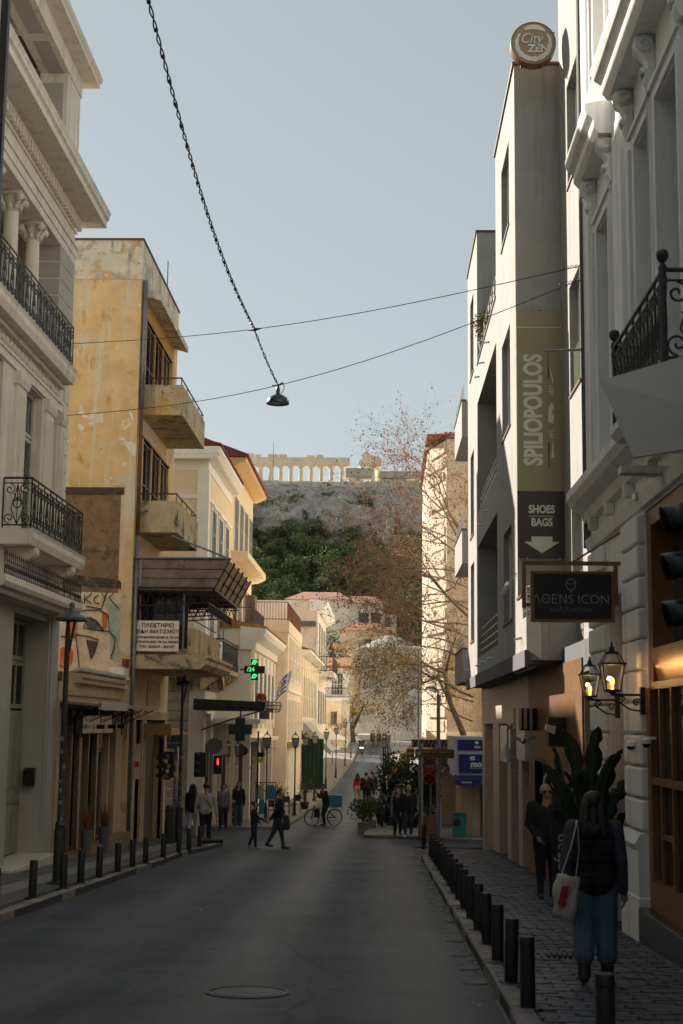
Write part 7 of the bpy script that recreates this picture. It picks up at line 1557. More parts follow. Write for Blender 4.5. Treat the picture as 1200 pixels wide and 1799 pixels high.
vt_ = thing('shop_vine','dry dark vine hanging over the souvenir shop door','plant',(-5.1,60,0)); crown(120,[(-5.2+.28*k,60.0,.75-.05*abs(k-1),.34,.3) for k in range(3)]+[(-5.35,59.9,.3,.22,.5)],None,.05).b('foliage', cyp, vt_)
def chair(x, y, rz, label):
    z = g(y)+KH; t = thing('cafe_chair', label, 'chair', (0,0,0), 'dark cafe chairs on the left pavement'); q = MB()
    MB().box(-.21,.21,-.2,.2,.43,.46).b('seat', M['black'], t)
    for sx in (-1,1):
        for sy in (-1,1): MB().tube([(sx*.2,sy*.19,0),(sx*.19,sy*.18,.43 if sy < 0 else .85)], .015, 5).b('leg', M['black'], t)
    MB().hexa([(-.2,.17,.58),(.2,.17,.58),(.2,.2,.58),(-.2,.2,.58),(-.2,.2,.86),(.2,.2,.86),(.2,.23,.86),(-.2,.23,.86)]).b('backrest', M['black'], t)
    for sx in (-1,1): MB().tube([(sx*.2,.19,.65),(sx*.23,0,.66),(sx*.2,-.18,.62),(sx*.2,-.19,.45)], .014, 5).b('armrest', M['black'], t)
    t.location = (x,y,z); t.rotation_euler = (0,0,rz); return t
chair(-4.2,65.5,.4,'dark cafe chair nearest to the potted shrub'); chair(-3.95,67.2,-.6,'dark cafe chair behind the nearest one'); chair(-4.45,61.6,2.2,'pale wire chair beside the potted shrub')
gc = thing('green_crate_stand', 'green crate stand at the souvenir shop foot', 'crate', (-5.6,57.6,-2.2)); 
for k in range(3): MB().box(-5.85,-5.45,57.4,57.8,-2.15+k*.3,-1.9+k*.3).b('crate', mat('crate green', (.02,.09,.06), .6) if k == 0 else bpy.data.materials['crate green'], gc)
# right corner: brown sign, road signs, lamp mast
bsn = thing('brown_tourist_sign', 'brown direction sign with yellow arrow and two lines of lettering', 'sign', (1.75,43.2,g(43)))
brn2 = mat('tourist brown', (.10,.028,.012), .5, .06); yl = mat('sign yellow', (.62,.36,.02), .6, 0, bump=0); zs = .98
MB().tube([(1.77,43.3,g(43.3)),(1.77,43.3,1.2)], .035, 8).b('pole', M['zinc'], bsn); MB().box(1.05,2.22,43.2,43.24,.86,1.12).b('board', brn2, bsn); MB().box(.80,1.03,43.2,43.24,.86,1.12).b('arrow_board', brn2, bsn)
MB().wall('y', 43.19, 43.2, 1.05, 2.22, .86, 1.12, [(1.065,2.205,.875,1.105)]).b('edge', M['slabpale'], bsn); MB().wall('y', 43.19, 43.2, .80, 1.03, .86, 1.12, [(.815,1.015,.875,1.105)]).b('edge', M['slabpale'], bsn)
MB().prism([(.83,.99),(.9,1.06),(.9,1.015),(1.0,1.015),(1.0,.965),(.9,.965),(.9,.92)], 'y', 43.185, 43.198).b('arrow', yl, bsn, fix=True); text(bsn, 'Λουτρό των Αέρηδων', .095, (1.65,43.19,1.05), FACE, yl, .003); text(bsn, 'Bath-house of the Winds', .088, (1.69,43.19,.935), FACE, M['slabpale'], .003); MB().ball((1.16,43.19,.99), .06, 1,.1,1, n=10, m=6).b('symbol', M['beige'], bsn)
rs2 = thing('road_sign_pole', 'post with worn red no entry and no parking discs below the brown sign', 'sign', (1.55,43.6,g(43.6))); MB().tube([(1.53,43.6,g(43.6)),(1.53,43.6,.82)], .03, 8).b('pole', M['zinc'], rs2)
rdm = mat('road sign red', (.30,.015,.02), .5, .2, 6); blm = mat('road sign blue', (.02,.06,.14), .5, .15, 6)
MB().lathe([(.0001,-.01),(.2,-.01),(.2,.01),(.0001,.01)], (1.48,43.5,.62), 20, 'y').b('no_entry_disc', rdm, rs2); MB().box(1.35,1.62,43.48,43.49,.58,.66).b('no_entry_bar', M['slabpale'], rs2); MB().lathe([(.0001,-.01),(.185,-.01),(.185,.01),(.0001,.01)], (1.48,43.5,.24), 20, 'y').b('no_parking_disc', rdm, rs2); MB().lathe([(.0001,-.016),(.135,-.016)], (1.48,43.5,.24), 20, 'y').b('no_parking_field', blm, rs2)
for s_ in (-1,1): MB().hexa([(1.48-s_*.1-.02,43.475,.14),(1.48-s_*.1+.02,43.475,.14),(1.48-s_*.1+.02,43.482,.14),(1.48-s_*.1-.02,43.482,.14),(1.48+s_*.1-.02,43.475,.34),(1.48+s_*.1+.02,43.475,.34),(1.48+s_*.1+.02,43.482,.34),(1.48+s_*.1-.02,43.482,.34)]).b('no_parking_slash', rdm, rs2)
MB().lathe([(.0001,-.01),(.2,-.01),(.2,.01),(.0001,.01)], (1.9,43.5,.52), 20, 'y').b('sign_back', M['neodark'], rs2)
for k in range(5): MB().box(1.78+.06*(k%3),1.85+.06*(k%3),43.48,43.49,.38+.07*k,.45+.07*k).b('sticker', bpy.data.materials['sticker %d' % k], rs2)
lm_ = thing('lamp_mast', 'slim grey lamp mast with short arm at the right corner', 'street lamp', (2.0,49.5,g(49.5)+KH)); zl = g(49.5)+KH; q = MB().lathe([(.10,0),(.10,1.0),(.075,1.06),(.06,4.8)], (2.0,49.5,zl), 12); q.b('mast', M['zinc'], lm_, smooth='auto')
MB().tube([(2.0,49.5,zl+4.75),(1.97,49.5,zl+4.98),(1.85,49.5,zl+5.05)], .035, 6).b('arm', M['zinc'], lm_); MB().hexa([(1.55,49.4,zl+5.02),(1.92,49.42,zl+5.0),(1.92,49.58,zl+5.0),(1.55,49.6,zl+5.02),(1.57,49.43,zl+5.09),(1.9,49.44,zl+5.1),(1.9,49.56,zl+5.1),(1.57,49.57,zl+5.09)]).b('head', M['zinc'], lm_, bev=.015)
pl2 = thing('signal_pole', 'thick short grey pole left of the lamp mast', 'pole', (1.45,50,g(50))); MB().lathe([(.085,0),(.085,3.1),(.07,3.15)], (1.42,50.2,g(50)+KH), 12).b('pole', M['zinc'], pl2); MB().tube([(1.33,50.2,g(50)+3),(1.33,50.2,4.4)], .03, 6).b('upper_pole', M['neo2'], pl2)
bb = thing('black_bollard_post', '', 'bollard', (0,0,0)) if False else None
for k,(x,y) in enumerate(((1.28,42.2),)): o = dup(b0, (x,y,g(y)+KH), 0, 'black bollard standing alone beyond the right kerb row'); o.scale = (1,1,1.15)
cj = thing('security_cctv', 'white bullet camera and wire on the modern building corner', 'camera', (2.5,27.6,4.6)); MB().tube([(2.6,27.3,4.75),(2.42,28.2,4.45)], .012, 5).b('arm', M['steel'], cj); MB().tube([(2.47,27.8,4.6),(2.42,28.3,4.42)], .045, 8).b('body', M['white'], cj)
# parked vehicles
def vehicle(x, y, label):
    z = g(y); t = thing('parked_van', label, 'car', (x,y,z)); sv = mat('silver car paint', (.34,.33,.31), .3, .05, 4, 0, metal=.5, coat=.5)
    MB().prism([(y,z+.3),(y,z+.75),(y+.75,z+.95),(y+1.35,z+1.6),(y+4.0,z+1.65),(y+4.2,z+.9),(y+4.2,z+.3)], 'x', x-.85, x+.85).b('body', sv, t, bev=.08, fix=True)
    MB().hexa([(x-.68,y+.80,z+1.0),(x+.68,y+.80,z+1.0),(x+.68,y+.84,z+1.0),(x-.68,y+.84,z+1.0),(x-.6,y+1.26,z+1.5),(x+.6,y+1.26,z+1.5),(x+.6,y+1.30,z+1.5),(x-.6,y+1.30,z+1.5)]).b('windscreen', M['glassblue'], t)
    for s_ in (-1,1):
        MB().box(x+s_*.68-.15,x+s_*.68+.15,y-.02,y+.02,z+.62,z+.76).b('headlight', M['white'], t)
        for yy in (y+.8,y+3.4): MB().lathe([(.0001,-.1),(.31,-.1),(.31,.1),(.0001,.1)], (x+s_*.8,yy,z+.31), 14, 'x').b('wheel', M['black'], t)
        MB().box(x+s_*.93-.09,x+s_*.93+.09,y+1.0,y+1.1,z+1.0,z+1.15).b('mirror', M['black'], t)
    MB().box(x-.5,x+.5,y-.025,y+.01,z+.35,z+.52).b('grille', M['black'], t); MB().box(x-.24,x+.24,y-.03,y+.005,z+.55,z+.64).b('number_plate', M['white'], t)
vehicle(-1.45,183,'silver van parked at the far end of the lane'); vehicle(-4.9,150,'white car roof half hidden by the twiggy tree') if False else None
def motorbike(x, y, rz, label, rider=False, lights=False, scooter=False):
    z = g(y)+(0 if rider else KH); t = thing('motor_scooter', label, 'motorcycle', (0,0,0), 'motor scooters')
    for yy in (-.62,.62):
        w_ = MB(); w_.tube([(0,yy+.25*math.cos(a/18*2*PI),.30+.25*math.sin(a/18*2*PI)) for a in range(18)], .055, 6, closed=True); o = w_.b('wheel', M['black'], t, smooth=True); MB().lathe([(.04,-.05),(.04,.05)], (0,yy,.3), 8, 'x').b('hub', M['steel'], o)
    MB().hexa([(-.16,-.3,.32),(.16,-.3,.32),(.18,.75,.42),(-.18,.75,.42),(-.14,-.1,.62),(.14,-.1,.62),(.16,.8,.74),(-.16,.8,.74)]).b('body', mat('black scooter plastic', (.015,.016,.02), .3, .1, coat=.4) if 'black scooter plastic' not in bpy.data.materials else bpy.data.materials['black scooter plastic'], t, bev=.05)
    MB().hexa([(-.24,-.62,.42),(.24,-.62,.42),(.2,-.38,.3),(-.2,-.38,.3),(-.2,-.55,.95),(.2,-.55,.95),(.14,-.42,.95),(-.14,-.42,.95)]).b('front_fairing', bpy.data.materials['black scooter plastic'], t, bev=.05)
    MB().hexa([(-.14,-.05,.66),(.14,-.05,.66),(.17,.72,.76),(-.17,.72,.76),(-.12,0,.76),(.12,0,.76),(.14,.7,.84),(-.14,.7,.84)]).b('seat', M['black'], t, bev=.03)
    MB().tube([(-.34,-.36,1.02),(-.1,-.46,1.0),(.1,-.46,1.0),(.34,-.36,1.02)], .018, 6).b('handlebar', M['iron'], t)
    for s_ in (-1,1): MB().tube([(s_*.22,-.44,1.0),(s_*.3,-.46,1.18)], .008, 4).b('mirror_stalk', M['iron'], t); MB().ball((s_*.31,-.47,1.2), .055, 1,.3,.7, n=8, m=5).b('mirror', M['steel'], t)
    MB().hexa([(-.17,-.6,.95),(.17,-.6,.95),(.17,-.58,.95),(-.17,-.58,.95),(-.11,-.5,1.2),(.11,-.5,1.2),(.11,-.48,1.2),(-.11,-.48,1.2)]).b('windshield', M['glassblue'], t)
    hm = mat('headlamp lit', (.9,.9,.85), .4, 0, bump=0, emit=((1,.95,.85), 4.0)) if lights else M['frost']
    for s_ in (-1,1): MB().ball((s_*.09,-.61,.80), .06, 1,.4,.8, n=8, m=5).b('headlight', hm, t)
    t.location = (x,y,z); t.rotation_euler = (0,0,rz); return t
MOTO = motorbike(-1.7,131,.05,'motorcycle with lit headlamps riding down the street towards us', True, True)
motorbike(.02,58.6,.1,'black scooter parked at the right corner beside the planter'); motorbike(.35,61.0,-.15,'black scooter parked behind the first one on the right'); motorbike(.5,66.5,.2,'black scooter parked farther up by the lantern posts')
cs = thing('car_roof_stall', 'white parasol shade over a stall up the street', 'parasol', (-4.0,118,0)); MB().lathe([(1.3,2.1),(.05,2.75),(.0001,2.76)], (-3.9,118,g(118)), 10).b('canopy', M['white'], cs); MB().tube([(-3.9,118,g(118)),(-3.9,118,g(118)+2.7)], .03, 6).b('pole', M['iron'], cs)
# bicycle with delivery box
bk = thing('delivery_bicycle', 'black bicycle halted across the street with its rider', 'bicycle', (0,0,0))
for xx in (-.53,.53):
    w_ = MB().tube([(xx+.335*math.cos(a/28*2*PI),0,.345+.335*math.sin(a/28*2*PI)) for a in range(28)], .022, 6, closed=True).b('wheel', M['black'], bk, smooth=True)
    MB().tube([(xx+.31*math.cos(a/28*2*PI),0,.345+.31*math.sin(a/28*2*PI)) for a in range(28)], .009, 4, closed=True).b('rim', M['steel'], w_); sp = MB()
    for k in range(14): a = k/14*2*PI; sp.tube([(xx,0,.345),(xx+.31*math.cos(a),0,.345+.31*math.sin(a))], .003, 3)
    sp.lathe([(.05,-.03),(.05,.03)], (xx,0,.345), 10, 'y'); sp.b('spokes', M['zinc'], w_)
q = MB()
for (a,b_) in (((-.40,.78),(.0,.30)),((.0,.30),(.16,.80)),((-.38,.72),(.13,.72)),((.0,.30),(.53,.345)),((.13,.68),(.53,.345)),((-.42,.86),(-.53,.345))): q.tube([(a[0],0,a[1]),(b_[0],0,b_[1])], .019, 6)
q.b('frame', M['black'], bk); MB().tube([(-.38,-.28,1.02),(-.44,-.18,1.03),(-.42,0,1.0),(-.44,.18,1.03),(-.38,.28,1.02)], .014, 6).b('handlebar', M['black'], bk); MB().hexa([(.05,-.05,.84),(.28,-.08,.85),(.28,.08,.85),(.05,.05,.84),(.05,-.04,.88),(.28,-.07,.9),(.28,.07,.9),(.05,.04,.88)]).b('saddle', M['black'], bk, bev=.015); MB().lathe([(.09,-.01),(.09,.01)], (0,-.05,.3), 14, 'y').b('chainring', M['steel'], bk)
MB().tube([(.28,-.1,.74),(.8,-.1,.78),(.8,.1,.78),(.28,.1,.74)], .01, 5).b('rear_rack', M['iron'], bk); MB().box(-.4,-.2,-.1,.1,.35,.7).b('battery_bag', M['black'], bk, bev=.03)
BKX, BKY = -2.35, 60.5
bk.location = (BKX,BKY,g(BKY)); bk.rotation_euler = (0,0,.5)
db = thing('delivery_box', 'turquoise delivery box on the bicycle rear rack', 'box', (BKX+.42,BKY+.25,g(BKY)+.8)); tq2 = mat('turquoise box fabric', (.02,.24,.27), .6, .1, 5); z0 = g(BKY)+.80; x0 = BKX+.5; MB().box(x0-.28,x0+.28,BKY-.0,BKY+.48,z0,z0+.44).b('body', tq2, db, bev=.03); MB().box(x0-.29,x0+.29,BKY-.01,BKY+.49,z0+.40,z0+.47).b('lid', mat('pale turquoise fabric', (.07,.36,.38), .6, .08, 5), db, bev=.02); squig(db, (x0-.1,BKY-.005,z0+.2), .25, .07, M['slabpale'])
# potted grass at the low shop doors
for k,(x,y) in enumerate(((-6.95,34.4),(-6.95,36.6))):
    z = g(y)+KH; t = thing('dry_grass_pot', 'tall pot of orange brown dry grass by the shop doors, %s one' % ('left','right')[k], 'plant', (x,y,z), 'dry grass pots by the shop'); MB().lathe([(.11,0),(.16,.62),(.145,.62),(.13,.55),(.0001,.55)], (x,y,z), 14).b('pot', M['neodark'], t, smooth='auto'); q = MB()
    for j in range(170): a = random.uniform(0,6.28); r_ = random.uniform(.05,.24); h_ = random.uniform(.45,.8); b_ = Vector((x+math.cos(a)*.05,y+math.sin(a)*.05,z+.55)); e = b_+Vector((math.cos(a)*r_,math.sin(a)*r_,h_)); s_ = Vector((-math.sin(a),math.cos(a),0))*.006; q.poly([b_-s_,b_+s_,e])
    q.b('blades', mat('dry grass', (.26,.09,.03), .8, .3, 6) if k == 0 else bpy.data.materials['dry grass'], t)
# ================================================================ 13  people
CM = {}
def cloth(c, rough=.85):
    k = tuple(round(v, 3) for v in c)
    if k not in CM: CM[k] = mat('cloth %d' % len(CM), c, rough, .15, 9, .25, 30, dist=.006)
    return CM[k]
skin2 = mat('skin tan', (.33,.19,.12), .5, .06, 20, .02); hairM = mat('dark hair', (.018,.013,.011), .55, .3, 12, .3, 60); hairB = mat('brown hair', (.05,.03,.02), .55, .3, 12, .3, 60)
def capsule(mb, a, b, ra, rb, n=10):
    a = Vector(a); b = Vector(b); d = b-a; L_ = d.length; d = d/L_ if L_ > 1e-6 else Vector((0,0,1)); pts = []; rr = []
    for t in (-1,-.8,-.5,0): pts.append(a+d*(ra*t)); rr.append(max(.001, ra*math.sqrt(max(0,1-t*t))))
    for t in (0,.5,.8,1): pts.append(b+d*(rb*t)); rr.append(max(.001, rb*math.sqrt(max(0,1-t*t))))
    mb.tube(pts, rr, n)
def person(label, loc, rz, H=1.72, top=(.02,.02,.022), trs=(.03,.035,.05), shoe=(.02,.02,.02), sleeve=None, skin=None, legs=((0,0,0),(0,0,0)), arms=None, wide=0, build=1.0, coat=0, hair='short', hairm=None, head=(0,0), voxel=.016, lean=0, bare=False, vest=False, hood=False, fem=False, face=True, group=None, shorts=None, crop=0):
    """legs: per side (knee forward, ankle forward, ankle lift); arms: per side (elbow dx,dy,dz, wrist dx,dy,dz). faces -Y before turning."""
    skin = skin or M['skin']; sk, tm, pm, sm_ = 'skin','top','trs','shoe'
    mats = {'skin': skin, 'top': cloth(top), 'trs': cloth(trs), 'shoe': cloth(shoe, .6), 'slv': cloth(sleeve if sleeve else top), 'sho': cloth(shorts) if shorts else None}
    S = []                                                         # (a, b, ra, rb, key)
    h = H; f = lambda x, y, z: Vector((x*h, (y-lean*max(0,z-.52))*h, z*h))
    hipw = .052 if not fem else .056; sw = (.112 if not fem else .098)*build
    c_ = coat*.01
    for s in (-1, 1):
        kf, af, al = legs[0 if s < 0 else 1]
        hip = f(s*hipw,0,.515); knee = f(s*(hipw+.004),-kf,.285+al*.35); ank = f(s*(hipw+.004),-af,.048+al)
        key = 'sho' if shorts else pm
        S.append((hip, hip.lerp(knee,.75) if shorts else knee, .064*h*build, .045*h+wide*h*.5, key))
        if shorts: S.append((hip.lerp(knee,.6), knee, .042*h, .036*h, pm))
        hem = knee.lerp(ank, 1-crop)
        S.append((knee, hem, .042*h+wide*h*.6 if not shorts else .036*h, .028*h+wide*h, pm))
        if crop: S.append((hem, ank, .036*h, .036*h, sm_))
        toe = ank+Vector((s*.012*h, -.085*h, -.03*h+(al*-.2)*h)); heel = ank+Vector((0,.022*h,-.02*h)); S.append((heel, toe, .026*h, .022*h, sm_)); S.append((ank, heel, .028*h, .026*h, sm_))
        sh = f(s*sw,0,.805); ar = arms[0 if s < 0 else 1] if arms else (s*.022,.01,-.175, s*.005,-.045,-.15)
        el = sh+Vector(ar[:3])*h; wr_ = el+Vector(ar[3:])*h
        S.append((sh, el, .036*h*build+c_, .029*h+c_, 'slv')); S.append((el, wr_, .028*h+c_, .021*h+c_*.6, 'slv'))
        d = (wr_-el).normalized(); side = Vector((0,-1,0)) if abs(d.y) < .7 else Vector((0,0,-1)); palm = wr_+d*.045*h
        S.append((wr_, palm, .017*h, .021*h, sk))
        perp = (side-d*side.dot(d)).normalized(); nor = d.cross(perp)
        for k in range(4):
            o_ = perp*((1.5-k)*.0105*h); l_ = (.038,.044,.041,.032)[k]*h; m1 = palm+o_+d*(.012*h); m2 = m1+d*l_*.55+nor*s*.006*h; S.append((m1, m2, .0058*h, .0055*h, sk)); S.append((m2, m2+d*l_*.4+nor*s*.016*h, .0055*h, .005*h, sk))
        tb0 = wr_.lerp(palm,.35)+perp*.016*h; S.append((tb0, tb0+perp*.018*h+d*.022*h, .0075*h, .006*h, sk)); S.append((tb0+perp*.018*h+d*.022*h, tb0+perp*.02*h+d*.044*h, .006*h, .0052*h, sk))
    bw = (.042 if not fem else .036)*build
    for s in (-1, 1):
        S.append((f(s*bw*.9,0,.53), f(s*bw*.8,0,.62), (.066+.004*fem)*h*build+c_, .058*h*build+c_, tm if coat or vest else pm if not coat else tm))
        S.append((f(s*bw*.8,0,.575), f(s*bw*1.15,-.003,.735), .06*h*build+c_, .066*h*build+c_, tm)); S.append((f(s*bw*1.2,0,.74), f(s*sw*.85,0,.80), .062*h*build+c_, .038*h*build+c_, tm))
        if coat >= 2: S.append((f(s*bw,0,.56), f(s*bw*1.15,0,.47), .07*h+c_, .078*h+c_, tm))
    S.append((f(0,.004,.8), f(0,-.005,.862), .036*h, .031*h, sk))
    hx, hy = head; hc = f(0,-.012,.93)
    Rm = Matrix.Rotation(hx,3,'Z') @ Matrix.Rotation(hy,3,'X'); nb_ = f(0,0,.865)
    R_ = lambda v: nb_+Rm @ (Vector(v)*h)
    S.append((R_((0,.006,.075)), R_((0,.012,.082)), .053*h, .05*h, sk)); S.append((R_((0,-.016,.05)), R_((0,-.026,.022)), .040*h, .026*h, sk)); S.append((R_((0,-.056,.06)), R_((0,-.062,.044)), .007*h, .010*h, sk))
    for s in (-1,1): S.append((R_((s*.051,.004,.062)), R_((s*.053,.006,.044)), .009*h, .007*h, sk)); 
    S.append((R_((-.014,-.052,.027)), R_((.014,-.052,.027)), .006*h, .006*h, sk))
    if hood: 
        for s in (-1,1): S.append((f(s*.04,.045,.835), f(0,.07,.79), .034*h, .03*h, tm))
    mb = MB()
    for (a,b,ra,rb,k) in S: capsule(mb, a, b, ra, rb, 8 if ra < .02 else 10)
    me = bpy.data.meshes.new('body'); me.from_pydata(mb.v, [], mb.f)
    tmp = bpy.data.objects.new('body', me); COL.objects.link(tmp)
    md = tmp.modifiers.new('r','REMESH'); md.mode = 'VOXEL'; md.voxel_size = voxel; m2 = tmp.modifiers.new('s','SMOOTH'); m2.iterations = 4; m2.factor = .5
    bpy.context.view_layer.update()
    out = bpy.data.meshes.new_from_object(tmp.evaluated_get(bpy.context.evaluated_depsgraph_get())); bpy.data.objects.remove(tmp)
    out.name = 'body'; keys = [k for k in mats if mats[k]]; out.materials.clear()
    for k in keys: out.materials.append(mats[k])
    segs = [(a, b-a, max((b-a).length_squared,1e-9), ra, rb, keys.index(k)) for a,b,ra,rb,k in S]
    vi = []
    for v in out.vertices:
        p = v.co; best = 9; bi = 0
        for a, d, l2, ra, rb, k in segs:
            t = (p-a).dot(d)/l2; t = 0 if t < 0 else 1 if t > 1 else t
            q = (p-a-d*t).length-(ra+(rb-ra)*t)
            if q < best: best = q; bi = k
        vi.append(bi)
    for p in out.polygons: p.material_index = vi[p.vertices[0]]; p.use_smooth = True
    t = thing('person', label, 'person', (0,0,0), group)
    o = bpy.data.objects.new('body', out); COL.objects.link(o); o.parent = t
    hm = hairm or hairM; hb = MB()
    if hair != 'bald':
        cap = MB(); cap.ball((0,0,0), 1, n=14, m=10)
        pts = []
        for (x,y,z) in cap.v:
            if y < -.55 and z < .55: pts.append((x*.6,y*.35,max(z,.2))); continue
            if y < -.2 and z < .15: z = .15
            if z < -.45 and hair == 'short': z = -.45
            pts.append((x,y,z))
        hb.v += [tuple(R_((x*.0575,.012+y*.0625,.085+z*.0565))) for x,y,z in pts]; hb.f += cap.f
        if hair in ('long','pony'):
            if hair == 'long':
                for s in (-1,0,1): capsule(hb, R_((s*.034,.036,.07)), f(s*.05,.062,.78), .03*h, .03*h, 8)
                for s in (-1,1): capsule(hb, R_((s*.05,.0,.06)), f(s*.066,.0,.8), .018*h, .02*h, 8)
            else: capsule(hb, R_((0,.07,.095)), R_((0,.085,.08)), .024*h, .028*h, 8); capsule(hb, R_((0,.085,.08)), f(0,.085,.80), .026*h, .016*h, 8)
        if hair == 'curly':
            for k in range(40): a = random.uniform(0,6.28); e = random.uniform(-.2,1.3); hb.ball(R_((.062*math.cos(a)*math.cos(e),.015+abs(.07*math.sin(a))*math.cos(e)*1.0-.02,.08+.06*math.sin(e)-.02*random.random())), .02*h, n=6, m=4)
        hb.b('hair', hm, t, smooth=True)
    if face:
        e = MB()
        for s in (-1,1): e.ball(R_((s*.02,-.049,.063)), .0062*h, 1.3,.6,.7, n=8, m=5)
        e.b('eyes', M['black'], t)
        MB().tube([R_((-.016,-.0585,.025)),R_((0,-.0605,.0245)),R_((.016,-.0585,.025))], .0032*h, 5).b('mouth', mat('lips', (.25,.09,.07), .5) if 'lips' not in bpy.data.materials else bpy.data.materials['lips'], t)
    t['_R'] = 0; del t['_R']
    t.location = loc; t.rotation_euler = (0,0,rz)
    return t, R_, f
def glasses(t, R_, H): 
    q = MB()
    for s in (-1,1): q.ball(R_((s*.023,-.056,.063)), .017*H, 1.1,.4,.85, n=10, m=6); q.tube([R_((s*.042,-.05,.066)),R_((s*.054,.0,.064))], .003*H, 4)
    q.tube([R_((-.01,-.06,.066)),R_((.01,-.06,.066))], .003*H, 4); q.b('sunglasses', M['black'], t)
def gp(x, y, k=1): return (x, y, g(y)+(KH if k else 0))
WALK = ((.055,.02,.0),(-.005,-.075,.022)); WALK2 = ((.09,.13,.0),(-.02,-.17,.05)); STAND = ((.0,.0,0),(.0,-.01,0))
# near woman, seen from behind
t, R_, f = person('person in dark quilted vest and wide blue jeans walking away on the right pavement', gp(1.95,13.3), PI-.12, 1.70, (.014,.015,.019), (.085,.145,.20), (.012,.012,.013), (.045,.05,.075), legs=((.03,.03,0),(.01,-.05,.012)), arms=((-.03,.015,-.17,-.012,-.03,-.15),(.035,.02,-.17,.01,-.03,-.15)), wide=.03, crop=.42, build=1.12, coat=1.6, vest=True, hair='long', voxel=.0095, hood=True, fem=True, face=False)
vq = MB()
for k in range(6):
    z = .56+k*.042; vq.tube([(1.7*(.128+.010*math.sin(k*.6))*math.cos(a/20*2*PI)*.97, 1.7*.088*math.sin(a/20*2*PI), z*1.7) for a in range(20)], .007, 4, closed=True)
vq.b('vest_seams', cloth((.010,.010,.013)), t)
tb = thing('tote_bag', 'white tote bag with red patch hanging from the shoulder of the near walker', 'bag', (1.70,13.2,g(13.2)+.9)); zz = g(13.3)+KH
tw = mat('canvas tote', (.46,.42,.38), .9, .15, 8, .3)
rows = [[(lerp(1.615,1.775,i/6)-.05*(j/7)+.012*math.sin(j*1.7+i), 13.13+.018*math.sin(i*1.4+j*.9)+(.03 if i in (0,6) else 0), zz+lerp(.98,.60,j/7)+.015*math.sin(i*.8)*(j/7)-.03*(i/6)) for i in range(7)] for j in range(8)]
o = MB().sheet(rows).b('bag_body', tw, tb, smooth=True); md = o.modifiers.new('s','SOLIDIFY'); md.thickness = .045; md.offset = -1
MB().sheet([[(lerp(1.625,1.69,i/2)-.02*j, 13.055-.004*i, zz+lerp(.88,.72,j/2)) for i in range(3)] for j in range(3)]).b('red_patch', mat('red print patch', (.42,.012,.02), .8, .15, 5), tb)
MB().tube([(1.63,13.13,zz+.97),(1.72,13.12,zz+1.22),(1.775,13.17,zz+1.41),(1.79,13.28,zz+1.43),(1.76,13.42,zz+1.3)], [.016]*5, 6, flat=.4).b('strap', tw, tb); MB().tube([(1.76,13.13,zz+.95),(1.79,13.12,zz+1.2),(1.785,13.16,zz+1.41)], .012, 6, flat=.4).b('strap', tw, tb)
# doorman in black
t, R_, f = person('person in black with sunglasses standing by the bar entrance', gp(2.66,23.3), .15, 1.80, (.010,.010,.011), (.010,.010,.012), (.012,.012,.013), arms=((-.03,.0,-.165,.055,-.07,-.10),(.03,.0,-.165,-.055,-.07,-.10)), build=1.15, coat=1.2, hair='bald', voxel=.013, legs=STAND, skin=skin2); glasses(t, R_, 1.8)
# left corner group
person('person in black top and pale trousers at the left corner', gp(-6.02,46.6), PI-.1, 1.70, (.012,.012,.013), (.42,.38,.35), (.3,.28,.26), legs=WALK, wide=.014, coat=1.6, hair='long', fem=True, face=False)
t, R_, f = person('person in pale grey jacket with a black shoulder strap seen from behind', gp(-5.2,43.3), PI+.08, 1.74, (.38,.35,.34), (.012,.012,.015), (.5,.47,.42), legs=((.04,.05,0),(-.0,-.055,.02)), arms=((-.04,.01,-.17,-.02,-.02,-.15),(.04,.01,-.17,.02,-.02,-.15)), coat=1.2, build=1.08, voxel=.014, face=False); MB().tube([Vector(p)*1.74 for p in ((.075,.02,.835),(.03,.082,.76),(-.05,.092,.66),(-.10,.06,.58))], .012, 5).b('shoulder_strap', M['black'], t)
t, R_, f = person('person with sunglasses in grey top walking towards us', gp(-5.72,53.0), .1, 1.68, (.13,.125,.14), (.015,.015,.018), (.02,.02,.02), legs=WALK, hair='curly', hairm=hairB, fem=True, coat=.8); glasses(t, R_, 1.68)
person('person in black jacket and blue jeans standing at the pharmacy', gp(-5.55,56.9), -.15, 1.70, (.012,.013,.014), (.05,.085,.12), (.015,.015,.016), legs=((.0,.0,0),(.01,-.02,0)), arms=((-.03,.0,-.165,.05,-.08,-.06),(.035,.01,-.17,.0,-.03,-.15)), coat=1.6, wide=.012, hair='long', hairm=hairB, fem=True)
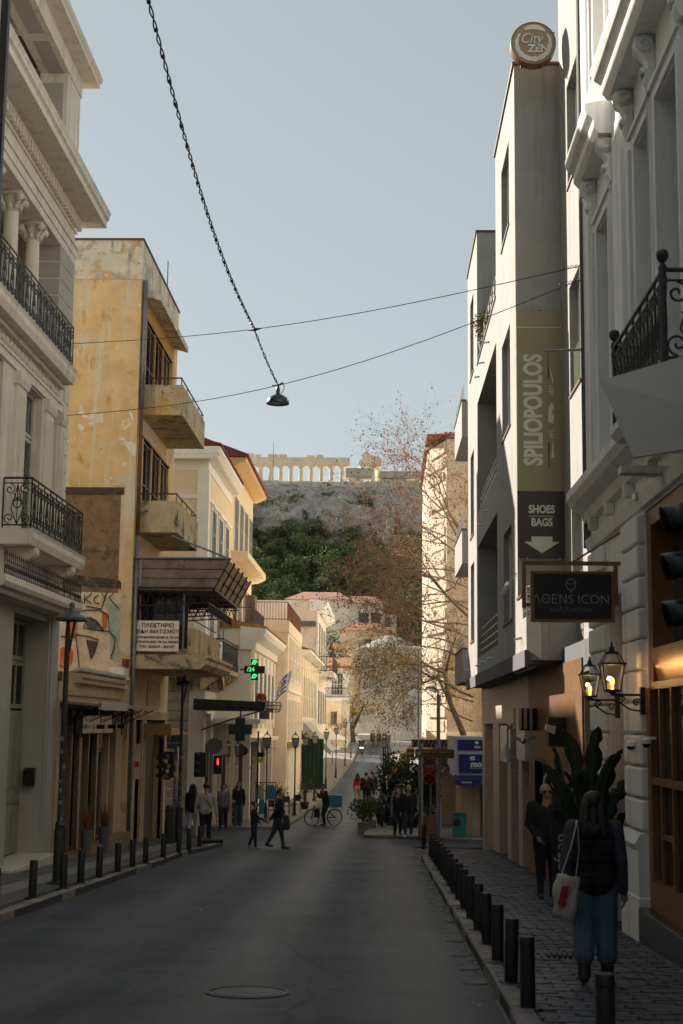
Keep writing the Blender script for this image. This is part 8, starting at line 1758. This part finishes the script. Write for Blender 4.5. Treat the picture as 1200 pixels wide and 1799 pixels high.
# boy and man hand in hand
person('small person in dark hoodie and blue shorts over black leggings crossing the street', gp(-3.63,42.0,0), PI/2+.25, 1.36, (.018,.02,.03), (.012,.012,.014), (.30,.29,.28), legs=((.02,.03,0),(-.01,-.10,.025)), arms=((-.03,-.05,-.15,.04,-.13,-.03),(.03,-.03,-.16,-.02,-.09,-.09)), coat=1.2, hair='short', shorts=(.02,.04,.12), voxel=.013, head=(.0,0))
t, R_, f = person('person in black jacket and dark grey trousers leading the small one across the street', gp(-2.95,42.1,0), PI/2+.05, 1.72, (.013,.013,.015), (.05,.05,.056), (.03,.03,.03), legs=((-.06,-.17,.05),(.06,.10,.0)), arms=((-.03,.05,-.165,-.02,.10,-.13),(.03,.02,-.17,.01,-.02,-.15)), coat=1.4, build=1.05, lean=.10, voxel=.014, head=(-.3,.1))
bp = thing('backpack', 'black backpack hanging from the hand of the taller person crossing', 'bag', (-2.68,41.85,g(42)+.75)); MB().hexa([(-2.82,41.78,g(42)+.55),(-2.58,41.76,g(42)+.58),(-2.56,41.94,g(42)+.58),(-2.8,41.94,g(42)+.55),(-2.78,41.8,g(42)+.98),(-2.62,41.79,g(42)+1.0),(-2.6,41.92,g(42)+1.0),(-2.76,41.92,g(42)+.98)]).b('sack', M['black'], bp, bev=.06); MB().tube([(-2.7,41.8,g(42)+.98),(-2.8,41.84,g(42)+1.2),(-2.88,41.95,g(42)+1.32)], .012, 5, flat=.4).b('strap', M['black'], bp); MB().box(-2.78,-2.62,41.75,41.79,g(42)+.6,g(42)+.78).b('pocket', M['iron'], bp, bev=.02)
# cyclist astride the bicycle
person('delivery rider in dark clothes astride the bicycle', (BKX+.12,BKY+.0,g(BKY)), -PI/2+.12+.4, 1.72, (.012,.014,.018), (.014,.016,.022), (.03,.03,.03), legs=((.06,.02,.0),(.1,.07,.02)), arms=((-.03,-.05,-.13,.07,-.10,.10),(.03,-.09,-.12,-.04,-.12,.02)), coat=1.2, lean=.22, head=(0,.25))
# couple at the right corner
person('person in black waistcoat with grey sleeves carrying a black bag at the right corner', gp(.62,50.1), .1, 1.66, (.012,.012,.014), (.012,.012,.013), (.014,.014,.014), (.16,.15,.15), legs=WALK, hair='short', coat=1.5, fem=True, head=(-.1,.1))
person('person in black jacket, jeans and white shoes at the right corner', gp(.98,49.6), -.05, 1.74, (.010,.011,.013), (.025,.035,.055), (.5,.48,.46), legs=((.045,.05,0),(-.0,-.04,.012)), coat=1.7, build=1.1, hairm=mat('grey hair', (.22,.19,.17), .6, .2, 12), head=(.25,.15))
hb_ = thing('carrier_bag', 'small black carrier bag in the hand of the person in grey sleeves', 'bag', (.38,50.0,g(50)+.5)); MB().hexa([(.27,49.95,g(50)+.48),(.47,49.93,g(50)+.48),(.47,50.05,g(50)+.48),(.27,50.05,g(50)+.48),(.30,49.95,g(50)+.80),(.47,49.93,g(50)+.80),(.47,50.05,g(50)+.80),(.30,50.05,g(50)+.80)]).b('bag_body', M['black'], hb_, bev=.01); MB().tube([(.33,50,g(50)+.8),(.38,50,g(50)+.92),(.43,50,g(50)+.8)], .008, 5).b('handle', M['black'], hb_)
person('person in dark clothes behind the couple beside the parked scooters', gp(.62,60.0), PI, 1.70, (.014,.015,.02), (.03,.04,.06), (.02,.02,.02), legs=WALK, coat=1.2, face=False)
person('person with black backpack and pale sleeves walking away behind the couple', gp(.75,56.0), PI-.2, 1.70, (.012,.012,.013), (.07,.10,.13), (.02,.02,.02), (.30,.30,.30), legs=WALK, coat=1.0, face=False)
# pair farther up
person('person in red top and pale trousers walking up the street', gp(-1.2,78,0), PI, 1.66, (.42,.02,.025), (.40,.30,.25), (.5,.48,.45), legs=WALK, hair='long', fem=True, face=False, voxel=.02)
person('person in black walking beside the one in red', gp(-.72,76.5,0), PI+.1, 1.76, (.012,.012,.014), (.015,.016,.02), (.02,.02,.02), legs=WALK, coat=1.4, build=1.1, face=False, voxel=.02)
person('person in dark coat beside the one in black up the street', gp(-.42,79.5,0), PI+.1, 1.72, (.03,.03,.03), (.04,.04,.04), (.02,.02,.02), legs=WALK, coat=1.4, face=False, voxel=.02)
person('rider in dark jacket and helmet on the motorcycle', (-1.7,131.3,g(131)+.02), .05, 1.72, (.015,.018,.025), (.02,.02,.025), (.02,.02,.02), legs=((.19,.08,.12),(.19,.08,.12)), arms=((-.05,-.09,-.13,.0,-.15,.03),(.05,-.09,-.13,.0,-.15,.03)), coat=1.4, build=1.1, voxel=.02, lean=.1)
person('walker in grey blue jacket far up the lane', gp(-.75,150,0), PI, 1.72, (.06,.075,.09), (.02,.02,.02), (.02,.02,.02), legs=WALK, coat=1.2, face=False, voxel=.022)
person('walker in brown coat beside the one in grey blue far up the lane', gp(-.15,151,0), PI, 1.66, (.06,.045,.04), (.02,.02,.02), (.02,.02,.02), legs=WALK, coat=1.6, fem=True, face=False, voxel=.022)
